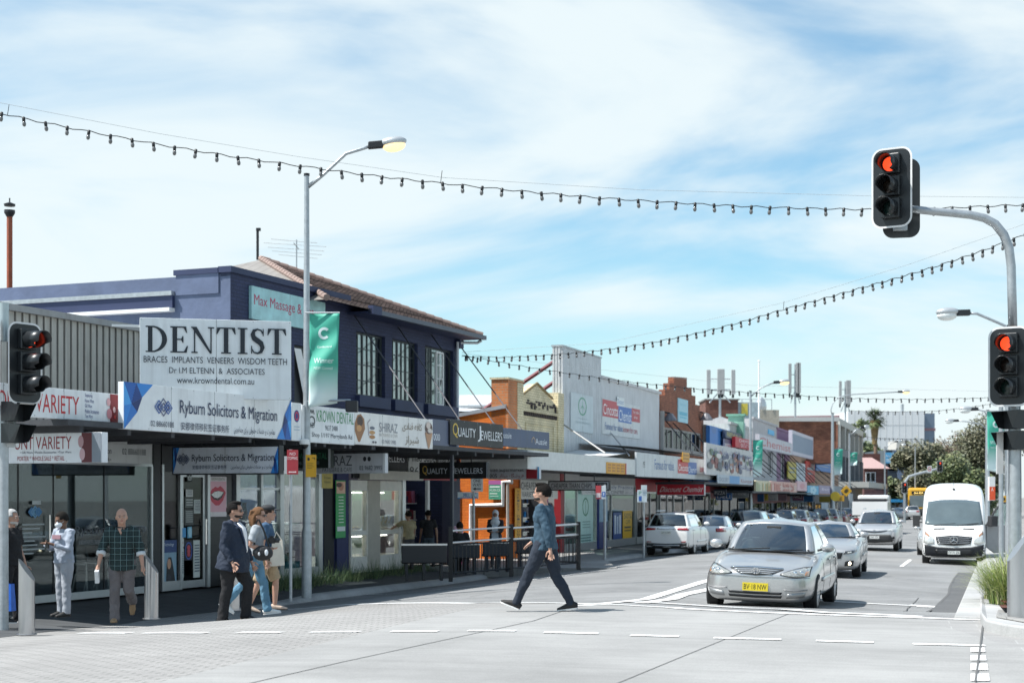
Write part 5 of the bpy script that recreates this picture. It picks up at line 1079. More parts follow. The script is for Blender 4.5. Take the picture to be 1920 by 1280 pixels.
C('pale pink fascia between the red and sky blue ones', 1495, 1513, 902, 920, d=2.2, base='#d8b4bc', art=[('e', .5, .5, .25, .3, '#c98a98')])
C('sky blue fascia with a pale flower', 1514, 1535, 910, 927, d=2.2, base='#5bb0d6', art=[('e', .5 + .18 * math.cos(t), .5 + .28 * math.sin(t), .12, .2, '#a9d3e6') for t in np.linspace(0, 6.28, 6)[:-1]])
C('lilac fascia next to the sky blue one', 1536, 1560, 910, 925, d=2.2, base='#9a8fae', art=[('t', 'Beauty', .2, .8, .3, .7, '#e6dfee', .02)])
C('dull grey blue fascia at the end of the far row', 1561, 1578, 911, 925, d=2.2, base='#7f8a96')
fs_ = [(1338, 1362, 917, 930, '#2c3a4a', 'dark blue', 'PIZZA'), (1352, 1362, 905, 913, '#b59a3a', 'tiny yellow', ''), (1365, 1403, 918, 931, '#8f9499', 'grey', 'HKS WINE'), (1342, 1372, 924, 937, '#2f5d94', 'mid blue', 'DELI'), (1420, 1432, 926, 940, '#2a5a8c', 'square blue', ''), (1433, 1440, 926, 938, '#c3ae3c', 'square yellow', ''), (1441, 1458, 924, 938, '#b9bcc0', 'white', 'KEBAB'), (1459, 1475, 924, 938, '#9a7f8c', 'mauve', ''), (1486, 1506, 922, 938, '#7c4a6a', 'purple', 'NAILS'), (1507, 1524, 928, 940, '#2b6ca6', 'plain blue', ''), (1536, 1560, 930, 941, '#9c8b3a', 'mustard', '')]
for a, b, y0, y1, c, cn, tx in fs_:
 psign(FC, cn + ' lightbox hanging under the far awnings' + (' reading ' + tx if tx else ''), a, b, y0, y1, .4 if a > 1340 else .6, .12, c, [('t', tx, .1, .9, .25, .75, '#e6e6e6', .03)] if tx else (), group='lightboxes under the far awnings', hang=False)
# large brick building end-on beyond the row
def box_building(name, label, loc, rz, parts, cat='building'):
 o = thing(name, label, cat, loc, rz)
 for nm, mb in parts: mb.build(nm, o)
 return o
tB = FC.t(1573); pB = FC.P(tB)
RBR = brick('#96624c', '#7d4d3c', '#5a463c', .3, .1, .012, .85, .4, .35, 'weathered_red_brick')
zt = FC.z(1573, 783); LB = FC.t(1617) - tB; GRY = mat('#7a7c80', .7, 0, .15, 2, name='grey_render'); CRM = mat('#bfbcb4', .7, 0, .12, name='cream_column')
BB = thing('brick_hall', 'large weathered brick building with grey columned front at the bend', 'building', pB, FC.rz)
MB().quad((0, 22, -1), (0, .1, -1), (0, .1, zt), (0, 22, zt), RBR).build('side_wall', BB)
MB().box(-.1, .3, -.05, 22, zt, zt + .25, mat('#8d6f74', .7, name='parapet_cap')).box(0, LB, .3, 22, zt - .4, zt - .3, GALV).build('parapet', BB)
m = MB().box(0, LB, .0, .3, -1, 3.6, GRY).box(0, LB, 0, .3, 6.2, 7.0, GRY).box(0, LB, -.1, .3, zt - .7, zt - .02, CRM)
for i in range(6): x = LB * i / 5.2; m.box(x, x + 1.2, -.12, .3, 3.6, 6.2, GRY).box(x + .1, x + 1.0, -.10, .3, 7.0, zt - .7, CRM)
m.box(0, LB, .6, .65, 3.6, zt - .6, DARK).build('columned_front', BB)
MB().box(0, LB, -3, 0, 2.9, 3.5, mat('#a9aaa6', .6, name='awning_sheet')).build('awning', BB)
for a, b in ((.4, 2.2), (3.6, 5.4), (6.8, 8.6)):
 MB().box(LB * a / 10, LB * b / 10, .2, .4, 3.9, 6.0, glass((.3, .33, .36), 2)).build('window', BB)
MB().box(-.5, .1, 2.0, 2.6, 5.4, 9.6, mat('#a9a9a4', .6, name='pale_pier')).tube([(-.3, 9.5, 8.2), (-.3, 9.5, 6.7)], 1.0, mat((.4, .4, .4), .4, .6, name='vent_drum'), 12).build('roof_vent', BB)
# plant rooms and antennas on the roofs
def antenna(px, top, bot, Y, lab, n=4, s=1.0, w_=.8):
 b = at(px, bot, Y); o = thing('phone_mast', lab, 'antenna', b, 0, 'phone antennas on the far roofs'); H = (bot - top) / FPX * Y
 MB().tube([(0, 0, -3.0), (0, 0, H * .96)], .10, GALV, 8).tube([(-w_, 0, H * .2), (w_, 0, H * .2)], .05, GALV, 6).tube([(-w_, 0, H * .62), (w_, 0, H * .62)], .05, GALV, 6).tube([(-w_, 0, -H * .3), (0, 0, H * .15), (w_, 0, -H * .3)], .06, GALV, 6).build('mast', o)
 for i in range(n):
  x = -w_ + 2 * w_ * i / (n - 1) + (.18 if i % 2 else -.1); MB().box(x - .15, x + .15, -.3, -.14, H * .02, H * (1 if i % 3 else .97), mat((.34, .345, .345), .5, name='antenna_panel')).box(x - .08, x + .08, -.14, .06, -H * .12, H * .02, DARK).build('panel_antenna', o, bevel=.03)
antenna(1350, 692, 740, 118, 'cluster of four tall grey antenna panels on the brown plant room', 4)
antenna(1491, 680, 738, 150, 'tallest antenna cluster above the brick side wall', 3, w_=.45)
antenna(1585, 713, 758, 168, 'open latticed antenna pair right of the curved lamp post', 3, w_=.5)
o = thing('plant_room', 'brown brick rooftop plant room under the left antenna cluster', 'plant room', at(1345, 785, 119))
MB().box(-.9, 1.6, 0, 4, -2, 1.45, brick('#7a4f42', '#6a4238', '#4a3832')).build('wall', o); MB().box(-1.0, 1.7, -.1, 4, 1.45, 1.55, mat((.2, .2, .2), .7)).build('cap', o); MB().box(1.6, 3.2, .4, 3, -1.5, 1.3, mat('#9cabb0', .6, 0, .25, 4)).box(1.9, 2.4, .35, .4, .3, 1.2, mat('#c9b84a', .6)).build('cabinet', o)
o = thing('rooftop_unit', 'orange brown rooftop plant with railings and a steel dome behind the lamp post', 'plant room', at(1405, 782, 125))
MB().box(-1.4, 2.4, 0, 5, -1, .6, mat('#a9a294', .7, 0, .2)).box(-1.2, .5, .5, 4, .6, 1.25, mat('#9c6a4c', .7, 0, .2)).build('housing', o); q = MB()
for x in (-1.4, -.6, .2, 1, 1.8): q.tube([(x, -.05, .6), (x, -.05, 1.45)], .03, GALV, 5)
q.tube([(-1.4, -.05, 1.45), (1.8, -.05, 1.45)], .03, GALV, 5).build('railing', o); MB().ell((1.0, .6, .9), (.5, .5, .8), mat((.6, .62, .62), .3, .7), 14, 8).build('dome', o)
o = thing('pitched_roof_house', 'low house with white trimmed gable roof behind the green pier', 'house', at(1350, 806, 112));
MB().prism([(-2.2, -1), (-2.2, 0), (0, .75), (2.2, 0), (2.2, -1)], 0, .2, RBR).build('wall', o); MB().prism([(-2.4, -.1), (0, .78), (2.4, -.1), (2.4, .08), (0, .98), (-2.4, .08)], -.3, 6, mat((.6, .6, .6), .6)).build('roof', o)
o = thing('flat_roof_store', 'wide pale low roofed store with brick band behind the far row', 'building', at(1330, 800, 128)); MB().box(0, 10.5, 0, 6, -3, .45, RBR).build('wall', o); MB().box(-.2, 10.7, -.2, 6, .45, .8, mat((.55, .54, .52), .7)).build('parapet', o)
# small dishes and a flag pole
fp = at(1423, 860, 104); o = thing('flag_pole', 'thin bare white flag pole above the chemist board', 'pole', fp); MB().tube([(0, 0, 0), (0, 0, (860 - 678) / FPX * 104)], [.07, .045], WHITE, 8).build('pole', o); MB().ell((0, 0, (860 - 677) / FPX * 104), (.08, .08, .08), WHITE, 8, 6).build('finial', o)
# distant buildings at the bend
pD = at(1600, 940, 300); Wb = (1733 - 1590) / FPX * 300; zt = at(1690, 771, 300).z
LG = mat('#dadbdc', .7, 0, .06, .3, name='pale_cladding')
o = thing('white_tower_block', 'big blank pale building with a glazed dark end closing the street', 'building', (at(1590, 940, 300).x, 300, 0))
m = MB().box(0, Wb, 0, 30, -5, zt, LG);
for i in range(1, 12): m.box(Wb * i / 12 - .04, Wb * i / 12 + .04, -.03, 0, -5, zt, mat((.62, .62, .62), .7, name='panel_joint'))
for i in range(1, 7): m.box(0, Wb, -.03, 0, zt - i * 2.6 - .03, zt - i * 2.6 + .03, mat((.62, .62, .62), .7, name='panel_joint'))
m.box(Wb * .72, Wb * .75, 1, 2, zt, zt + 1.5, GALV).build('wall', o)
e = MB(); Ez = zt - .3
for i in range(4):
 z = Ez - i * 3.4; e.box(Wb + .01, Wb + 2.3, 1, 26, z - 2.9, z, mat('#6c7a8c', .3, .2, .15, name='dark_glazing')).box(Wb, Wb + 2.45, .9, 26, z - 3.4, z - 2.9, mat('#8c6a70', .6, name='spandrel'))
e.build('glazed_end', o)
o = thing('brick_house', 'small dark brick two storey house with a pinkish hip roof by the blue awning', 'house', (at(1620, 930, 215).x, 215, -1)); Wb = (1662 - 1618) / FPX * 215
zh = at(0, 878, 215).z + 1; ztp = at(0, 849, 215).z + 1
MB().box(0, Wb, 0, 10, 0, zh, brick('#6d463f', '#5c3933', '#40302c', .4, .14)).box(.2, Wb - .3, 3, 9, zh, ztp, brick('#6d463f', '#5c3933', '#40302c', .4, .14)).build('wall', o); MB().add([(-.3, -.4, zh), (Wb + .3, -.4, zh), (Wb * .55, 3, zh + 1.6), (.2, 3, zh + 1.6)], [(0, 1, 2, 3)], mat('#a98d8a', .8, 0, .2, 6)).add([(Wb + .3, -.4, zh), (Wb + .3, 6, zh), (Wb * .55, 3, zh + 1.6)], [(0, 1, 2)], mat('#a98d8a', .8, 0, .2, 6)).build('roof', o)
w = MB().box(.2, 1.6, -.08, 0, zh - 1.9, zh - .5, WHITE).build('window', o); MB().box(.3, .85, -.1, -.08, zh - 1.8, zh - .6, glass((.4, .4, .4))).box(.95, 1.5, -.1, -.08, zh - 1.8, zh - .6, glass((.4, .4, .4))).build('pane', w)
MB().box(-.2, Wb + 2.2, -2.4, 0, 2.2, 2.6, mat('#2f8fc9', .6, name='blue_canvas')).build('awning', o)
o = thing('dark_office', 'dark office block with a light blue billboard on its roof edge', 'building', (at(1661, 930, 235).x, 235, -1)); Wb = (1700 - 1661) / FPX * 235; z1 = at(0, 843, 235).z + 1
MB().box(0, Wb * .9, 0, 14, 0, z1, mat('#3a4450', .4, 0, .2, name='dark_cladding')).build('wall', o);
for i in range(3): MB().box(.4, Wb * .9 - .4, -.05, 0, 2.5 + i * 2.2, 3.6 + i * 2.2, glass((.2, .23, .26), 2)).build('window', o)
MB().prism([(Wb * .3, z1), (Wb * .9, z1), (Wb * 1.0, 1.5), (Wb * .9, 0)], -.4, -.2, mat('#6f7f96', .5)).build('blue_fin', o)
p = at(1659, 868, 214); board('billboard', 'light blue billboard with white lettering over the brick house', 'billboard', p, 0, (1686 - 1659) / FPX * 214, (868 - 848) / FPX * 214, .3, '#5cabd9', [('t', 'For Lease', .1, .9, .2, .45, '#e9f3f8', .02), ('r', .1, .8, .6, .7, '#d3e8f2'), ('r', .1, .6, .78, .86, '#d3e8f2')])
o = thing('beige_tower', 'narrow beige tower with a black band beside the trees', 'building', (at(1681, 930, 262).x, 262, -1)); Wb = 24 / FPX * 262; z1 = at(0, 826, 262).z + 1
MB().box(0, Wb * .68, 0, 6, 0, z1, mat('#b9b6b0', .7, 0, .1)).build('wall', o); MB().box(Wb * .68, Wb, .5, 6, 0, z1 + .1, DARK).build('black_band', o)
# ------------------------------------------------------------------ poles, lights, signals, strings, fences, plants
LAMPON = mat((1, .70, .34), .4, emit=.8, var=0, name='lamp_glow')
LENSC = glass((.9, .9, .88), .8, name='clear_lens')
def street_lamp(label, base, H, arm_pts, r0=.09, r1=.06, head=None, lit=False, hs=1.0, banner=None, group='street lamps along the road'):
 """arm_pts: points relative to the base; the head sits at the last one pointing along head (unit xy)"""
 o = thing('street_lamp', label, 'street lamp', base, 0, group)
 m = MB().tube([(0, 0, -.1), (0, 0, H * .14), (0, 0, H * .16), (0, 0, H)], [r0 * 1.25, r0 * 1.25, r0, r1], GALV, 12); m.tube([(0, 0, H), (0, 0, H + .05)], r1 * 1.2, DARK, 10); m.build('pole', o, smooth='auto')
 MB().tube(arm_pts, [.05 * hs] + [.04 * hs] * (len(arm_pts) - 1), GALV, 8).build('arm', o, smooth=True)
 e = Vector(arm_pts[-1]); hx = Vector((head[0], head[1], 0)); hy = Vector((-head[1], head[0], 0)); zz = Vector((0, 0, 1))
 M = Matrix(((hx.x, hy.x, 0, e.x), (hx.y, hy.y, 0, e.y), (head[2] if len(head) > 2 else 0, 0, 1, e.z), (0, 0, 0, 1)))
 b = MB(); b.box(-.05 * hs, .34 * hs, -.09 * hs, .09 * hs, -.07 * hs, .10 * hs, DARK, M)
 hd = b.build('lamp_head', o, bevel=.02)
 c = MB(); c.ell((.58 * hs, 0, .05 * hs), (.34 * hs, .17 * hs, .13 * hs), mat((.5, .52, .53), .35, .5, name='lamp_hood'), 16, 10, M); c.build('hood', hd, smooth=True)
 l_ = MB(); l_.ell((.60 * hs, 0, -.05 * hs), (.29 * hs, .16 * hs, .15 * hs), LAMPON if lit else mat((.75, .77, .75), .2, name='lamp_bowl'), 16, 10, M); l_.build('lens', hd, smooth=True)
 return o
TEAL = mat('#3fa68f', .55, 0, .08, 3, name='teal_fabric'); TEALW = mat('#d5e6e4', .55, 0, .05, name='pale_fabric')
def banner_cloth(H):
 """printed pennant: teal with a pale lower end"""
 m = TEAL.copy(); m.name = 'banner_print'; t = m.node_tree; n = t.nodes; l = t.links; b = n['Principled BSDF']; c = n.new('ShaderNodeTexCoord'); s = n.new('ShaderNodeSeparateXYZ'); l.new(c.outputs['Object'], s.inputs[0])
 r_ = n.new('ShaderNodeMapRange'); r_.inputs['From Min'].default_value = -.58 * H; r_.inputs['From Max'].default_value = -.92 * H; l.new(s.outputs[2], r_.inputs['Value'])
 x = n.new('ShaderNodeMix'); x.data_type = 'RGBA'; x.inputs['A'].default_value = (*h('#3fa68f'), 1); x.inputs['B'].default_value = (*h('#d5e6e4'), 1); l.new(r_.outputs[0], x.inputs['Factor']); l.new(x.outputs['Result'], b.inputs['Base Color']); return m
def banner(label, loc, rz, W, H, wave=.12, flip=1, seed=0):
 """teal pennant hung from its top edge, lower end pale and curling; local x away from the pole"""
 o = thing('street_banner', label, 'banner', loc, rz, 'teal banners on the lamp posts')
 nx, nz = 12, 30
 def pt(u, v):
  x = u * W * (1 - .10 * v); z = -v * H - (.10 * H * (1 - u if flip > 0 else u) * max(0, v - .75) * 2.4)
  y = wave * math.sin(u * 3.4 + v * 5 + seed) * (.25 + v) + .25 * wave * math.sin(v * 16 + u * 5)
  return x, y, z
 n = nx + 1; m = MB().add([pt(i / nx, j / nz) for j in range(nz + 1) for i in range(nx + 1)], [(j * n + i, j * n + i + 1, (j + 1) * n + i + 1, (j + 1) * n + i) for j in range(nz) for i in range(nx)], banner_cloth(H))
 f = m.build('fabric', o, smooth=True); so_ = f.modifiers.new('s', 'SOLIDIFY'); so_.thickness = .006
 q = MB(); k = 20; vs = []
 for side in (1, -1):
  vs = []
  for t in np.linspace(.7, 2 * math.pi - .7, k):
   for r_ in (.20, .11):
    u = .5 + r_ * math.cos(t); v = .22 + r_ * W / H * math.sin(t); x, y, z = pt(u, v); vs.append((x, y - side * .012, z))
  q.add(vs, [(2 * i, 2 * i + 1, 2 * i + 3, 2 * i + 2) for i in range(k - 1)], TEALW)
 q.build('emblem', o)
 for s, v0, v1, u0, u1 in (('Winner', .50, .56, .16, .86), ('Cumberland', .36, .385, .26, .78), ('NSW Council', .60, .63, .18, .82)):
  vs_, fs = text_geo(s, 0); t = MB(); P = []
  for p in vs_:
   x, y, z = pt(u0 + (u1 - u0) * p[0], v1 + (v0 - v1) * p[1]); P.append((x, y - .014, z))
  t.add(P, fs, TEALW); t.build('lettering', o)
 MB().tube([(-.08, 0, .02), (W, 0, .02)], .018, GALV, 6).build('top_rod', o)
 return o
# main lamp in front of the navy building
b0 = gp(577, 1102, .1); b0 = Vector((at(575, 1102, 32.3).x, 32.3, -.02)); Hm = at(0, 330, 32.3).z - b0.z
arm_end = at(694, 274, 32.5) - b0
street_lamp('tall grey street lamp with lit yellow bowl in front of the navy building', b0, Hm, [(0, 0, Hm - .25), (.32, 0, Hm + .0), (arm_end.x * .62, .08, Hm + (arm_end.z - Hm) * .72), (arm_end.x * .9, .15, arm_end.z - .06), tuple(arm_end)], .085, .052, (.97, .05, .10), True, .86)
p = at(580, 588, 32.2); banner('large teal banner curling from the lamp post by the navy building', p, 0.0, .63, 1.85, .10, 1)
MB_ = None
o = thing('floodlight', 'black floodlight on a thin arm on the main lamp post', 'light', at(580, 752, 32.25)); MB().tube([(-.05, 0, 0), (.85, .1, .03)], .025, GALV, 6).build('arm', o); MB().box(.75, 1.0, .0, .22, -.22, .02, DARK).build('housing', o, bevel=.02)
cm = at(571, 833, 32.1); o = thing('security_camera', 'white dome security camera strapped to the main lamp post', 'camera', cm)
MB().lathe([(.05, .12), (.10, .10), (.11, .02), (.10, 0)], (0, 0, 0), WHITE, 14).build('housing', o); MB().ell((0, -.01, .0), (.085, .085, .09), BLACK, 12, 8).build('dome', o); MB().tube([(0, 0, .08), (.08, .1, .08)], .03, GALV, 6).build('bracket', o)
def plate(name, label, px0, px1, y0, y1, Y, base, art=(), cat='sign', rz=0, th=.012, frame=None, group=None):
 p = at(px0, y1, Y); q = at(px1, y0, Y); return board(name, label, cat, p, rz, q.x - p.x, q.z - p.z, th, base, art, group, frame, bevel=.002)
plate('yellow_notice', 'yellow camera notice plate on the main lamp post', 573, 593, 852, 894, 32.05, '#e0a81c', [('e', .28, .2, .12, .07, '#2a2a20'), ('l', [(.62, .14), (.85, .14), (.85, .22)], .015, '#6b5a1c')] + [('r', .15, .15 + w_, .38 + .07 * i, .40 + .07 * i, '#7a6420') for i, w_ in enumerate((.6, .5, .65, .45))], 'notice')
# no stopping sign on its own post
def post_sign(label, px, ybase, ytop, Y, r=.03, name='sign_post', group=None):
 b = at(px, ybase, Y); o = thing(name, label, 'sign post', b, 0, group); MB().tube([(0, 0, -.1), (0, 0, (ybase - ytop) / FPX * Y)], r, GALV, 10).build('post', o); return o
o = post_sign('slim post carrying the red no stopping plate by the kerb', 545, 1117, 842, 29.6)
plate('no_stopping_sign', 'small red no stopping plate with white arrow', 538, 559, 843, 889, 29.55, '#a8323c', [('t', 'NO', .26, .76, .10, .22, '#ecdede', .03), ('t', 'STOPPING', .05, .95, .28, .40, '#ecdede', .02), ('l', [(.2, .9), (.8, .9)], .02, '#e6d6d6'), ('p', [(.14, .9), (.26, .86), (.26, .94)], '#e6d6d6'), ('p', [(.86, .9), (.74, .86), (.74, .94)], '#e6d6d6')])
plate('parking_plate', 'pale edge-on plate behind the no stopping sign', 533, 540, 855, 888, 29.62, '#c3c9cb')
o = post_sign('white post with the one way plate by the orange wall', 888, 1056, 895, 43.5, .04)
plate('one_way_sign', 'white one way plate with black arrow', 883, 905.5, 896, 921, 43.45, '#dfe1e1', [('t', 'ONE', .2, .8, .08, .30, '#1c1e22', .03), ('t', 'WAY', .14, .86, .38, .62, '#1c1e22', .03), ('r', .3, .85, .76, .84, '#1c1e22'), ('p', [(.12, .80), (.4, .68), (.4, .92)], '#1c1e22')])
plate('street_name_sign', 'white and blue street name blade below the one way plate', 858, 897, 922, 934, 43.48, '#cfdbe2', [('t', 'MILL L', .28, .72, .2, .8, '#2c63a8', .02), ('r', 0, .95, .88, 1, '#3a86c4'), ('t', 'C', .80, .92, .15, .85, '#3d5fa0', .03)])
o = post_sign('pale post with red and blue parking plates outside the clinic', 1134, 1046, 908, 50, .045)
plate('parking_sign', 'red and white no parking plate outside the clinic', 1117, 1127, 910, 935, 49.92, '#c94a52', [('r', .1, .9, .55, .9, '#ead8d8')]); plate('parking_sign', 'white and blue disabled parking plate outside the clinic', 1128, 1136, 910, 935, 49.92, '#dfe5e8', [('r', .1, .9, .45, .85, '#2f64b5'), ('e', .5, .58, .15, .06, '#e6ecf2'), ('r', .42, .6, .62, .76, '#e6ecf2')])
o = post_sign('grey post with pale blue parking plates before the white SUV', 1207, 1040, 910, 54, .04)
plate('parking_sign', 'pale parking plate with blue symbol before the white SUV', 1195, 1213, 918, 941, 53.92, '#d3dfe4', [('t', 'P', .15, .42, .1, .4, '#3a8a6c', .03), ('r', .15, .45, .5, .9, '#3a6ab5'), ('r', .55, .9, .2, .26, '#8fa9b5'), ('r', .55, .9, .36, .42, '#8fa9b5')]); plate('parking_sign', 'small tilted pale plate at the top of the post before the white SUV', 1202, 1213, 909, 918, 53.9, '#cfdadd')
# lamps further along
def lamp2(label, px, ybot, ytop, Y, pts, head, hs=1, lit=True, r=.10):
 b = at(px, ybot, Y); H = (ybot - ytop) / FPX * Y; P = [(0, 0, H - .3)] + [tuple(at(x, y, Y) - b) for x, y in pts]
 return street_lamp(label, b, H, P, r, r * .65, head, lit, hs)
lamp2('grey street lamp with glowing bowl rising behind the far banner', 1407, 975, 734, 88, [(1425, 728), (1440, 721), (1452, 717)], (1, 0, .06), .95)
banner('teal banner on the second lamp post in front of the chemist board', at(1412, 825, 88), 0, .56, 2.0, .06, 1, 1)
lamp2('curved grey road lamp with long arm bending over the street', 1561, 972, 775, 125, [(1558, 768), (1561, 757), (1568, 748), (1580, 742), (1600, 739), (1640, 737), (1685, 734.5)], (1, 0, 0), 1.0, True, .16)
banner('teal banner on the curved road lamp', at(1563, 842, 125), 0, .75, 2.0, .08, 1, 2)
lamp2('thin lamp post with short arm in front of the grey columned hall', 1592.5, 975, 812, 135, [(1604, 806), (1615, 801)], (.9, .1, .1), .9, False)
banner('small pale teal banner in front of the columned hall', at(1594, 848, 135), 0, .65, 1.1, .08, 1, 3)
lamp2('slim far lamp post in front of the blue billboard', 1659, 965, 838, 170, [(1668, 832), (1678, 828)], (.95, 0, .1), .9, False)
lamp2('slim far lamp post in front of the trees', 1716, 965, 837, 190, [(1710, 834), (1703, 834)], (-1, 0, 0), .9, False)
# right hand lamps reaching in from the right side
def lampR(label, px, ybot, ytop, Y, pts, hs=1, lit=False):
 b = at(px, ybot, Y); H = (ybot - ytop) / FPX * Y; P = [(0, 0, H - .3)] + [tuple(at(x, y, Y) - b) for x, y in pts]
 return street_lamp(label, b, H, P, .10, .06, (-1, 0, -.03), lit, hs)
lampR('right hand street lamp with white head above the lower signal', 1893, 1040, 612, 44, [(1885, 611), (1860, 600), (1832, 588), (1815, 587)], 1.0)
lampR('right hand lamp with grey head behind the right banner', 1852, 1000, 770, 72, [(1846, 771), (1832, 767)], .9)
lampR('lower right hand lamp with flat grey head above the trees', 1850, 985, 795, 88, [(1840, 795), (1812, 790), (1796, 788.5)], .8)
banner('teal and white banner at right below the red signal', at(1851, 771, 58), 0, .66, 2.2, .05, -1, 2)
o = thing('banner_pole', 'grey pole carrying the right hand banner', 'pole', at(1887, 1040, 58.2)); MB().tube([(0, 0, -.3), (0, 0, 5.6)], .07, GALV, 8).build('post', o)
# ---- traffic signals
SB = mat((.014, .017, .02), .35, 0, .1, name='signal_black'); SW = mat((.7, .7, .7), .4, name='signal_border')
RLIT = mat((1, .07, .02), .4, emit=.95, var=0, name='red_lamp'); DIML = mat((.03, .022, .018), .15, name='dark_lens'); DIMG = mat((.012, .03, .028), .15, name='dark_lens')
def rrect(w, h_, r, n=6):
 P = []
 for cx, cz, a0 in ((w / 2 - r, h_ / 2 - r, 0), (-w / 2 + r, h_ / 2 - r, 90), (-w / 2 + r, -h_ / 2 + r, 180), (w / 2 - r, -h_ / 2 + r, 270)):
  for i in range(n + 1): t = R(a0 + 90 * i / n); P.append((cx + r * math.cos(t), cz + r * math.sin(t)))
 return P
def signal_head(o, c, rz, s=1.0, lit=True, pitch=0):
 """three-aspect head with target board; faces local -y turned by rz"""
 M = Matrix.Translation(Vector(c)) @ Matrix.Rotation(rz, 4, 'Z') @ Matrix.Rotation(pitch, 4, 'X') @ Matrix.Scale(s, 4)
 bd = MB().prism(rrect(.64, 1.26, .16), 0, .012, SB, M).build('target_board', o)
 out, inn = rrect(.665, 1.285, .17), rrect(.605, 1.225, .145); n = len(out)
 MB().add([(u, -.003, v) for u, v in out] + [(u, -.003, v) for u, v in inn], [(i, (i + 1) % n, n + (i + 1) % n, n + i) for i in range(n)], SW, M).build('border', bd)
 hb = MB()
 for k in range(3): hb.box(-.15, .15, -.10, -.001, .215 - .355 * k + .0, .215 - .355 * k + .33 - .02 if False else .215 - .355 * k + .32, SB, M)
 hb.build('housing', o, bevel=.015)
 for k in range(3):
  zc = .36 - .35 * k
  ln = MB(); ln.ell((0, -.105, zc), (.115, .03, .115), RLIT if (k == 0 and lit) else (DIML if k < 2 else DIMG), 18, 8, M); ln.build('lens', o, smooth=True)
  v = MB(); q = 20; vs = []
  for i in range(q + 1):
   t = R(-60 + 300 * i / q)
   for yy, rr_ in ((-.10, .135), (-.10 - (.37 if math.sin(t) > -.4 else .24), .125)): vs.append((rr_ * math.cos(t), yy, zc + rr_ * math.sin(t)))
  v.add(vs, [(2 * i, 2 * i + 1, 2 * i + 3, 2 * i + 2) for i in range(q)], SB, M); vo = v.build('visor', o, smooth=True); sm_ = vo.modifiers.new('s', 'SOLIDIFY'); sm_.thickness = .006
 return bd
def ped_head(o, c, rz):
 M = Matrix.Translation(Vector(c)) @ Matrix.Rotation(rz, 4, 'Z'); m = MB()
 for k in range(2):
  z = .02 - .33 * k; m.box(-.15, .15, 0, .16, z, z + .30, SB, M); m.add([(-.15, 0, z + .30), (.15, 0, z + .30), (.17, -.26, z + .27), (-.17, -.26, z + .27), (.15, 0, z), (-.15, 0, z), (.15, -.12, z + .02), (-.15, -.12, z + .02)], [(0, 1, 2, 3), (1, 4, 6, 2), (5, 0, 3, 7)], SB, M)
 m.build('pedestrian_lantern', o)
# right mast arm signal
bs = at(1903, 1110, 24.6); bs.z = .30; o = thing('traffic_signal', 'curved mast arm signal post at right with overhead and lower red lights', 'traffic signal', bs)
A = lambda px, py, Y=24.6: tuple(at(px, py, Y) - bs)
MB().tube([(0, 0, -.1), (.0, 0, 2), A(1902, 760), A(1900, 640)], [.105, .10, .095, .09], GALV, 14).tube([A(1900.5, 640), A(1900, 622), A(1899, 612)], [.10, .105, .075], mat('#6b5a4c', .7, 0, .2, name='rusty_collar'), 14).build('pole', o, smooth='auto')
MB().tube([A(1899, 614), A(1897, 540), A(1896, 500), A(1892, 465), A(1882, 440), A(1866, 420), A(1846, 409), A(1820, 403), A(1780, 399), A(1745, 396), A(1700, 391)], [.072] * 5 + [.070, .068, .066, .064, .062, .06], GALV, 12).build('mast_arm', o, smooth=True)
signal_head(o, A(1672, 352, 24.45), R(-31), .985)
bk = MB().prism(rrect(.58, 1.26, .16), .18, .20, SB, Matrix.Translation(Vector(A(1690, 368, 24.6))) @ Matrix.Rotation(R(-14), 4, 'Z')); bk.tube([A(1700, 400), A(1676, 360)], .05, SB, 8).build('rear_board', o)
MB().box(A(1676, 428)[0], A(1700, 428)[0], -.05, .05, A(0, 432)[2], A(0, 421)[2], GALV).build('clamp', o)
signal_head(o, A(1892, 687, 24.4), R(-32), .98)
ped_head(o, A(1895, 806, 24.5), R(-62)); MB().box(.20, .34, -.1, .1, A(0, 960)[2], A(0, 700)[2], GALV).build('side_cabinet', o)
MB().box(-.30, -.20, -.05, .0, A(0, 888)[2], A(0, 810)[2], mat((.5, .5, .5), .5)).build('back_plate', o)
# left signal, half cut by the frame
bs = at(7, 1172, 23.8); bs.z = -.02; o = thing('traffic_signal', 'signal post at the left edge with a red light facing right', 'traffic signal', bs)
A = lambda px, py, Y=23.8: tuple(at(px, py, Y) - bs)
MB().tube([(0, 0, -.1), (0, 0, 2.2), A(8, 760)], [.075, .072, .07], GALV, 12).tube([A(8, 640), A(8, 575), A(8, 568)], [.07, .07, .075], mat((.45, .52, .54), .4, .5, name='pale_cap'), 12).build('pole', o, smooth='auto')
signal_head(o, A(47, 681, 23.6), R(57), .97)
bk = MB().prism(rrect(.58, 1.26, .16), 0, .014, SB, Matrix.Translation(Vector(A(-28, 676, 23.7))) @ Matrix.Rotation(R(-25), 4, 'Z')); bk.build('rear_board', o)
out, inn = rrect(.61, 1.29, .17), rrect(.56, 1.24, .15); n = len(out); Mb = Matrix.Translation(Vector(A(-28, 676, 23.69))) @ Matrix.Rotation(R(-25), 4, 'Z')
MB().add([(u, -.004, v) for u, v in out] + [(u, -.004, v) for u, v in inn], [(i, (i + 1) % n, n + (i + 1) % n, n + i) for i in range(n)], SW, Mb).build('border', o)
ped_head(o, A(30, 792, 23.7), R(62)); MB().box(.06, .16, -.04, .08, A(0, 838)[2], A(0, 768)[2], mat((.5, .52, .53), .5)).build('bracket', o)
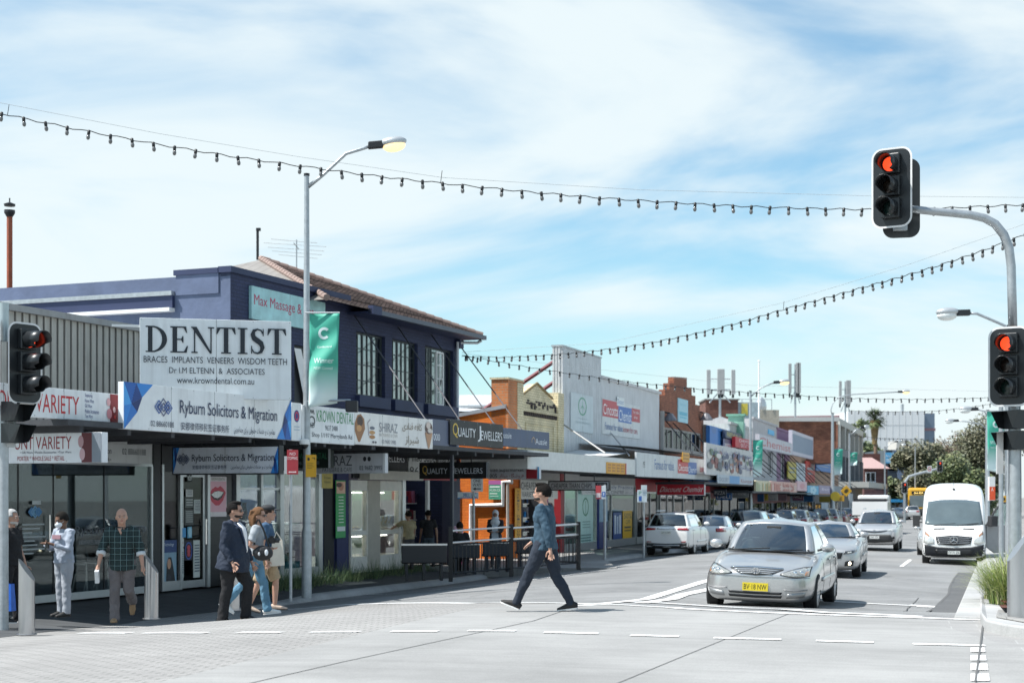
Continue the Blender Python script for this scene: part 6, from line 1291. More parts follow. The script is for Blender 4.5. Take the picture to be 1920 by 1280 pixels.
# far overhead signal with sign on its arm
bf = at(1696, 968, 150); o = thing('traffic_signal', 'far mast arm signal with tiny red light in front of the trees', 'traffic signal', bf); A = lambda px, py, Y=150: tuple(at(px, py, Y) - bf)
MB().tube([(0, 0, -1), A(1696, 915), A(1697, 903), A(1704, 893), A(1720, 888), A(1764, 877)], .12, GALV, 8).build('mast_arm', o)
for c_ in ((1762, 874), (1696, 914)): signal_head(o, A(c_[0], c_[1], 149.6), 0, .62 if False else .85)
plate('turn_ban_sign', 'small white turn ban plate with red ring on the far mast arm', 1738.5, 1747, 873, 886, 149.5, '#d9dcdc', [('o', .5, .45, .4, .32, .3, '#c23a3a'), ('r', .3, .7, .40, .5, '#3a3a3a')])
# ---- festoon strings
BULBG = glass((.85, .85, .82), 1.0, name='bulb_glass'); SOCK = mat((.01, .012, .014), .5, var=0, name='black_rubber')
def festoon(label, P, n, wire=None, drop=.10, bs_=1.0, ties=()):
 """P: points along the cable (world); n lamps"""
 o = thing('festoon_string', label, 'string lights', P[0], 0, 'festoon strings across the street'); Q = [p - P[0] for p in P]
 L_ = [0]
 for a, b in zip(Q, Q[1:]): L_.append(L_[-1] + (b - a).length)
 def pos(s):
  d = s * L_[-1]
  return Vector([float(np.interp(d, L_, [q[i] for q in Q])) for i in range(3)])
 # smooth the polyline
 S = [pos(s) for s in np.linspace(0, 1, 140)]
 for _ in range(6): S = [S[0]] + [(S[i - 1] + S[i] * 2 + S[i + 1]) / 4 for i in range(1, len(S) - 1)] + [S[-1]]
 MB().tube([p + Vector((0, 0, .018 * math.sin(i * 1.7))) for i, p in enumerate(S)], .009 * bs_, SOCK, 5).build('cable', o)
 if wire:
  W = [p - P[0] for p in wire]; MB().tube(W, .004 * bs_, mat((.35, .38, .4), .5, var=0, name='steel_wire'), 4).build('support_wire', o)
 for (a, b) in ties: MB().tube([a - P[0], b - P[0]], .006, SOCK, 4).build('tie', o)
 k_ = MB(); k_.lathe([(.012, .03), (.028, .02), (.03, -.035), (.026, -.06)], (0, 0, 0), SOCK, 8); g_ = [(.02, -.055), (.034, -.085), (.036, -.11), (.026, -.14), (.006, -.15)]
 k_.lathe(g_, (0, 0, 0), mat((.16, .16, .16), .12, 0, 0, name='bulb_grey'), 8)
 first = None
 for i in range(n):
  d = L_[-1] * (i + .5) / n; x = (i + .5) / n * (len(S) - 1); j = int(x); p = S[j].lerp(S[min(j + 1, len(S) - 1)], x - j)
  if first is None: first = k_.build('light_bulb', o, smooth=True); b = first
  else: b = first.copy(); COL.objects.link(b); b.parent = o
  b.location = p; b.scale = (bs_,) * 3; b.rotation_euler = (R(6 * math.sin(i * 2.1)), R(8 * math.sin(i * 1.3)), 0)
 return o
def yline(px): return lerp(px, [-100, 2000], [27.5, 31.5])
f1 = [(-100, 186), (0, 213), (135, 241), (290, 270), (430, 293), (560, 311), (700, 330), (840, 345), (980, 359), (1120, 371), (1260, 380), (1390, 387), (1510, 391), (1620, 393), (1710, 393), (1800, 389), (1920, 384), (2000, 380)]
w1 = [(-100, 170), (0, 193), (300, 251), (560, 294), (830, 333), (1200, 356), (1620, 367), (2000, 371)]
def tie(px, y0, y1): return (at(px, y0, yline(px)), at(px + 3, y1, yline(px)))
festoon('long festoon string sagging across the whole sky above the street lamp', [at(x, y, yline(x)) for x, y in f1], 57, [at(x, y, yline(x)) for x, y in w1], ties=[tie(14, 216, 197), tie(826, 344, 320)], bs_=1.0)
y2 = lambda px: lerp(px, [860, 1920, 2050], [46.4, 29, 27.5])
f2 = [(866, 668), (940, 670), (1040, 665), (1140, 655), (1230, 641), (1310, 624), (1390, 604), (1465, 581), (1540, 561), (1610, 541), (1690, 519), (1760, 498), (1840, 471), (1920, 441), (2010, 404)]
def curve2(f, yf): return [at(x, y, yf(x)) for x, y in f]
festoon('festoon string rising from the navy corner to the upper right edge', curve2(f2, y2), 66, [at(866, 660, y2(866)), at(1140, 642, y2(1140)), at(1470, 567, y2(1470)), at(1700, 497, y2(1700)), at(2010, 389, y2(2010))], ties=[(at(1469, 580, y2(1469)), at(1470, 565, y2(1469)))], bs_=.95)
y3 = lambda px: lerp(px, [860, 1960], [46.6, 62])
f3 = [(866, 666), (920, 676), (1000, 690), (1100, 705), (1200, 718), (1320, 730), (1440, 738), (1540, 744), (1640, 748), (1740, 748.5), (1860, 745.5), (1960, 741)]
festoon('lower festoon string in front of the ribbed hoarding and far roofs', curve2(f3, y3), 66, [at(866, 662, 46.6), at(1100, 690, y3(1100)), at(1400, 722, y3(1400)), at(1960, 736, y3(1960))], bs_=.95)
f4 = [(1590, 770), (1680, 772), (1755, 770.5), (1820, 763), (1890, 752)]
festoon('short far festoon string crossing in front of the pale tower', [at(x, y, 92) for x, y in f4], 22, None, bs_=1.3)
f5 = [(1590, 815), (1650, 821), (1720, 824)]
festoon('faint farthest festoon string near the palm trunk', [at(x, y, 150) for x, y in f5], 16, None, bs_=1.5)
# bracket on the navy corner
# ---- bollards
STEEL = mat((.50, .50, .51), .28, .9, .12, 6, stretch=(1, 1, .2), name='brushed_steel')
def bollard(label, px, pyb, Y, z, H=1.06, r=.115, rz=0):
 x = (px - HX) / FPX * Y; o = thing('bollard', label, 'bollard', (x, Y, z), rz, 'sloping topped steel bollards'); n = 20
 vs = [(r * math.cos(2 * math.pi * k / n), r * math.sin(2 * math.pi * k / n), 0) for k in range(n)] + [(r * math.cos(2 * math.pi * k / n), r * math.sin(2 * math.pi * k / n), H - .16 - .16 * math.cos(2 * math.pi * k / n) / 1) for k in range(n)]
 MB().add(vs, [(k, (k + 1) % n, n + (k + 1) % n, n + k) for k in range(n)] + [tuple(range(n, 2 * n))], STEEL).build('post', o, smooth='auto')
 MB().lathe([(r + .03, 0), (r + .03, .012), (r, .016)], (0, 0, 0), STEEL, n).build('base_ring', o)
 return o
bollard('steel bollard with slanted top at the far left, beside the blue bag', 50, 1190, 22.4, 0.0, 1.10)
bollard('steel bollard with slanted top beside the bald man', 284, 1160, 25.3, 0.0, 1.06)
bollard('steel bollard half hidden behind the man in the suit', 437, 1145, 27.0, 0.02, 1.06)
bollard('steel bollard with slanted top at the right edge before the grass', 1907, 1180, 18.6, .42, 1.12, .115, R(180))
# ---- fence rails in front of the bench seats
RAILM = mat((.012, .014, .017), .4, .3, .1, name='black_steel'); HAND = mat((.55, .56, .57), .3, .9, .08, name='steel_handrail')
def rail(label, pxa, ya, pxb, yb, Y0, Y1, H=1.2, n=16):
 a = at(pxa, ya, Y0); b = at(pxb, yb, Y1); o = thing('railing', label, 'railing', a, 0, 'black railings by the footpath ramp'); d = b - a
 p = MB().box(-.05, .05, -.05, .05, -.1, H, RAILM).build('post', o); MB().box(d.x - .05, d.x + .05, d.y - .05, d.y + .05, d.z - .1, d.z + H, RAILM).build('post', o)
 up = lambda s, z: d * s + Vector((0, 0, z))
 MB().tube([up(.0, .10), up(1, .10)], .02, RAILM, 4).tube([up(0, H - .42), up(1, H - .42)], .02, RAILM, 4).build('cross_rail', o)
 MB().tube([up(0, H - .10), up(1, H - .06)], .024, HAND, 8).tube([up(0, H - .38), up(1, H - .34)], .024, HAND, 8).build('handrail', o)
 q = MB()
 for i in range(1, n): q.tube([up(i / n, .10), up(i / n, H - .42)], .011, RAILM, 5)
 q.build('bars', o)
 return o
rail('first black railing with silver handrail, in front of the hijab woman', 845, 1082, 958, 1073, 36.6, 38.6)
rail('second black railing with silver handrail, behind the walking man', 959, 1072, 1085, 1061, 38.7, 42.0, n=20)
rail('rear black railing returning towards the shops behind the walking man', 1000, 1058, 1084, 1060, 44.0, 42.1, n=10)
# seat backs and benches behind the rails
SEAT = mat((.012, .014, .018), .5, 0, .1, name='black_slats')
def bench(label, pxa, pxb, ya, yb, Y, hh=.95, col=SEAT):
 a = at(pxa, ya, Y); W = (pxb - pxa) / FPX * Y; a.z = .02; o = thing('bench', label, 'bench', a, R(6), 'black street benches')
 for i in range(5): pass
 m = MB().box(0, W, .0, .06, .42, hh, col).build('backrest', o, bevel=.015); MB().box(0, W, .07, .5, .40, .46, col).build('seat', o, bevel=.015)
 MB().box(-.01, W + .01, -.012, .0, hh - .03, hh + .012, HAND).build('top_strip', o)
 for x in (.12, W * .5, W - .12): MB().box(x - .03, x + .03, .0, .5, 0, .40, col).build('leg', o)
 return o
bench('black bench with solid back and a silver top strip before the jewellers', 753, 838, 1080, 1080, 36.2, .86)
bench('dark blue bench seen through the first railing', 846, 900, 1060, 1060, 39.2, .78, mat('#1c2530', .5, name='navy_slats'))
bench('dark blue bench below the hijab woman behind the railing', 905, 962, 1060, 1060, 40.5, .78, mat('#1c2530', .5, name='navy_slats'))
bench('dark blue bench behind the walking man legs', 968, 1040, 1056, 1056, 42.5, .80, mat('#1c2530', .5, name='navy_slats'))
# ---- far right street clutter
o = thing('utility_cabinet', 'tall grey roadside cabinet with yellow label behind the open van door', 'cabinet', at(1868, 1040, 57)); MB().box(0, .9, 0, .5, -.6, 1.15, mat((.4, .42, .43), .5, 0, .12)).build('body', o, bevel=.02); MB().box(.15, .55, -.01, 0, .55, .85, mat('#c9a92c', .5)).build('label', o); MB().box(0, .9, -.02, 0, .95, 1.10, WHITE).build('strip', o)
plate('red_pylon_sign', 'white and orange red pylon sign above the van door', 1855, 1866, 893, 938, 62, '#dfe0df', [('r', 0, 1, .42, .98, '#d9532c'), ('t', 'A', .3, .7, .46, .6, '#f0e6e0', .02)], th=.2)
plate('warning_sign', 'yellow warning square with dark symbol beyond the van door', 1877, 1888, 929, 941, 56, '#d9a32c', [('e', .5, .5, .25, .25, '#3a2c14')])
o = post_sign('slim grey sign post standing in front of the open van door', 1877, 1095, 760, 30, .045)
for px, py, lab, sz in ((1576, 920, 'yellow diamond warning sign with dark symbol by the curved lamp', 12), ):
 p = at(px, py, 118); o = board('warning_sign', lab, 'sign', p, 0, .62, .62, .03, '#d9a520', [('e', .5, .5, .22, .3, '#4a3a14')]); o.rotation_euler = (0, R(45), 0)
plate('advisory_sign', 'yellow advisory plate under the diamond sign', 1570, 1583, 928, 939, 117.5, '#d3a02c', [('t', '25', .3, .7, .2, .8, '#3a2c14', .02)])
o = thing('round_warning_sign', 'round yellow sign left of the diamond sign', 'sign', at(1566, 930, 117)); MB().tube([(0, -.02, 0), (0, .02, 0)], .36, mat('#cfae2c', .5), 20).build('disc', o)
o = post_sign('thin post holding the yellow diamond sign', 1577, 972, 922, 118.2, .05)
plate('notice_board', 'pale notice plate on a post beneath the columned hall', 1593, 1599, 925, 942, 130, '#c6cbcc'); plate('footpath_board', 'white sandwich board standing under the far awnings', 1540, 1553, 942, 962, 112, '#c3cdd3')
o = post_sign('post holding the pale notice plate beneath the columned hall', 1596, 973, 925, 130.1, .05)
# ---- plants
def blades(mb, cx, cy, cz, n, h0, h1, spread, lean, w_, mats, rr, rx=0, ry=0):
 for i in range(n):
  a = rr.uniform(0, 2 * math.pi); r_ = spread * math.sqrt(rr.random()); x, y = cx + rx * rr.uniform(-1, 1) + r_ * math.cos(a), cy + ry * rr.uniform(-1, 1) + r_ * math.sin(a); H = rr.uniform(h0, h1); l_ = lean * rr.uniform(.2, 1.0); da = a + rr.uniform(-.6, .6)
  dx, dy = math.cos(da), math.sin(da); px, py = -dy * w_ / 2, dx * w_ / 2; vs = []; k = 4
  for j in range(k + 1):
   t = j / k; q = l_ * t * t; zz = cz + H * (t - .32 * (l_ / max(H, .1)) * t ** 3); ww = 1 - t * .92
   vs += [(x + dx * q - px * ww, y + dy * q - py * ww, zz), (x + dx * q + px * ww, y + dy * q + py * ww, zz)]
  mb.add(vs, [(2 * j, 2 * j + 1, 2 * j + 3, 2 * j + 2) for j in range(k)], rr.choice(mats))
GRS = [mat(c, .55, 0, .15, 9, name='grass_blade') for c in ('#7d8f45', '#93a352', '#667d3a', '#a9ad6a', '#566b33', '#b5b684')]
GRD = [mat(c, .6, 0, .15, 9, name='dark_grass') for c in ('#4c6444', '#5d764e', '#3c523c', '#71865c', '#8a9468')]
rr = random.Random(8)
cA = at(1870, 1095, 21.3)
for i, (px, Y, h1, n, sp) in enumerate(((1872, 22.6, .86, 700, .28), (1893, 23.4, .98, 640, .30), (1862, 24.4, .9, 560, .28), (1908, 24.6, 1.0, 420, .28))):
 x = (px + 20 - HX) / FPX * Y; z = g(x, Y) + .15; m = MB(); blades(m, 0, 0, 0, n, h1 * .5, h1, sp, .8, .016, GRS, rr)
 lab = ['front clump of pale green strap grass beside the right bollard', 'tallest clump of strap grass behind the right bollard', 'rear clump of strap grass nearest the van bumper', 'clump of strap grass at the right frame edge'][i]
 o = m.build('grass_clump'); o.location = (x, Y, z); tag(o, lab, 'grass plant', 'strap grass clumps in the right bed')
bk = gp(1892, 1136, .15); m = MB(); bt = lambda a, b, z: (bk.x + .1 + a, bk.y + b, g(bk.x + .1 + a, bk.y + b) + .152 + z)
for i in range(900):
 b = rr.uniform(-.3, 3.4); a = rr.uniform(-.2, 1.0) + .32 * b; s = rr.uniform(.01, .03); t = rr.uniform(0, 3); m.add([bt(a - s, b - s * .4, .01 + rr.random() * .02), bt(a + s * math.cos(t), b + s * math.sin(t), .015 + rr.random() * .03), bt(a, b + s, .02)], [(0, 1, 2)], rr.choice([mat('#8a4a34', .9, 0, .1), mat('#6e3a2c', .9, 0, .1), mat('#a3664a', .9, 0, .1)]))
m.quad(bt(-.30, -.35, .004), bt(.95, -.35, .004), bt(2.1, 3.5, .004), bt(.85, 3.5, .004), mat('#5b3428', .95, 0, .3, 14)); tag(m.build('bark_mulch'), kind='stuff')
# low planting along the left kerb bay
m = MB()
for i in range(46):
 s = i / 45; px = 505 + (830 - 505) * s; k = gp(px, lerp(px, [500, 1000], [1130, 1066])); blades(m, k.x - .42 + rr.uniform(-.2, .1), k.y + .35 + rr.uniform(-.1, .3), k.z + .14, 90, .22, .50 if i % 5 else .75, .30, .40, .014, GRD, rr)
o = m.build('low_grass'); tag(o, kind='stuff')
strip([(505, 1124), (600, 1111), (700, 1099), (840, 1082)], 1.0, .10, mat('#2e2a26', .95, 0, .3, 9, name='dark_soil'), 'planting_bed')
# ---- trees at the end of the street
def tree(label, x, Y, zb, H, Wd, seed, cols, leaf=.34, n=13000, trunk=.22, group='gum trees closing the street'):
 rr = random.Random(seed); o = thing('gum_tree', label, 'tree', (x, Y, zb), 0, group)
 t = MB(); top = H * .55; bm_ = mat('#6b5a4c', .9, 0, .3, 4, name='bark'); t.tube([(0, 0, -.5), (.1, 0, H * .25), (0, .1, top)], [trunk * 1.3, trunk, trunk * .6], bm_, 8)
 cl = []
 for i in range(17):
  a = rr.uniform(0, 6.28); r_ = Wd * .40 * math.sqrt(rr.random()); c = Vector((r_ * math.cos(a), r_ * math.sin(a) * .8, H * rr.uniform(.20, .88) * (1 - .16 * (r_ / Wd)))); R_ = Wd * rr.uniform(.17, .28); cl.append((c, R_))
  t.tube([(0, 0, H * rr.uniform(.2, .45)), (c.x * .5, c.y * .5, c.z * .78), tuple(c)], [trunk * .5, trunk * .3, .03], bm_, 5)
 t.build('trunk', o)
 ms = [mat(c, .6, 0, .12, 2, name='leaf') for c in cols]; V = [[] for _ in ms]
 for i in range(n):
  c, R_ = cl[rr.randrange(len(cl))]; d = Vector((rr.gauss(0, 1), rr.gauss(0, 1), rr.gauss(0, .8))).normalized() * R_ * (rr.random() ** .45) * rr.choice((1, 1, 1.15)); p = c + d; s = leaf * rr.uniform(.45, .95)
  u = Vector((rr.gauss(0, 1), rr.gauss(0, 1), rr.gauss(0, 1))).normalized(); v = u.orthogonal().normalized(); k = min(len(ms) - 1, int(abs(rr.gauss((cl.index((c, R_)) % len(ms)), .7))))
  V[k].append((p - u * s * .5, p + v * s * .28, p + u * s * .5, p - v * s * .28))
 q = MB()
 for k, L_ in enumerate(V):
  vs = [x_ for f in L_ for x_ in f]; q.add(vs, [(4 * i, 4 * i + 1, 4 * i + 2, 4 * i + 3) for i in range(len(L_))], ms[k])
 q.build('crown', o)
 return o
def tpx(label, px, top, bot, wpx, Y, seed, cols, **k):
 b = at(px, bot, Y); return tree(label, b.x, Y, b.z, (bot - top) / FPX * Y, 1.3 * wpx / FPX * Y, seed, cols, **k)
G1 = ['#565941', '#68674e', '#454a3a', '#77745b']; G2 = ['#625441', '#6f5c47', '#504d3c', '#434838']; G3 = ['#57633d', '#657047', '#434f34', '#757a51']
tpx('olive gum tree at the left of the tree group beside the beige tower', 1722, 824, 955, 78, 205, 1, G1, leaf=.6)
tpx('brownish tall gum tree in the middle of the tree group', 1768, 812, 955, 84, 215, 2, G2, leaf=.6)
tpx('dense dark gum tree left of the right banner', 1812, 803, 955, 92, 222, 3, G2, leaf=.6, n=14000)
tpx('tall tree behind the right banner reaching the upper string', 1858, 772, 965, 90, 205, 4, G1, leaf=.6)
tpx('greener lower tree in front of the gum trees above the van roof', 1790, 850, 965, 80, 190, 5, G3, leaf=.55)
tpx('small bright green tree low beside the right banner', 1836, 872, 975, 56, 150, 6, G3, leaf=.6, n=1600)
tpx('round green treetop showing behind the palm trunk', 1634, 818, 905, 34, 290, 7, G3, leaf=1.0, n=1200)
tpx('low green bush below the dark office by the blue awning', 1682, 888, 955, 36, 225, 8, G3, leaf=.8, n=1200)
tpx('treetop peeping over the roof of the columned hall', 1606, 775, 850, 30, 240, 9, G3, leaf=.8, n=900)
# palm
pb = at(1640, 905, 230); o = thing('palm_tree', 'tall slim fan palm rising in front of the pale tower block', 'palm tree', pb); Hp = (905 - 788) / FPX * 230
MB().tube([(0, 0, -2), (.15, 0, Hp * .5), (0, 0, Hp)], [.34, .28, .24], mat('#7c6656', .9, 0, .3, 3, name='palm_bark'), 8).tube([(0, 0, Hp * .62), (0, 0, Hp)], [.35, .75], mat('#8a7450', .9, 0, .3, 3, name='dead_fronds'), 8).build('trunk', o)
q = MB(); rr = random.Random(5); pm_ = [mat(c, .6, 0, .1, name='palm_leaf') for c in ('#4c5c38', '#3c4a2e', '#66744a')]
for i in range(70):
 a = rr.uniform(0, 6.28); e = rr.uniform(-.7, 1.35); d = Vector((math.cos(a) * math.cos(e), math.sin(a) * math.cos(e), math.sin(e))); s = d.cross(Vector((0, 0, 1))).normalized(); b0_ = Vector((0, 0, Hp + .1)); st = b0_ + d * 1.0; L_ = rr.uniform(.9, 1.5)
 for k in range(9):
  t = (k - 4) / 4 * 1.0; dd = (d * math.cos(t) + s * math.sin(t)).normalized(); tip = st + dd * L_ + Vector((0, 0, -.35 * abs(t) - .2)); n_ = dd.cross(Vector((0, 0, 1))).normalized() * .07; q.add([st - n_, st + n_, tip], [(0, 1, 2)], pm_[i % 3])
 q.tube([b0_, st], .03, pm_[1], 4)
q.build('crown', o)
# ------------------------------------------------------------------ vehicles (local +x forward, y to the vehicle's left)
def carpaint(c, metal=.55, rough=.32):
 return mat(c, rough, metal, .03, 1.5, coat=.6, name='car_paint')
RUB = mat((.016, .016, .017), .75, 0, .15, 20, name='rubber'); RIM = mat((.48, .49, .50), .3, .85, .05, name='alloy'); PLAS = mat((.03, .031, .033), .6, 0, .1, name='black_plastic')
HLG = mat((.62, .63, .60), .12, .35, .25, 18, coat=1, name='headlamp'); TLR = mat((.28, .012, .016), .15, 0, .1, coat=1, name='tail_lamp'); ORG = mat((.38, .17, .07), .2, 0, .1, coat=1, name='indicator')
CGL = glass((.58, .70, .70), 11.0, .03, 'car_glass'); INT = mat((.035, .037, .04), .8, 0, .15, name='car_interior'); SEATM = mat((.10, .105, .11), .85, 0, .1, name='seat_fabric')
def ip(x, T):
 T = sorted(T); return float(np.interp(x, [t[0] for t in T], [t[1] for t in T]))
def replace_mesh(o):
 me = evalmesh(o); o.modifiers.clear(); old = o.data; o.data = me; bpy.data.meshes.remove(old); return o
def wheel(par, x, y, r, w_=.21, hub=None, spokes=7):
 sgn = 1 if y > 0 else -1; M = Matrix.Translation((x, y, r)) @ Matrix.Rotation(R(-90 * sgn), 4, 'X')      # lathe axis -> outward
 wh = MB().lathe([(r * .66, -w_ / 2), (r * .93, -w_ / 2), (r, -w_ * .36), (r, w_ * .36), (r * .93, w_ / 2), (r * .68, w_ / 2), (r * .66, w_ * .40)], (0, 0, 0), RUB, 28, M).build('wheel', par, smooth='auto')
 q = MB().lathe([(r * .67, w_ * .2), (r * .67, w_ * .47), (r * .61, w_ * .47), (r * .59, w_ * .28), (.02, w_ * .2)], (0, 0, 0), RIM, 24, M)
 for k in range(spokes):
  a = 2 * math.pi * k / spokes; ca, sa = math.cos(a), math.sin(a); q.tube([(.05 * ca, .05 * sa, w_ * .36), (r * .62 * ca, r * .62 * sa, w_ * .42)], [(.035, .02), (.022, .02)], RIM, 6, M)
 q.lathe([(.06, w_ * .3), (.06, w_ * .42), (.02, w_ * .44)], (0, 0, 0), RIM, 12, M); q.build('rim', wh, smooth='auto')
 return wh
def patch(bvh, par, name, top, bot, m, d='x+', off=.006, nu=14, nv=4, smooth=True, thick=0):
 """sheet between two edge curves, dropped onto the body; (y,z) points for x+/x-, (x,z) for y+/y-"""
 ax, s = d[0], (1 if d[1] == '+' else -1); vs = []
 def samp(P, u):
  t = u * (len(P) - 1); i = min(int(t), len(P) - 2); f = t - i; return P[i][0] + (P[i + 1][0] - P[i][0]) * f, P[i][1] + (P[i + 1][1] - P[i][1]) * f
 last = None
 for j in range(nv + 1):
  for i in range(nu + 1):
   a = samp(top, i / nu); b = samp(bot, i / nu); f = j / nv; p, z = a[0] + (b[0] - a[0]) * f, a[1] + (b[1] - a[1]) * f
   o, dr = (Vector((4 * s, p, z)), Vector((-s, 0, 0))) if ax == 'x' else (Vector((p, 4 * s, z)), Vector((0, -s, 0)))
   h_ = bvh.ray_cast(o, dr)
   if h_[0] is None: q = last or Vector((2 * s, p, z))
   else: q = h_[0] - dr * off
   last = q; vs.append(q)
 n = nu + 1; mb = MB().add(vs, [(j * n + i, j * n + i + 1, (j + 1) * n + i + 1, (j + 1) * n + i) for j in range(nv) for i in range(nu)], m)
 o = mb.build(name, par, smooth=smooth); so_ = o.modifiers.new('s', 'SOLIDIFY'); so_.thickness = thick or .010; so_.offset = 0
 return o
def loft_body(par, S, paint_m, arches, r, sub=2, name='body', low=PLAS, sill=.02):
 xs = S['xs']; m = MB(); sec = [];
 for x in xs:
  w_, zt, zb = ip(x, S['w']), ip(x, S['top']), ip(x, S['bot']); zs = zt - ip(x, S['drop'])
  P = [(0, zb), (.72 * w_, zb), (.93 * w_, zb + .03), (w_ * .995, zb + .16), (w_, zb + .50 * (zs - zb)), (w_ * .985, zs - .10 * (zs - zb) / .6), (w_ * .93, zs), (w_ * .78, zt - .25 * (zt - zs)), (w_ * .4, zt), (0, zt + .006)]
  sec.append([(x, y, z) for y, z in P] + [(x, -y, z) for y, z in P[-2:0:-1]])
 n = len(sec[0]); vs = [p for s in sec for p in s]
 fs = [(i * n + k, i * n + (k + 1) % n, (i + 1) * n + (k + 1) % n, (i + 1) * n + k) for i in range(len(sec) - 1) for k in range(n)] + [tuple(range(n - 1, -1, -1)), tuple(range((len(sec) - 1) * n, len(sec) * n))]
 m.add(vs, fs, paint_m); m.mi(INT); o = m.build(name, par, smooth=True, sub=sub)
 cut = MB()
 for ax in arches:
  for s in (1, -1): cut.lathe([(r * 1.14, 0), (r * 1.14, .75)], (0, 0, 0), INT, 28, Matrix.Translation((ax, .50 * s if s > 0 else -.50, r + .02)) @ Matrix.Rotation(R(-90 * s), 4, 'X'))
 co = cut.build('cut'); b = o.modifiers.new('b', 'BOOLEAN'); b.object = co; b.operation = 'DIFFERENCE'; b.solver = 'EXACT'
 try: b.material_mode = 'TRANSFER'
 except Exception: pass
 replace_mesh(o); bpy.data.objects.remove(co)
 o.data.polygons.foreach_set('use_smooth', [True] * len(o.data.polygons))
 try: o.data.set_sharp_from_angle(angle=R(40))
 except Exception: pass
 me = o.data; bvh = BVHTree.FromPolygons([v.co.copy() for v in me.vertices], [tuple(p.vertices) for p in me.polygons])
 return o, bvh
def cabin(par, S, pm, gm=CGL, seats=True, dark=False):
 c = S['cab']; xfb, xft, xrt, xrb, wb, wt, H, xm = [c[k] for k in ('xfb', 'xft', 'xrt', 'xrb', 'wb', 'wt', 'H', 'xm')]; xw = c.get('xw', xrb + .38); xwt = c.get('xwt', xrt + .10)
 B = [(xfb, 0), (xfb - .03, .38 * wb), (xfb - .15, .76 * wb), (xfb - .27, .93 * wb), (xm + .05, wb), (xm - .05, wb), (xw, .985 * wb), (xrb + .16, .84 * wb), (xrb + .03, .42 * wb), (xrb, 0)]
 T_ = [(xft, 0), (xft - .01, .38 * wt), (xft - .05, .80 * wt), (xft - .13, .97 * wt), (xm + .03, wt), (xm - .05, wt), (xwt, .97 * wt), (xrt + .03, .86 * wt), (xrt, .42 * wt), (xrt - .01, 0)]
 B += [(x, -y) for x, y in B[-2:0:-1]]; T_ += [(x, -y) for x, y in T_[-2:0:-1]]; n = len(B)
 lv = [0, .05, .2, .4, .6, .8, .94, 1.0]; rows = []
 cx = (xft + xrt) / 2
 for t in lv:
  row = []
  for (bx, by), (tx, ty) in zip(B, T_):
   zb = ip(bx, S['top']) - ip(bx, S['drop']) * (abs(by) / wb) ** 2 - .02; zt = H - .055 - .035 * (abs(ty) / wt) ** 2 - (.02 if abs(tx - cx) > .3 else 0)
   bl = .045 * math.sin(math.pi * t); x, y = bx + (tx - bx) * t, by + (ty - by) * t; nrm = Vector((x - cx, y * 1.6)); nrm = nrm.normalized() if nrm.length > 0 else Vector((0, 0))
   row.append((x + nrm.x * bl, y + nrm.y * bl * .6, zb + (zt - zb) * t))
  rows.append(row)
 nh = 10
 def seg_kind(i):
  j = i if i < 9 else n - 1 - i
  return {0: 'windscreen', 1: 'windscreen', 2: None, 3: 'front', 4: None, 5: 'rear', 6: None, 7: 'rear_window', 8: 'rear_window'}[j]
 fr = MB(); vs = [p for r_ in rows for p in r_]; ff = []; gl = {}
 for j in range(len(lv) - 1):
  for i in range(n):
   f = (j * n + i, j * n + (i + 1) % n, (j + 1) * n + (i + 1) % n, (j + 1) * n + i); k = seg_kind(i)
   if k is None or j in (0, len(lv) - 2): ff.append(f)
   else: gl.setdefault(k if k in ('windscreen', 'rear_window') else k + ('l' if i < 9 else 'r'), []).append(f)
 # roof
 base = len(vs); ring = rows[-1]; prev = [(len(lv) - 1) * n + i for i in range(n)]
 for s in (.93, .8, .55, .28):
  cur = []
  for (x, y, z) in ring: vs.append((cx + (x - cx) * s, y * s, z + .05 * (1 - s ** 3))); cur.append(len(vs) - 1)
  ff += [(prev[i], prev[(i + 1) % n], cur[(i + 1) % n], cur[i]) for i in range(n)]; prev = cur
 vs.append((cx, 0, H)); ff += [(prev[i], prev[(i + 1) % n], len(vs) - 1) for i in range(n)]
 fr.add(vs, ff, pm); o = fr.build('cabin', par, smooth=True); sd = o.modifiers.new('s', 'SOLIDIFY'); sd.thickness = .03; sd.offset = -1
 nm = {'windscreen': 'windscreen', 'rear_window': 'rear_window'}
 for k, F in gl.items():
  used = sorted({i for f in F for i in f}); mp_ = {v: i for i, v in enumerate(used)}
  q = MB().add([(vs[u][0] * .997 + cx * .003, vs[u][1] * .994, vs[u][2]) for u in used], [tuple(mp_[i] for i in f) for f in F], gm); q.build(nm.get(k, 'side_window'), par, smooth=True)
 it = MB(); zb = ip(xm, S['top']); d = [(x, y * .97, ip(x, S['top']) + .012) for x, y in B]; it.add(d, [tuple(range(len(d)))], INT); it.build('interior', par)
 if seats:
  for sx, sy in ((xm + .12, .38), (xm + .12, -.38), (xm - .75, .36), (xm - .75, -.36)):
   s = MB().box(sx - .1, sx + .06, sy - .23, sy + .23, zb - .05, zb + .14, SEATM).box(sx - .08, sx + .02, sy - .12, sy + .12, zb + .16, zb + .32, SEATM); s.build('seat', par, bevel=.04)
  MB().box(xfb - .62, xfb - .25, -wb * .8, wb * .8, zb - .05, zb + .015, INT).build('dashboard', par, bevel=.02)
  st = MB(); rw = .18; st.tube([(xfb - .66 + .06 * math.cos(t), -.38 + rw * math.cos(t + 1.57), zb - .02 + rw * math.sin(t + 1.57)) for t in np.linspace(0, 6.283, 20)], .016, INT, 6); st.build('steering_wheel', par)
  MB().box(xft + .12, xft + .16, -.12, .12, H - .20, H - .14, INT).build('rear_view_mirror', par, bevel=.01)
 return o
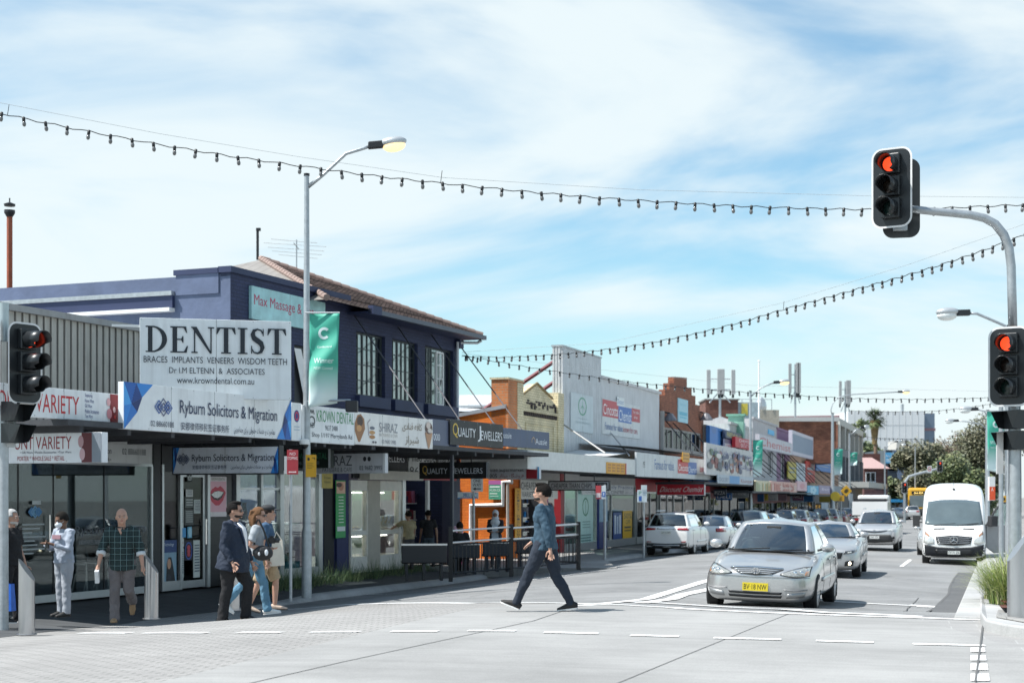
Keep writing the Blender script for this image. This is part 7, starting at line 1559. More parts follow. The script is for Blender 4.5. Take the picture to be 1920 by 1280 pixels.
def mirrors(par, x, y, z, m, s=1.0):
 for k in (1, -1):
  q = MB(); q.ell((x, k * (y + .10), z), (.06 * s, .115 * s, .075 * s), m, 12, 8); q.tube([(x + .01, k * (y - .06), z - .05), (x, k * (y + .02), z - .03)], .022, PLAS, 6); q.build('side_mirror', par, smooth=True)
SED = dict(xs=[2.29, 2.27, 2.2, 2.05, 1.8, 1.4, .95, .4, -.3, -1.0, -1.6, -2.0, -2.3, -2.46, -2.51, -2.525],
 top=[(2.29, .60), (2.27, .66), (2.2, .715), (2.05, .755), (1.8, .80), (1.4, .865), (.95, .94), (.4, .965), (-.3, .975), (-1.0, .99), (-1.6, 1.02), (-2.0, 1.03), (-2.3, 1.02), (-2.46, .96), (-2.51, .8), (-2.525, .66)],
 w=[(2.29, .50), (2.27, .60), (2.2, .71), (2.05, .79), (1.8, .845), (1.4, .885), (.95, .895), (-1.0, .895), (-1.6, .88), (-2.0, .85), (-2.3, .78), (-2.46, .70), (-2.51, .62), (-2.525, .5)],
 bot=[(2.29, .34), (2.27, .27), (2.2, .20), (2.0, .18), (-1.6, .19), (-2.3, .24), (-2.5, .34)], drop=[(2.29, .03), (2.05, .07), (1.4, .10), (.95, .07), (.3, .03), (-1.5, .03), (-2.0, .06), (-2.5, .05)],
 cab=dict(xfb=.98, xft=.24, xrt=-1.02, xrb=-1.72, wb=.80, wt=.585, H=1.49, xm=-.28, xw=-1.28, xwt=-.92), axles=(1.36, -1.36), r=.325, track=.775)
SUV = dict(xs=[2.28, 2.26, 2.18, 2.0, 1.7, 1.3, 1.05, .4, -.4, -1.1, -1.7, -2.1, -2.25, -2.31, -2.33],
 top=[(2.28, .70), (2.26, .80), (2.18, .90), (2.0, .965), (1.7, 1.01), (1.3, 1.06), (1.05, 1.09), (.4, 1.10), (-1.1, 1.13), (-2.1, 1.13), (-2.25, 1.10), (-2.31, 1.0), (-2.33, .8)],
 w=[(2.28, .55), (2.26, .66), (2.18, .76), (2.0, .84), (1.7, .89), (1.3, .915), (-1.7, .915), (-2.1, .885), (-2.25, .85), (-2.31, .80), (-2.33, .72)],
 bot=[(2.28, .40), (2.2, .28), (2.0, .24), (-1.9, .25), (-2.3, .34)], drop=[(2.28, .03), (2.0, .08), (1.05, .06), (.4, .03), (-2.1, .03), (-2.3, .04)],
 cab=dict(xfb=1.06, xft=.36, xrt=-1.72, xrb=-2.17, wb=.84, wt=.64, H=1.66, xm=-.28, xw=-1.75, xwt=-1.45), axles=(1.33, -1.33), r=.355, track=.79)
COUPE = dict(xs=[2.36, 2.34, 2.26, 2.1, 1.8, 1.3, .8, .5, -.2, -.9, -1.5, -2.0, -2.25, -2.37, -2.40],
 top=[(2.36, .62), (2.34, .68), (2.26, .73), (2.1, .77), (1.8, .83), (1.3, .88), (.8, .92), (.5, .94), (-.9, .97), (-1.5, 1.02), (-2.0, 1.05), (-2.25, 1.03), (-2.37, .9), (-2.4, .7)],
 w=[(2.36, .58), (2.34, .70), (2.26, .82), (2.1, .88), (1.8, .93), (1.3, .95), (-1.0, .94), (-1.6, .955), (-2.0, .93), (-2.25, .88), (-2.37, .82), (-2.4, .74)],
 bot=[(2.36, .30), (2.2, .18), (-2.0, .2), (-2.4, .34)], drop=[(2.36, .03), (2.1, .07), (1.3, .10), (.5, .06), (-.5, .03), (-2.4, .05)],
 cab=dict(xfb=.62, xft=-.12, xrt=-.95, xrb=-1.75, wb=.82, wt=.57, H=1.37, xm=-.55, xw=-1.25, xwt=-.95), axles=(1.40, -1.32), r=.345, track=.82)
def car(label, cat, loc, head, S, col, group=None, seats=True, name='parked_car', pm=None, sub=2, spokes=7):
 o = thing(name, label, cat, loc, head, group); pm = pm or carpaint(col)
 b, bvh = loft_body(o, S, pm, S['axles'], S['r'], sub); cabin(o, S, pm, seats=seats)
 for ax in S['axles']:
  for s in (1, -1): wheel(o, ax, s * S['track'], S['r'], spokes=spokes)
 c = S['cab']; mirrors(o, c['xfb'] - .34, c['wb'] + .02, ip(.5, S['top']) + .07, pm)
 # door seams, sills, handles
 zt = ip(0, S['top']); g_ = MB()
 for x in (c['xfb'] - .25, c['xm'], c['xw'] + .05): patch(bvh, b, 'door_seam', [(x, zt - .05), (x + .010, zt - .05)], [(x - .03, .34), (x - .02, .34)], BLACK, 'y+', .002, 2, 8, thick=.004); patch(bvh, b, 'door_seam', [(x, zt - .05), (x + .010, zt - .05)], [(x - .03, .34), (x - .02, .34)], BLACK, 'y-', .002, 2, 8, thick=.004)
 for x in (c['xm'] + .12, c['xw'] + .16):
  for d in ('y+', 'y-'): patch(bvh, o, 'door_handle', [(x, zt - .13), (x + .17, zt - .13)], [(x, zt - .165), (x + .17, zt - .165)], pm, d, .018, 4, 2, thick=.02)
 for d in ('y+', 'y-'): patch(bvh, o, 'side_moulding', [(-1.0, .56), (1.0, .56)], [(-1.0, .50), (1.0, .50)], pm, d, .012, 10, 2, thick=.02)
 return o, b, bvh, pm
def plate_on(o, x, z, text, base='#d9dbd8', col='#22252a', w_=.372, h_=.107, back=False):
 """number plate standing on the bumper at x"""
 p = MB(); s = -1 if back else 1
 p.box(x, x + .012 * s, -w_ / 2, w_ / 2, z - h_ / 2, z + h_ / 2, paint(base)); q = p.build('number_plate', o)
 vs, fs = text_geo(text, .02); X = x + .0135 * s
 MB().add([(X, (p_[0] - .5) * w_ * .88 * s, z - h_ * .32 + p_[1] * h_ * .64) for p_ in vs], fs, paint(col)).build('plate_lettering', q)
def hdg(slope, toward=True):
 a = math.atan2(1, slope); return a + math.pi if toward else a      # rotation so that local +x points along the road
mirY = lambda P: [(-y, z) for y, z in P]
# --- silver sedan stopped at the line
zc_ = g(4.47, 26.35) - .01; o, b, bvh, pm = car('silver sedan stopped at the line, front and yellow plate towards us', 'car', (4.47, 26.35, zc_ + .0), R(180 + 90 - 17.4), SED, (.50, .505, .51), name='silver_sedan', pm=mat((.50, .50, .497), .28, .65, .03, 2, coat=.7, name='silver_paint'), spokes=8)
o.rotation_euler[0] = -R(2.0)
GRL = mat((.07, .072, .075), .4, .5, .1, name='grille_mesh')
patch(bvh, o, 'grille', [(-.42, .715), (-.2, .728), (0, .732), (.2, .728), (.42, .715)], [(-.40, .70), (-.24, .632), (0, .612), (.24, .632), (.40, .70)], GRL, off=.004, nu=20)
for dz in (0, -.030, -.058, -.084): patch(bvh, o, 'grille_bar', [(-.41 + abs(dz) * 1.9, .733 + dz), (0, .746 + dz), (.41 - abs(dz) * 1.9, .733 + dz)], [(-.41 + abs(dz) * 1.9, .722 + dz), (0, .733 + dz), (.41 - abs(dz) * 1.9, .722 + dz)], CHROME if dz == 0 else RIM, off=.014, nu=16, nv=1)
TL = [(.40, .655), (.50, .690), (.60, .722), (.69, .742), (.775, .745)]; BL = [(.40, .635), (.50, .618), (.60, .61), (.70, .612), (.785, .625)]
HLC = mat((.46, .455, .42), .10, .45, .45, 30, coat=1, name='headlamp_glass')
for f in (lambda P: P, mirY):
 patch(bvh, o, 'headlight_seal', f([(.375, .650), (.50, .700), (.60, .733), (.69, .753), (.79, .755)]), f([(.375, .630), (.50, .607), (.60, .60), (.70, .602), (.795, .615)]), PLAS, off=.004, nu=16, nv=5)
 patch(bvh, o, 'headlight', f(TL), f(BL), HLC, off=.012, nu=16, nv=5)
 patch(bvh, o, 'indicator', f([(.74, .690), (.78, .695)]), f([(.735, .632), (.782, .637)]), mat((.42, .17, .05), .2, 0, .2, 20, coat=1, name='indicator'), off=.018, nu=4, nv=4)
 for cy_, r__ in ((.60, .038), (.69, .042)):
  h_ = bvh.ray_cast(Vector((4, f([(cy_, .66)])[0][0], .665)), Vector((-1, 0, 0)))[0]; MB().ell((h_.x + .004, h_.y, h_.z), (.018, r__, r__), CHROME, 14, 8).build('headlight_bulb', o, smooth=True)
 patch(bvh, o, 'fog_trim', f([(.50, .345), (.76, .375)]), f([(.48, .275), (.74, .29)]), mat((.33, .335, .34), .4, .7, 0, name='dull_silver'), off=.004, nu=8, nv=2)
 patch(bvh, o, 'bumper_strip', f([(.44, .415), (.6, .40), (.78, .42)]), f([(.44, .40), (.6, .385), (.78, .40)]), mat((.25, .25, .255), .5, .4, 0, name='strip_grey'), off=.008, nu=8, nv=1)
patch(bvh, o, 'bumper_seam', [(-.80, .595), (-.4, .600), (0, .592), (.4, .600), (.80, .595)], [(-.80, .587), (-.4, .592), (0, .584), (.4, .592), (.80, .587)], mat((.12, .12, .125), .5, .3, 0), off=.003, nu=30, nv=1)
for z in (.345, .29): patch(bvh, o, 'air_intake', [(-.42, z + .02), (0, z + .012), (.42, z + .02)], [(-.40, z - .018), (0, z - .026), (.40, z - .018)], BLACK, off=.003, nu=20, nv=2)
plate_on(o, 2.30, .435, 'BV·18 NW', '#d9c32c', '#1c1c18', .40, .125)
bg_ = MB(); M_ = Matrix.Translation((2.285, 0, .685)) @ Matrix.Rotation(R(90), 4, 'Y')
for rx_, ry_ in ((.062, .045), (.026, .045)): bg_.tube([M_ @ Vector((ry_ * math.sin(t), rx_ * math.cos(t), .012)) for t in np.linspace(0, 6.283, 22)], .008, CHROME, 6)
bg_.tube([M_ @ Vector((-.02 + .018 * math.sin(t), .04 * math.cos(t), .012)) for t in np.linspace(0, 6.283, 18)], .007, CHROME, 6); bg_.build('badge', o)
wp = MB(); wp.tube([(1.02, -.55, .955), (.93, .02, 1.0)], .010, BLACK, 5).tube([(1.03, .05, .955), (.90, .55, .99)], .010, BLACK, 5).box(.93, 1.03, -.72, .72, .945, .957, BLACK); wp.build('wiper', o)
for s in (1, -1): MB().box(-1.72, -1.66, s * .70, s * .88, .10, .36, RUB).build('mud_flap', o)
for s in (1, -1): patch(bvh, o, 'tail_light', [(s * .40, .93), (s * .76, .93)], [(s * .40, .72), (s * .76, .74)], TLR, 'x-', .008, 8, 4)
# black lower valance
# --- silver coupe behind it
zq = g(8.04, 39.5); o, b, bvh, pm = car('low silver coupe with lit fog lamp behind the silver sedan', 'car', (8.04, 39.5, zq), hdg(.28), COUPE, (.42, .425, .43), name='silver_coupe', spokes=10)
patch(bvh, o, 'grille', [(-.55, .62), (0, .65), (.55, .62)], [(-.50, .48), (0, .46), (.50, .48)], BLACK, off=.004, nu=18)
for f in (lambda P: P, mirY):
 patch(bvh, o, 'headlight', f([(.58, .655), (.72, .67), (.86, .70)]), f([(.56, .585), (.72, .60), (.86, .64)]), mat((.06, .062, .065), .15, .3, .1, coat=1, name='smoked_lamp'), off=.008, nu=10)
 patch(bvh, o, 'headlight', f([(.66, .64), (.75, .65)]), f([(.66, .61), (.75, .62)]), HLG, off=.016, nu=4, nv=2)
 patch(bvh, o, 'fog_recess', f([(.60, .42), (.80, .44)]), f([(.58, .30), (.78, .31)]), BLACK, off=.004, nu=8)
 lm = MB(); h_ = bvh.ray_cast(Vector((4, f([(.70, .37)])[0][0], .37)), Vector((-1, 0, 0)))[0]; lm.ell((h_.x + .005, h_.y, h_.z), (.02, .04, .04), mat((1, .86, .62), .3, emit=6, var=0, name='fog_lamp_lit'), 12, 8); lm.build('fog_lamp', o)
plate_on(o, 2.375, .40, 'CXN 64P')
# --- silver SUV coming
zq = g(15.0, 63.4); o, b, bvh, pm = car('silver grey SUV with dark lower bumper driving towards us', 'SUV', (15.0, 63.4, zq), hdg(.30), SUV, (.50, .505, .51), name='silver_suv')
def suv_front(o, bvh, txt):
 patch(bvh, o, 'grille', [(-.62, .86), (-.3, .83), (0, .815), (.3, .83), (.62, .86)], [(-.60, .82), (-.3, .76), (0, .735), (.3, .76), (.60, .82)], BLACK, off=.004, nu=20)
 patch(bvh, o, 'grille_bar', [(-.62, .85), (0, .80), (.62, .85)], [(-.62, .835), (0, .775), (.62, .835)], CHROME, off=.012, nu=18, nv=1)
 patch(bvh, o, 'bumper_trim', [(-.62, .66), (0, .665), (.62, .66)], [(-.78, .38), (0, .34), (.78, .38)], PLAS, off=.006, nu=20)
 for f in (lambda P: P, mirY):
  patch(bvh, o, 'headlight', f([(.50, .875), (.66, .91), (.86, .95)]), f([(.50, .80), (.66, .80), (.86, .86)]), HLG, off=.010, nu=10)
  h_ = bvh.ray_cast(Vector((4, f([(.72, .5)])[0][0], .55)), Vector((-1, 0, 0)))[0]; MB().ell((h_.x, h_.y, h_.z), (.03, .06, .06), BLACK, 12, 8).build('fog_lamp', o)
 MB().tube([(2.245, .07 * math.cos(t), .79 + .05 * math.sin(t)) for t in np.linspace(0, 6.283, 18)], .011, CHROME, 6).build('badge', o); plate_on(o, 2.30, .56, txt)
 for s in (1, -1): MB().tube([(.2, s * .56, 1.67), (-1.5, s * .56, 1.67)], .022, RIM, 6).build('roof_rail', o)
suv_front(o, bvh, 'DBT 57K')
# --- white SUV parked, seen from behind
zq = g(6.4, 59.6); o, b, bvh, pm = car('white SUV parked at the left kerb seen from behind', 'SUV', (6.42, 59.6, zq), hdg(.315, False), SUV, (.78, .78, .77), name='white_suv', pm=mat((.74, .74, .73), .3, 0, .03, 2, coat=.8, name='white_paint'))
for s in (1, -1):
 patch(bvh, o, 'tail_light', [(s * .40, 1.045), (s * .88, 1.06)], [(s * .42, .98), (s * .89, .95)], TLR, 'x-', .010, 8, 3); patch(bvh, o, 'reflector', [(s * .56, .55), (s * .74, .56)], [(s * .56, .52), (s * .74, .52)], TLR, 'x-', .010, 4, 1); MB().tube([(.2, s * .56, 1.67), (-1.5, s * .56, 1.67)], .022, RIM, 6).build('roof_rail', o)
patch(bvh, o, 'bumper_trim', [(-.84, .50), (0, .47), (.84, .50)], [(-.80, .30), (0, .29), (.80, .30)], PLAS, 'x-', .006, 20, 4); patch(bvh, o, 'skid_strip', [(-.5, .43), (0, .42), (.5, .43)], [(-.5, .39), (0, .38), (.5, .39)], RIM, 'x-', .014, 12, 1)
patch(bvh, o, 'chrome_strip', [(-.36, 1.04), (.36, 1.04)], [(-.36, 1.005), (.36, 1.005)], CHROME, 'x-', .012, 8, 1); plate_on(o, -2.345, .88, 'DM·39 RW', '#e3e3d8', '#2a3a5a', back=True)
MB().tube([(-2.12, -.3, 1.16), (-2.10, .25, 1.19)], .012, BLACK, 5).build('rear_wiper', o)
# --- other cars
def simple(label, x, Y, sl, toward, S, col, gname=None, z=None, pm=None):
 o, b, bvh, p_ = car(label, 'car', (x, Y, g(x, Y) if z is None else z), hdg(sl, toward), S, col, gname, seats=False, sub=1, pm=pm)
 zz = ip(-2.0, S['top'])
 for s in (1, -1):
  patch(bvh, o, 'tail_light', [(s * .45, zz - .10), (s * .80, zz - .09)], [(s * .47, zz - .25), (s * .82, zz - .26)], TLR, 'x-', .010, 6, 2)
  patch(bvh, o, 'headlight', [(s * .44, .70 * zz), (s * .78, .73 * zz)], [(s * .44, .62 * zz), (s * .80, .62 * zz)], HLG, 'x+', .010, 6, 2)
 plate_on(o, -2.36 if S is SUV else -2.535, .62, 'CRT 28L', back=True)
 return o
WHP = mat((.74, .74, .73), .3, 0, .03, 2, coat=.8, name='white_paint')
PG = 'cars parked along the left kerb'
simple('white sedan parked just ahead of the white SUV', 8.75, 66.6, .315, False, SED, None, PG, pm=WHP)
simple('pale grey hatchback parked ahead of the white sedan', 11.6, 74.6, .31, False, SUV, (.42, .44, .44), PG)
cols = [((.72, .72, .7), 'white'), ((.03, .045, .07), 'dark blue'), ((.45, .46, .46), 'silver'), ((.06, .062, .066), 'charcoal'), ((.02, .02, .022), 'black'), ((.3, .31, .32), 'mid grey'), ((.14, .02, .025), 'dark red'), ((.6, .6, .6), 'pale silver')]
Ys = [83, 90, 97, 104, 111, 118, 126, 134]; nmn = ['fourth', 'fifth', 'sixth', 'seventh', 'eighth', 'ninth', 'tenth', 'eleventh']
for (c, cn), Y, k in zip(cols, Ys, range(8)):
 X = 11.75 + .30 * (Y - 80) + 1.05; simple(f'{cn} car parked at the left kerb, {nmn[k]} along from the white SUV', X, Y, .30, False, SUV if k % 3 else SED, c, PG)
simple('silver sedan far down the street seen from behind', 44.6, 178, .30, False, SED, (.5, .5, .5)); simple('farther pale car right of the distant silver sedan', 47.4, 183, .28, False, SUV, (.6, .6, .6))
simple('pale sedan mostly hidden behind the white van', 16.55, 59.5, .30, True, SED, (.55, .56, .56))
simple('white hatchback passing in front of the distant yellow bus', 43.0, 208, -1.2, True, SUV, (.7, .7, .7))
# --- white van
VAN = dict(xs=[2.75, 2.73, 2.66, 2.5, 2.2, 1.95, 1.6, 1.2, .85, .6, 0, -1, -2.2, -2.9, -3.0], top=[(2.75, .70), (2.73, .88), (2.66, 1.02), (2.5, 1.10), (2.2, 1.20), (1.95, 1.30), (1.6, 1.68), (1.2, 2.12), (.85, 2.42), (.6, 2.56), (0, 2.66), (-1, 2.68), (-2.2, 2.68), (-2.9, 2.62), (-3.0, 2.5)],
 w=[(2.75, .78), (2.73, .86), (2.66, .93), (2.5, .97), (2.2, .99), (-2.9, .99), (-3, .97)], bot=[(2.75, .38), (2.6, .28), (-3, .35)], drop=[(2.75, .03), (2.5, .08), (2.2, .10), (1.95, .10), (1.6, .05), (1.2, .06), (.85, .10), (.6, .16), (0, .18), (-3, .18)])
vx, vy = 14.62, 51.2; zv = g(14.6, 49.5) - .06; o = thing('white_van', 'large white high roofed van at the right kerb with its door open', 'van', (vx, vy, zv), hdg(.283));
b, bvh = loft_body(o, VAN, WHP, (1.75, -1.9), .345, 1)
VGL = mat((.10, .13, .14), .06, 0, .25, .8, coat=1, name='van_glass')
def vpatch(name, top, bot, m, off=.008, **k): return patch(bvh, o, name, top, bot, m, 'x+', off, **k)
vpatch('windscreen', [(-.80, 2.06), (-.4, 2.12), (0, 2.13), (.4, 2.12), (.80, 2.06)], [(-.90, 1.34), (-.5, 1.30), (0, 1.29), (.5, 1.30), (.90, 1.34)], VGL, nu=20, nv=8)
vpatch('grille', [(-.56, .96), (0, 1.01), (.56, .96)], [(-.50, .74), (-.2, .70), (0, .69), (.2, .70), (.50, .74)], mat((.03, .031, .033), .4, .3, .1), nu=18)
for z in (.93, .87, .81, .76): vpatch('grille_bar', [(-.54 + (.96 - z) * .3, z), (0, z + .02), (.54 - (.96 - z) * .3, z)], [(-.54 + (.96 - z) * .3, z - .014), (0, z + .006), (.54 - (.96 - z) * .3, z - .014)], RIM, .018, nu=16, nv=1)
for f in (lambda P: P, mirY):
 vpatch('headlight', f([(.60, .90), (.76, 1.03), (.88, 1.14)]), f([(.60, .76), (.76, .72), (.92, .78)]), HLG, .010, nu=10); vpatch('indicator', f([(.74, 1.01), (.87, 1.12)]), f([(.76, .97), (.89, 1.05)]), ORG, .018, nu=5, nv=2)
 vpatch('hood_vent', f([(.28, 1.225), (.62, 1.215)]), f([(.28, 1.19), (.62, 1.18)]), PLAS, .014, nu=6, nv=1)
vpatch('bumper', [(-.96, .74), (-.5, .64), (0, .62), (.5, .64), (.96, .74)], [(-.90, .30), (0, .28), (.90, .30)], mat((.016, .018, .022), .6, 0, .1, name='bumper_plastic', spec=.25), .012, nu=24, nv=6)
vpatch('lower_intake', [(-.6, .56), (0, .54), (.6, .56)], [(-.5, .42), (0, .42), (.5, .42)], BLACK, .018, nu=12)
plate_on(o, 2.775, .47, 'CF·71 ZB', '#c9ccc8')
em = MB(); em.tube([(2.775, .115 * math.cos(t), .865 + .115 * math.sin(t)) for t in np.linspace(0, 6.283, 26)], .013, CHROME, 6)
for t in (90, 210, 330): em.tube([(2.775, 0, .865), (2.775, .11 * math.cos(R(t)), .865 + .11 * math.sin(R(t)))], [.018, .007], CHROME, 6)
em.build('badge', o)
MB().tube([(.78, .0, 2.50), (.75, 0, 2.78)], .008, BLACK, 5).ell((.80, 0, 2.47), (.05, .05, .03), BLACK, 10, 6).build('roof_aerial', o); MB().tube([(2.0, .1, 1.31), (1.93, .75, 1.38)], .014, BLACK, 5).tube([(2.0, -.6, 1.31), (1.93, .05, 1.37)], .014, BLACK, 5).build('wiper', o)
for ax in (1.75, -1.9):
 for s in (1, -1): wheel(o, ax, s * .86, .345, .23, spokes=6)
MB().box(1.25, 1.33, -1.28, -1.06, 1.25, 1.62, PLAS).tube([(1.35, -.97, 1.4), (1.29, -1.1, 1.4)], .03, PLAS, 6).build('side_mirror', o, bevel=.03)
# open door on the photo's right (the vehicle's left)
dp = Matrix.Translation((1.62, 1.0, 0)) @ Matrix.Rotation(R(-58), 4, 'Z'); d_ = MB()
pf = [(0, .62), (0, 1.32), (-.30, 1.75), (-.55, 2.02), (-1.0, 2.05), (-1.05, .45), (-.3, .42)]
d_.prism([(0, .62), (0, 1.32), (-1.05, 1.30), (-1.05, .45), (-.3, .42)], -.05, .03, mat((.28, .285, .29), .5, 0, .1, name='door_lining'), dp)
d_.tube([dp @ Vector(p_) for p_ in ((0, 0, 1.30), (-.30, 0, 1.75), (-.55, 0, 2.02), (-1.0, 0, 2.05), (-1.04, 0, 1.3))], .035, PLAS, 6); dd = d_.build('open_door', o)
MB().prism([(-.02, 1.32), (-.31, 1.74), (-.55, 1.99), (-.99, 2.02), (-1.02, 1.32)], -.012, .0, CGL, dp).build('door_window', dd); MB().box(-.25, -.0, .05, .28, 1.28, 1.62, PLAS, dp).build('door_mirror', dd, bevel=.03)
# --- white tray truck and yellow bus
tx, ty = 22.6, 97; o = thing('tray_truck', 'white tray truck with raised side seen behind the silver SUV', 'truck', (tx, ty, g(tx, ty)), hdg(.30, False))
MB().box(-2.4, 1.0, -1.05, 1.05, 1.05, 1.12, PLAS).box(-2.45, -2.4, -1.05, 1.05, 1.12, 1.95, WHP).box(-2.4, 1.0, -1.05, -1.0, 1.12, 1.9, WHP).box(-2.4, 1.0, 1.0, 1.05, 1.12, 1.9, WHP).build('tray', o); MB().box(1.1, 2.9, -.98, .98, .6, 2.35, WHP).build('cab', o, bevel=.12); MB().box(1.08, 1.1, -.8, .8, 1.5, 2.1, VGL).build('rear_window', o); MB().box(-2.4, 2.8, -.45, .45, .55, .75, PLAS).box(-2.47, -2.42, -1.0, 1.0, .75, .95, PLAS).build('chassis', o)
q = MB();
for y in (-.9, -.3, .3, .9): q.box(-2.3, .9, y - .04, y + .04, 2.0, 2.1, DARK)
q.box(-2.3, -2.2, -1, 1, 1.93, 2.12, DARK).build('ladder_rack', o)
for ax in (-1.6, 2.1):
 for s in (1, -1): wheel(o, ax, s * .85, .38)
for s in (1, -1): MB().box(-2.48, -2.45, s * .62, s * .92, .8, .93, TLR).build('tail_light', o)
bx, by = (1713 - 960) / FPX * 188, 188; o = thing('yellow_bus', 'yellow bus with dark windows at the far end of the street', 'bus', (bx + .6, by, -.75), hdg(.26)); YP = mat('#d9a52c', .4, 0, .08, coat=.4, name='yellow_paint')
MB().box(-5.6, 5.6, -1.22, 1.22, .4, 3.75, YP).build('body', o, bevel=.22); MB().box(5.58, 5.64, -1.05, 1.05, 1.5, 2.85, VGL).build('windscreen', o, bevel=.05); MB().box(5.59, 5.65, -.8, .8, 3.0, 3.35, BLACK).build('destination_board', o)
vs_, fs_2 = text_geo('Bus 806', .02); MB().add([(5.655, (p[0] - .5) * 1.0, 3.08 + .18 * p[1]) for p in vs_], fs_2, mat((1, .7, .2), .4, emit=1.2, var=0)).build('lettering', o)
MB().box(5.58, 5.66, -1.15, 1.15, .45, 1.3, mat((.05, .05, .05), .6)).build('bumper', o, bevel=.05)
for s in (1, -1):
 MB().box(-5, 5.2, s * 1.2, s * 1.235, 1.7, 2.8, VGL).build('side_window', o); MB().ell((5.62, s * .95, 1.42), (.05, .16, .12), HLG, 10, 6).build('headlight', o); MB().box(5.6, 5.9, s * 1.25, s * 1.45, 2.0, 2.6, PLAS).build('side_mirror', o)
 for ax in (3.2, -3.0): wheel(o, ax, s * 1.08, .48, .28)
# ------------------------------------------------------------------ people (local +x forward, +y to their left)
def fabric(c, var=.2, bump=.8, name='cloth', rough=.85): return mat(c, rough, 0, var, 7, bump, 16, name=name, stretch=(1, 1, .55))
def skinm(c): return mat(c, .5, 0, .08, 20, name='skin')
SK1, SK2, SK3 = skinm((.43, .245, .175)), skinm((.36, .20, .135)), skinm((.18, .095, .06))
def plaid(c1, c2, c3, s=.09):
 m = bpy.data.materials.new('plaid_cloth'); m.use_nodes = True; t = m.node_tree; n = t.nodes; l = t.links; b = n['Principled BSDF']; b.inputs['Roughness'].default_value = .9
 c = n.new('ShaderNodeTexCoord'); sp = n.new('ShaderNodeSeparateXYZ'); l.new(c.outputs['Object'], sp.inputs[0])
 def stripe(o, per, w_):
  a = n.new('ShaderNodeMath'); a.operation = 'PINGPONG'; a.inputs[1].default_value = per / 2; l.new(o, a.inputs[0]); k = n.new('ShaderNodeMath'); k.operation = 'LESS_THAN'; k.inputs[1].default_value = w_; l.new(a.outputs[0], k.inputs[0]); return k.outputs[0]
 def mix(f, a, col):
  x = n.new('ShaderNodeMix'); x.data_type = 'RGBA'; l.new(f, x.inputs['Factor']); x.inputs['B'].default_value = (*col, 1)
  if isinstance(a, tuple): x.inputs['A'].default_value = (*a, 1)
  else: l.new(a, x.inputs['A'])
  return x.outputs['Result']
 o = mix(stripe(sp.outputs[1], s, s * .22), c1, c2); o = mix(stripe(sp.outputs[2], s, s * .22), o, c2); o = mix(stripe(sp.outputs[1], s, .004), o, c3); o = mix(stripe(sp.outputs[2], s, .004), o, c3)
 l.new(o, b.inputs['Base Color']); return m
WRK = bpy.data.textures.new('fold', 'CLOUDS'); WRK.noise_scale = .11; WRK.noise_depth = 2
def remesh(mb, name, par, vox, it=4, m=None, fold=0):
 o = mb.build(name, par);
 r_ = o.modifiers.new('r', 'REMESH'); r_.mode = 'VOXEL'; r_.voxel_size = vox; r_.use_smooth_shade = True
 s = o.modifiers.new('s', 'SMOOTH'); s.iterations = it; s.factor = .5
 if fold:
  d = o.modifiers.new('d', 'DISPLACE'); d.texture = WRK; d.strength = fold; d.mid_level = .5; d.texture_coords = 'LOCAL'
 replace_mesh(o); me = o.data
 if not me.materials: me.materials.append(m or mb.mats[0])
 me.polygons.foreach_set('use_smooth', [True] * len(me.polygons)); return o
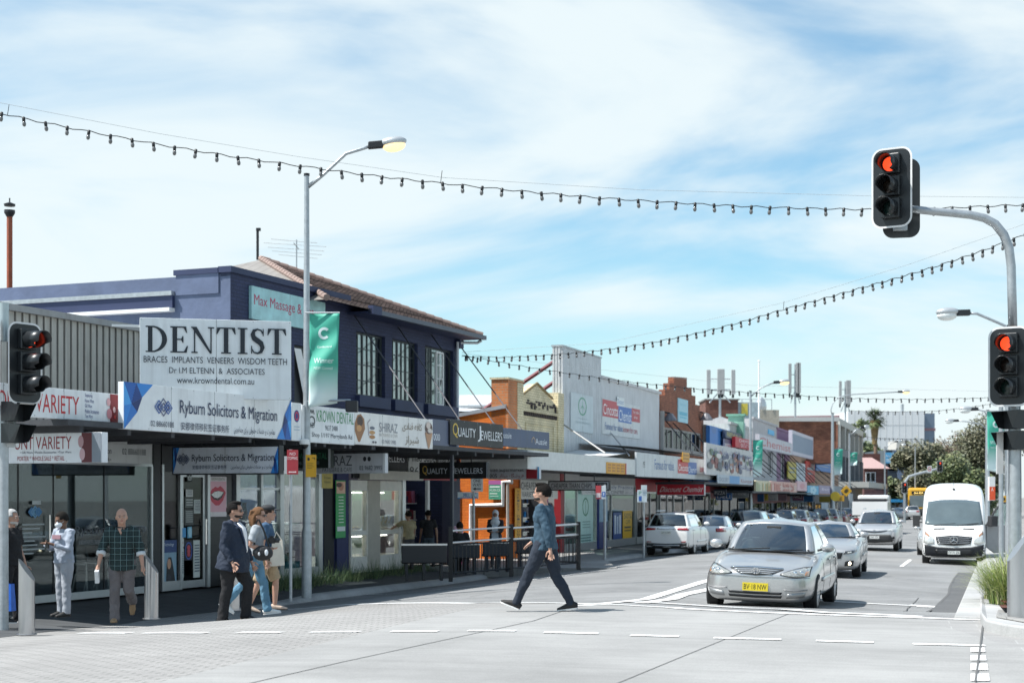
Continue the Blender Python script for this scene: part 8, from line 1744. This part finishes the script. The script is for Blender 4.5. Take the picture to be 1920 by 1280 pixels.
def person(label, loc, rz, H, pose, top, legs, shoe, skin, hair=None, girth=1.0, belly=0.0, sleeve='long', legcut='long', sole=None, group=None, vox=.013, jacket=None, hairstyle='short', beard=None, glasses=False, shirt_hem=.0, head_scale=1.0, top_name='shirt', leg_name='trousers', hoodm=None, cuff=None):
 P = dict(hipL=0, hipR=0, kneeL=0, kneeR=0, footL=0, footR=0, shL=0, shR=0, abL=6, abR=6, elL=10, elR=10, inL=0, inR=0, lean=0, yaw=0, nod=0, sit=None, legab=1.5); P.update(pose)
 o = thing('person', label, 'person', loc, rz, group); h_ = H
 V3 = Vector; th, sh, ak = .245 * h_, .246 * h_, .039 * h_
 lg = {}
 for s, k in ((1, 'L'), (-1, 'R')):
  a = R(P['hip' + k]); b = a - R(P['knee' + k]); f = R(P['foot' + k]); ab = R(P['legab'])
  hip = V3((0, s * .050 * h_, 0)); kn = hip + V3((math.sin(a), s * math.sin(ab), -math.cos(a))) * th; an = kn + V3((math.sin(b), s * math.sin(ab) * .3, -math.cos(b))) * sh
  fx = V3((math.cos(f), 0, math.sin(f))); fz = V3((-math.sin(f), 0, math.cos(f)))
  heel = an - fx * .04 * h_ - fz * ak; toe = an + fx * .112 * h_ - fz * ak
  lg[k] = (hip, kn, an, fx, fz, heel, toe)
 zp = -min(min(v[5].z, v[6].z) for v in lg.values()) if P['sit'] is None else P['sit']
 O = V3((0, 0, zp)); l_ = R(P['lean']); U = V3((math.sin(l_), 0, math.cos(l_))); F = V3((math.cos(l_), 0, -math.sin(l_)))
 tp = lambda s: O + U * s * h_
 nb = tp(.292); hd = nb + U * .03 * h_ + F * .012 * h_
 Mh = Matrix.Translation(hd) @ Matrix.Rotation(R(P['yaw']), 4, 'Z') @ Matrix.Rotation(R(P['nod']) + l_ * .4, 4, 'Y') @ Matrix.Scale(head_scale, 4)
 arms = {}
 for s, k in ((1, 'L'), (-1, 'R')):
  f = R(P['sh' + k]); ab = R(P['ab' + k]); e = f + R(P['el' + k]); i_ = R(P['in' + k]); S_ = tp(.272) + V3((0, s * .100 * h_ * (.6 + .4 * girth), 0))
  E = S_ + V3((math.sin(f) * math.cos(ab), s * math.sin(ab), -math.cos(f) * math.cos(ab))) * .172 * h_; d2 = V3((math.sin(e) * math.cos(i_), -s * math.sin(i_) + s * math.sin(ab) * .35, -math.cos(e) * math.cos(i_))).normalized(); W = E + d2 * .146 * h_
  arms[k] = (S_, E, W, d2, s)
 # ---- body: one continuous skin
 b = MB(); r = lambda *q: [x * h_ for x in q]; g_ = girth
 b.tube([tp(-.03), tp(.05), tp(.14), tp(.22), tp(.272), nb, hd + U * .02 * h_], [(.062 * h_ * g_, .044 * h_ * g_), (.060 * h_ * g_, .042 * h_ * g_), (.058 * h_ * g_, .042 * h_ * g_), (.066 * h_ * g_, .048 * h_ * g_), (.062 * h_ * g_, .042 * h_), (.034 * h_, .034 * h_), (.031 * h_, .032 * h_)], skin, 16)
 for k, (S_, E, W, d2, s) in arms.items():
  b.tube([S_ - V3((0, s * .03 * h_, 0)), S_, S_.lerp(E, .5), E, E.lerp(W, .35), W], r(.026, .029, .027, .022, .0225, .0145), skin, 10)
  side = d2.cross(V3((1, 0, 0)) if abs(d2.x) < .7 else V3((0, 0, 1))).normalized()      # across the palm
  if abs(d2.x) < .7: side = V3((1, 0, 0)) - d2 * d2.x; side.normalize()
  nrm = d2.cross(side).normalized()
  pm0, pm1 = W + d2 * .006 * h_, W + d2 * .052 * h_
  b.tube([W, W + d2 * .015 * h_, W + d2 * .038 * h_, pm1], [(.014 * h_, .012 * h_), (.013 * h_, .018 * h_) if False else (.017 * h_, .013 * h_), (.022 * h_, .0125 * h_), (.021 * h_, .010 * h_)], skin, 8)
  curl = P.get('curl', .35)
  for q in range(4):
   u = (q - 1.5) * .0115 * h_; L_ = (.040, .046, .043, .034)[q] * h_; dd = (d2 + side * (q - 1.5) * .13).normalized(); p0 = pm1 + side * u - d2 * .006 * h_; nn = nrm * (-s)
   p1 = p0 + dd * L_ * .45 ; p2 = p1 + (dd + nn * curl).normalized() * L_ * .32; p3 = p2 + (dd + nn * curl * 2.2).normalized() * L_ * .28
   b.tube([p0, p1, p2, p3], r(.0062, .0058, .0052, .004), skin, 6)
  t0_ = W + d2 * .016 * h_ + side * .016 * h_; b.tube([t0_, t0_ + (d2 * .6 + side * .7) * .024 * h_, t0_ + (d2 * .9 + side * .55) * .046 * h_], r(.0078, .0068, .005), skin, 6)
 for k, (hip, kn, an, fx, fz, heel, toe) in lg.items():
  b.tube([O + hip + V3((0, 0, .03 * h_)), O + hip.lerp(kn, .4), O + kn, O + kn.lerp(an, .3), O + an, O + an - fz * .02 * h_], r(.046, .044, .031, .031, .020, .02), skin, 12)
  b.tube([O + heel + fz * .018 * h_, O + an - fz * .018 * h_ + fx * .03 * h_, O + toe + fz * .012 * h_], r(.02, .02, .014), skin, 8)
 X = lambda x, y, z: (x * h_, y * h_, z * h_)
 b.ell(X(-.006, 0, .075), X(.062, .047, .064), skin, 18, 12, Mh).ell(X(.022, 0, .036), X(.038, .036, .038), skin, 14, 10, Mh).ell(X(.046, 0, .014), X(.014, .017, .012), skin, 10, 8, Mh).ell(X(.0, 0, .028), X(.045, .036, .034), skin, 12, 8, Mh)
 b.ell(X(.060, 0, .052), X(.015, .0085, .011), skin, 8, 8, Mh).ell(X(.056, 0, .062), X(.010, .006, .016), skin, 8, 8, Mh).ell(X(.048, 0, .078), X(.012, .030, .007), skin, 10, 6, Mh).ell(X(.052, 0, .033), X(.010, .016, .005), skin, 8, 6, Mh)
 for s in (1, -1): b.ell(X(-.004, s * .047, .058), X(.012, .006, .017), skin, 8, 8, Mh).ell(X(.04, s * .022, .052), X(.014, .012, .012), skin, 8, 6, Mh)
 remesh(b, 'body', o, vox * .68, 3)
 ey = MB()
 for s in (1, -1): ey.ell(X(.0545, s * .018, .0665), X(.0055, .0085, .0048), mat((.55, .52, .50), .3, 0, 0), 8, 6, Mh).ell(X(.0585, s * .018, .0665), X(.003, .004, .0042), BLACK, 8, 6, Mh)
 if hair is not None:
  for s in (1, -1): ey.ell(X(.0585, s * .019, .079), X(.004, .0125, .0028), mat(hair if hairstyle != 'bald' else (.2, .13, .1), .8, 0, 0), 8, 5, Mh)
 ey.build('eyes', o, smooth=True); MB().ell(X(.0605, 0, .0335), X(.004, .014, .0038), mat((.28, .10, .09), .5, 0, 0, name='lips'), 10, 6, Mh).build('mouth', o, smooth=True)
 if hair is not None:
  hm = mat(hair, .9, 0, .3, 40, .6, 60, name='hair', spec=.15); q = MB(); n, k = 22, 16; fs = []; vs = []
  ring = lambda R_, C, keep: None
  R_ = (.0665, .0515, .069) if hairstyle != 'bald' else (.0635, .0485, .03)
  C = (-.008, 0, .076) if hairstyle != 'bald' else (-.012, 0, .055)
  for i in range(k + 1):
   for j in range(n): vs.append((C[0] + R_[0] * math.sin(math.pi * i / k) * math.cos(2 * math.pi * j / n), C[1] + R_[1] * math.sin(math.pi * i / k) * math.sin(2 * math.pi * j / n), C[2] - R_[2] * math.cos(math.pi * i / k)))
  for i in range(k):
   for j in range(n):
    f = (i * n + j, i * n + (j + 1) % n, (i + 1) * n + (j + 1) % n, (i + 1) * n + j); c = [sum(vs[a][d] for a in f) / 4 for d in range(3)]
    ok = (c[0] < .030 or c[2] > .112) and c[2] > .045 and not (c[2] < .082 and c[0] > .004)
    if hairstyle == 'bald': ok = c[0] < 0.0 and .04 < c[2] < .08
    if hairstyle == 'quiff': ok = (c[0] < .030 or c[2] > .112) and c[2] > (.040 if c[0] < -.03 else .052 if c[0] < -.012 else .070)
    if ok: fs.append(f)
  q.add([Mh @ V3(X(*p)) for p in vs], fs, hm)
  if hairstyle == 'long':
   for s in (1, -1):
    for j in range(7): y = s * (.030 + .006 * j * .5); q.tube([Mh @ V3(X(-.02 - .006 * j, y, .11)), Mh @ V3(X(-.03 - .008 * j, s * (.052 - .004 * j), .05)), Mh @ V3(X(-.034 - .006 * j, s * (.050 - .005 * j), -.02)), Mh @ V3(X(-.03, s * (.046 - .006 * j), -.06))], [.010 * h_, .013 * h_, .011 * h_, .003 * h_], hm, 6)
  if hairstyle == 'quiff': q.ell(X(.006, 0, .132), X(.046, .038, .014), hm, 14, 6, Mh)
  ho = q.build('hair', o, smooth=True); sd = ho.modifiers.new('s', 'SOLIDIFY'); sd.thickness = .006; sd.offset = 0
 if beard is not None:
  q = MB(); q.ell(X(.020, 0, .026), X(.041, .0375, .022), mat(beard, .8, 0, .3, 40, name='beard'), 14, 8, Mh).ell(X(.044, 0, .012), X(.0155, .018, .0125), mat(beard, .8, 0, .3, 40, name='beard'), 10, 6, Mh); q.build('beard', o, smooth=True)
 if glasses:
  q = MB(); gm = mat((.01, .01, .012), .15, 0, 0)
  for s in (1, -1): q.ell(X(.060, s * .021, .066), X(.006, .017, .011), gm, 12, 8, Mh).tube([Mh @ V3(X(.058, s * .036, .068)), Mh @ V3(X(.0, s * .050, .068))], .003, gm, 5)
  q.tube([Mh @ V3(X(.062, -.01, .068)), Mh @ V3(X(.062, .01, .068))], .003, gm, 5).build('sunglasses', o)
 # ---- lower garment
 lm = legs; q = MB(); cut = {'long': 1, 'shorts': .0}[legcut]
 q.tube([tp(-.055), tp(-.02), tp(.03), tp(.075)], [(.075 * h_ * g_, .06 * h_ * g_), (.096 * h_ * g_, .075 * h_ * g_), (.092 * h_ * g_, .072 * h_ * g_), (.082 * h_ * g_, .064 * h_ * g_)], lm, 18)
 for k, (hip, kn, an, fx, fz, heel, toe) in lg.items():
  kx = V3((.006 * h_, 0, 0))
  if legcut == 'long':
   q.tube([O + hip + V3((0, 0, .02 * h_)), O + hip.lerp(kn, .3), O + hip.lerp(kn, .75), O + kn + kx, O + kn.lerp(an, .35), O + kn.lerp(an, .8), O + an - fz * .012 * h_], [(.058 * g_) * h_, .057 * g_ * h_, .047 * h_ * (1 + .5 * (g_ - 1)), .042 * h_ * (1 + .4 * (g_ - 1)), .040 * h_ * (1 + .3 * (g_ - 1)), P.get('hem', .034) * h_, P.get('hem', .034) * h_], lm, 14)
  else:
   q.tube([O + hip + V3((0, 0, .02 * h_)), O + hip.lerp(kn, .4), O + hip.lerp(kn, .85), O + kn + (an - kn) * .02], [.060 * h_ * g_, .060 * h_ * g_, .055 * h_, .054 * h_], lm, 14)
 remesh(q, leg_name, o, vox, 3, fold=.03)
 for k, (hip, kn, an, fx, fz, heel, toe) in lg.items():
  a0, a1 = O + heel, O + toe; q = MB(); sm_ = shoe
  q.tube([a0 - fx * .004 * h_ + fz * .022 * h_, a0 + fx * .02 * h_ + fz * .030 * h_, a0 + fx * .07 * h_ + fz * .026 * h_, a0 + fx * .115 * h_ + fz * .018 * h_, a1 + fz * .012 * h_ + fx * .006 * h_], [(.020 * h_, .022 * h_), (.024 * h_, .030 * h_), (.026 * h_, .026 * h_), (.029 * h_, .018 * h_), (.017 * h_, .010 * h_)], sm_, 12)
  q.tube([O + an - fz * .02 * h_, O + an + fz * (.016 if P.get('boot') else .002) * h_], [.026 * h_, .026 * h_], sm_, 10)
  so_ = remesh(q, 'shoe', o, vox * .8, 2)
  w_ = MB(); yy = V3((0, 1, 0)); out = []
  for t, wd in ((-.02, .4), (0, .8), (.3, .95), (.6, 1.05), (.85, 1.05), (1.0, .75), (1.05, .3)): out.append((a0.lerp(a1, t), wd * .027 * h_))
  pl = [p + yy * w for p, w in out] + [p - yy * w for p, w in reversed(out)]; n = len(pl); w_.add([p + fz * .001 for p in pl] + [p + fz * .0085 * h_ for p in pl], [tuple(range(n - 1, -1, -1)), tuple(range(n, 2 * n))] + [(i, (i + 1) % n, n + (i + 1) % n, n + i) for i in range(n)], sole or BLACK); w_.build('sole', so_)
 # ---- upper garment
 q = MB(); be = belly * h_; hem = -.02 - shirt_hem
 fl = P.get('flare', 1.05); tw = [(hem, .102 * fl, .082 * fl), (.03, .095 * (1 + (fl - 1) * .6), .075 * (1 + (fl - 1) * .6)), (.09, .090, .070), (.15, .092, .072), (.205, .098, .073), (.250, .094, .062), (.278, .070, .048), (.298, .042, .040)]
 pts = []; rd = []
 for s_, wy, wx in tw:
  bb = be * math.exp(-((s_ - .075) / .07) ** 2); pts.append(tp(s_) + F * bb * .6); rd.append((wy * h_ * g_ if s_ < .28 else wy * h_, wx * h_ * g_ + bb * .5 if s_ < .28 else wx * h_))
 q.tube(pts, rd, top, 20)
 for k, (S_, E, W, d2, s) in arms.items():
  inn = S_ - V3((0, s * .04 * h_, -.002 * h_)); gs = 1 + .45 * (g_ - 1)
  if sleeve == 'long': q.tube([inn, S_ + V3((0, 0, .004 * h_)), S_.lerp(E, .5), E, E.lerp(W, .4), E.lerp(W, .97)], [x * h_ * gs for x in (.040, .041, .038, .034, .031, .024)], top, 12)
  elif sleeve == 'rolled': q.tube([inn, S_, S_.lerp(E, .5), E, E.lerp(W, .25)], [x * h_ * gs for x in (.040, .041, .038, .036, .036)], top, 12)
  else: q.tube([inn, S_, S_.lerp(E, .45), S_.lerp(E, .72)], [x * h_ * gs for x in (.040, .042, .041, .043)], top, 12)
 remesh(q, top_name, o, vox, 3, fold=.045)
 if cuff is not None:
  for k, (S_, E, W, d2, s) in arms.items(): MB().tube([E.lerp(W, .18), E.lerp(W, .38)], [.040 * h_, .040 * h_], cuff, 14).build('cuff', o, smooth=True)
 o['_j'] = 0; del o['_j']
 return o, dict(O=O, tp=tp, F=F, U=U, arms=arms, Mh=Mh, X=X, h=h_)
def stand(px, py, Y=None):
 if Y is None: return gp(px, py)
 return Vector(((px - HX) / FPX * Y, Y, 0))
def held(name, label, cat, o, local, mbs):
 """a thing held by a person: own top-level object placed at a local point of the person"""
 p = o.matrix_basis @ Vector(local); t = thing(name, label, cat, p, o.rotation_euler[2])
 for nm, mb in mbs: mb.build(nm, t)
 return t
NVY = fabric((.030, .068, .105), name='navy_knit'); JNS = fabric((.014, .022, .038), .25, name='dark_denim')
# 1 the man striding across
p = Vector(((1022 - 960) / FPX * 20.5, 20.5, 0)); p.z = g(p.x, p.y) + .012
o, J = person('person in a navy jumper and dark jeans striding left across the crossing', p, R(160), 1.755, dict(hipL=27, kneeL=3, footL=20, hipR=-17, kneeR=12, footR=-8, shL=-24, elL=14, abL=8, shR=6, elR=48, lean=2, yaw=2, hem=.031), NVY, JNS, mat((.012, .012, .013), .7), SK1, (.012, .010, .009), 1.1, sole=WHITE, shirt_hem=.02, beard=(.02, .015, .012), hairstyle='quiff', vox=.011, top_name='jumper', leg_name='jeans')
# 2 the man in the suit
p = Vector(((436 - 960) / FPX * 22.8, 22.8, .125))
o, J = person('heavy set person in a navy suit jacket and sunglasses walking right', p, R(-16), 1.82, dict(hipR=-6, kneeR=3, hipL=27, kneeL=32, footL=-2, shR=-6, elR=38, abR=10, shL=8, elL=20, lean=2, yaw=6, hem=.045, flare=1.24), fabric((.012, .021, .042), .12, .3, 'suit_wool'), fabric((.008, .008, .010), .1, .3, 'black_wool'), mat((.01, .01, .01), .3), SK1, (.012, .011, .011), 1.30, .035, sole=BLACK, beard=(.03, .022, .018), glasses=True, hairstyle='quiff', shirt_hem=.07, vox=.012, top_name='jacket')
tp, F, h_ = J['tp'], J['F'], J['h']; sp = MB()
fx_ = [tp(.29) + F * .045 * h_, tp(.25) + F * .088 * h_, tp(.20) + F * .104 * h_, tp(.14) + F * .113 * h_, tp(.08) + F * .122 * h_, tp(.02) + F * .115 * h_]
sp.tube(fx_, [(.030 * h_, .012 * h_), (.034 * h_, .014 * h_), (.030 * h_, .014 * h_), (.022 * h_, .012 * h_), (.014 * h_, .010 * h_), (.008 * h_, .006 * h_)], fabric((.74, .74, .75), .05, .2, 'white_shirt'), 10); sp.build('shirt_front', o, smooth=True)
lp = MB()
for s in (1, -1): lp.tube([tp(.298) + V if False else tp(.298) + Vector((.0, s * .042 * h_, 0)), tp(.25) + F * .085 * h_ + Vector((0, s * .042 * h_, 0)), tp(.14) + F * .116 * h_ + Vector((0, s * .026 * h_, 0)), tp(.05) + F * .124 * h_ + Vector((0, s * .012 * h_, 0))], [(.012 * h_, .006 * h_), (.020 * h_, .006 * h_), (.013 * h_, .006 * h_), (.004 * h_, .004 * h_)], fabric((.018, .032, .070), .1, .3, 'suit_wool'), 8)
lp.build('lapels', o, smooth=True)
# 3 the woman with the camera
p = Vector(((478 - 960) / FPX * 24.2, 24.2, .14))
o, J = person('person with long brown hair, grey T-shirt and jeans carrying a camera', p, R(4), 1.72, dict(hipL=16, kneeL=6, footL=6, hipR=-24, kneeR=18, footR=-34, shR=-20, elR=100, abR=12, inR=26, shL=-8, elL=92, inL=30, lean=4, yaw=-14, hem=.042, curl=.9), fabric((.30, .33, .36), .1, .4, 'grey_jersey'), fabric((.10, .22, .32), .25, .4, 'blue_denim'), mat((.70, .70, .68), .6), SK1, (.16, .085, .045), .92, sleeve='short', sole=WHITE, hairstyle='long', glasses=True, vox=.012, leg_name='jeans')
held('camera', 'small black camera held in front by the brown haired person', 'camera', o, (.26, -.02, 1.17), [('body', MB().box(-.05, .05, -.07, .07, -.045, .045, BLACK).box(-.03, .03, -.025, .025, .045, .07, BLACK)), ('lens', MB().tube([(.05, 0, 0), (.12, 0, 0)], .035, DARK, 12))])
q = MB(); q.ell((0, 0, 0), (.16, .07, .12), mat((.015, .015, .017), .5, 0, .3, 20), 14, 8); s_ = MB().tube([(-.12, .02, .08), (-.16, .12, .36), (-.08, .05, .52)], .012, BLACK, 6).tube([(.1, .02, .08), (.02, .0, .34), (-.06, .0, .52)], .016, BLACK, 6)
held('shoulder_bag', 'black patterned shoulder bag at the hip of the brown haired person', 'bag', o, (.14, -.20, .98), [('bag', q), ('strap', s_), ('emblem', MB().ell((.06, -.062, .01), (.03, .012, .05), mat((.7, .72, .75), .4), 10, 6).ell((-.05, -.06, -.01), (.02, .012, .03), mat((.5, .52, .55), .4), 10, 6))])
# 4 the man behind her
p = Vector(((497 - 960) / FPX * 25.3, 25.3, .10))
o, J = person('person in a blue T-shirt, khaki shorts and dark cap behind the woman', p, R(2), 1.76, dict(hipL=22, kneeL=24, footL=0, hipR=-12, kneeR=10, footR=-14, shR=-8, elR=22, shL=4, elL=24, lean=3), fabric((.035, .085, .16), .12, .4, 'blue_jersey'), fabric((.36, .27, .17), .12, .4, 'khaki'), mat((.55, .42, .33), .7), SK1, (.03, .022, .018), 1.02, sleeve='short', legcut='shorts', vox=.013, leg_name='shorts')
cp = MB(); cp.ell(J['X'](-.006, 0, .115), J['X'](.068, .054, .036), mat((.02, .022, .026), .8), 16, 8, J['Mh']).ell(J['X'](.075, 0, .104), J['X'](.045, .042, .006), mat((.02, .022, .026), .8), 14, 6, J['Mh']); cp.build('cap', o, smooth=True)
held('tote_bag', 'cream cloth bag hanging at the front of the person in khaki shorts', 'bag', o, (.20, -.14, .98), [('bag', MB().prism([(-.11, -.22), (.13, -.20), (.10, .2), (-.06, .2)], -.04, .04, fabric((.62, .58, .50), .1, .4, 'calico'))), ('strap', MB().tube([(-.05, 0, .2), (.0, 0, .34), (.09, 0, .2)], .01, fabric((.62, .58, .50), .1, .4, 'calico'), 5))])
# 5 the bald man in plaid
p = Vector(((229 - 960) / FPX * 24.0, 24.0, .03))
o, J = person('bald person in a dark green plaid shirt and cargo trousers walking towards us', p, R(-84), 1.80, dict(hipR=6, kneeR=4, footR=4, hipL=2, kneeL=66, footL=-70, shL=2, elL=14, abL=17, inL=-4, shR=8, elR=20, abR=20, lean=3, yaw=10, hem=.044, boot=1), plaid((.012, .030, .030), (.006, .014, .017), (.10, .17, .17)), fabric((.125, .115, .12), .22, .5, 'grey_canvas'), mat((.30, .19, .10), .7, 0, .15, 9), SK1, (.10, .07, .055), 1.13, .012, sleeve='rolled', sole=DARK, hairstyle='bald', vox=.012, cuff=fabric((.55, .58, .60), .06, .2, 'cuff_lining'), shirt_hem=.045, legcut='long')
W_ = J['arms']['R'][2] + J['arms']['R'][3] * .10
held('crumpled_paper', 'crumpled white paper in the right hand of the bald person', 'paper', o, tuple(W_ + Vector((.02, 0, -.08))), [('sheet', MB().prism([(-.07, -.10), (.02, -.12), (.05, -.02), (.08, .06), (.0, .09), (-.04, .03)], -.03, .03, mat((.66, .68, .70), .6, 0, .25, 14, .9, 25)))])
nv = MB(); nv.prism([(-.03 * 1.8, .0), (.03 * 1.8, 0), (0, -.06 * 1.8)], -.006, .006, SK1, Matrix.Translation(J['tp'](.292) + J['F'] * .082) @ Matrix.Rotation(R(90), 4, 'Z') @ Matrix.Rotation(R(-24), 4, 'X')); nv.build('open_collar', o)
# 6 masked man
p = Vector(((120 - 960) / FPX * 25.4, 25.4, .03))
o, J = person('person in a pale grey sweatshirt and white face mask standing by the glass', p, R(-128), 1.73, dict(hipL=2, hipR=-1, shL=14, elL=98, inL=34, abL=10, shR=14, elR=98, inR=34, abR=10, yaw=-6, nod=14, hem=.038, curl=1.0), fabric((.31, .35, .42), .10, .5, 'sweat_fleece'), fabric((.34, .36, .40), .16, .5, 'grey_cotton'), mat((.02, .02, .02), .6), SK3, (.02, .018, .016), 1.06, .01, vox=.012, hairstyle='short', top_name='sweatshirt')
mk = MB(); mk.ell(J['X'](.038, 0, .032), J['X'](.036, .040, .032), mat((.72, .76, .80), .7), 16, 10, J['Mh']);
for s in (1, -1): mk.tube([J['Mh'] @ Vector(J['X'](.03, s * .038, .04)), J['Mh'] @ Vector(J['X'](-.004, s * .050, .058))], .003, WHITE, 4)
mk.build('face_mask', o, smooth=True)
ch = MB(); C_ = J['tp'](.225) + J['F'] * .084 * 1.72; ch.box(-.008, .008, -.11, .11, -.035, .035, mat((.30, .17, .20), .8), Matrix.Translation(C_)); ch.build('chest_print', o)
held('mobile_phone', 'dark phone in the hands of the masked person', 'phone', o, tuple((J['arms']['L'][2] + J['arms']['R'][2]) / 2 + J['F'] * .05), [('phone', MB().box(-.01, .01, -.04, .04, -.06, .08, BLACK))])
# 7 black shirt and blue bag at the left edge
p = Vector(((20 - 960) / FPX * 24.3, 24.3, .02))
o, J = person('grey haired person in black holding a blue shopping bag at the left edge', p, R(-14), 1.79, dict(hipL=3, hipR=-3, shR=-2, elR=10, abR=8, shL=5, elL=16, yaw=-2, hem=.036), fabric((.010, .010, .012), .15, .4, 'black_jersey'), fabric((.010, .010, .013), .15, .4, 'black_cotton'), mat((.03, .03, .03), .6), SK1, (.42, .42, .42), 1.12, .02, sleeve='short', sole=WHITE, glasses=False, beard=(.5, .49, .47), vox=.012)
W_ = J['arms']['R'][2] + J['arms']['R'][3] * .09; BLU = mat((.02, .12, .52), .5, 0, .12, 9)
held('shopping_bag', 'bright blue shopping bag with a green emblem beside the left bollard', 'bag', o, tuple(W_), [('bag', MB().add([(-.15, -.05, -.16), (.15, -.05, -.16), (.17, -.07, -.58), (-.17, -.07, -.58), (-.15, .05, -.16), (.15, .05, -.16), (.17, .07, -.58), (-.17, .07, -.58)], [(3, 2, 1, 0), (4, 5, 6, 7), (0, 4, 7, 3), (1, 2, 6, 5), (2, 3, 7, 6)], BLU)), ('handle', MB().tube([(-.08, 0, -.16), (-.03, 0, .02), (.03, 0, .02), (.08, 0, -.16)], .008, BLU, 5)), ('emblem', MB().add([(.0 + .06 * math.cos(t), -.066, -.42 + .05 * math.sin(t)) for t in np.linspace(0, 6.28, 16)], [tuple(range(16))], mat((.1, .5, .16), .5)))])
# 8 woman in the pale headscarf behind the railing
p = Vector(((929 - 960) / FPX * 44.5, 44.5, -.02))
SCF = fabric((.60, .63, .66), .06, .4, 'scarf_cloth')
o, J = person('person in a white headscarf and sunglasses standing behind the railing', p, R(-95), 1.63, dict(shL=10, elL=75, inL=25, shR=10, elR=75, inR=25), fabric((.018, .018, .022), .15, .4, 'dark_coat'), fabric((.05, .05, .06), .1), mat((.03, .03, .03), .6), SK2, None, 1.05, glasses=True, vox=.015, shirt_hem=.1, top_name='coat')
q = MB(); q.ell(J['X'](-.014, 0, .082), J['X'](.066, .058, .074), SCF, 16, 10, J['Mh']).ell(J['X'](.0, 0, .0), J['X'](.066, .066, .05), SCF, 16, 8, J['Mh']).ell(J['X'](.028, 0, -.075), J['X'](.060, .085, .075), SCF, 16, 8, J['Mh']); q.build('headscarf', o, smooth=True)
MB().ell(J['X'](.044, 0, .058), J['X'](.022, .033, .044), SK2, 12, 8, J['Mh']).build('face', o, smooth=True); q = MB()
for s in (1, -1): q.ell(J['X'](.066, s * .016, .066), J['X'](.006, .015, .010), BLACK, 10, 6, J['Mh'])
q.build('dark_lenses', o); MB().prism([(-.10, .75), (.10, .75), (.08, 1.22), (-.08, 1.22)], -.02, .02, fabric((.50, .56, .62), .1, .4, 'pale_blouse'), Matrix.Translation((.135, 0, 0)) @ Matrix.Rotation(R(90), 4, 'Z')).build('blouse', o)
# 9, 10 shoppers at the jewellers and the supermarket door
p = FA.P(FA.t(766, .55), .55, .01)
person('person in a tan shirt pointing into the jewellers window', p, R(125), 1.60, dict(shL=55, abL=38, elL=12, shR=4, elR=14, yaw=14), fabric((.33, .27, .16), .15, .4, 'tan_cotton'), fabric((.06, .055, .06), .15), mat((.05, .05, .05), .6), SK2, (.018, .013, .010), 1.05, sleeve='short', vox=.015)
p = FA.P(FA.t(803, .4), .4, .01)
person('person in a black T-shirt walking into the supermarket door', p, R(110), 1.63, dict(hipL=12, hipR=-10, kneeR=10, shR=-14, elR=14, shL=10, abR=12), fabric((.012, .012, .014), .15), fabric((.05, .07, .09), .15), mat((.05, .05, .05), .6), SK2, (.012, .010, .009), 1.0, sleeve='short', vox=.015)
# 11 seated at the railing
p = Vector(((862 - 960) / FPX * 39.6, 39.6, 0))
person('person dressed in black seated on a bench before the orange wall', p, R(80), 1.70, dict(hipL=82, hipR=82, kneeL=84, kneeR=84, shL=18, elL=50, shR=18, elR=50, sit=.56), fabric((.012, .012, .014), .15), fabric((.015, .015, .018), .15), mat((.04, .04, .04), .6), SK2, (.012, .010, .009), 1.06, vox=.016)
for k, (px, Yq, lab, c) in enumerate(((1224, 66.5, 'dark figure sitting outside the chemist above the white SUV roof', (.02, .022, .03)), (1301, 77.5, 'dark figure sitting under the red chemist lightbox', (.015, .02, .035)), (1333, 80.5, 'dark figure sitting right of the one below the lightbox', (.02, .018, .02)))):
 p = Vector(((px - 960) / FPX * Yq, Yq, g(4.5 + .32 * (Yq - 57), Yq) + .16));
 person(lab, p, R(-60), 1.72, dict(hipL=80, hipR=80, kneeL=82, kneeR=82, shL=20, elL=50, shR=20, elR=50, sit=.62), fabric(c), fabric((.03, .03, .035)), mat((.03, .03, .03), .6), SK2, (.012, .010, .009), 1.05, vox=.022, group='people sitting outside the far shops')
 s_ = thing('cafe_chair', 'dark cafe chair under the ' + ('first', 'second', 'third')[k] + ' figure sitting outside the chemist', 'chair', p, R(-60), 'cafe chairs outside the chemist'); MB().box(-.22, .2, -.22, .22, .44, .48, DARK).build('seat', s_); MB().box(-.24, -.20, -.22, .22, .48, .9, DARK).build('backrest', s_)
 for sx in (-.2, .18):
  for sy in (-.2, .2): MB().box(sx - .015, sx + .015, sy - .015, sy + .015, 0, .44, DARK).build('leg', s_)
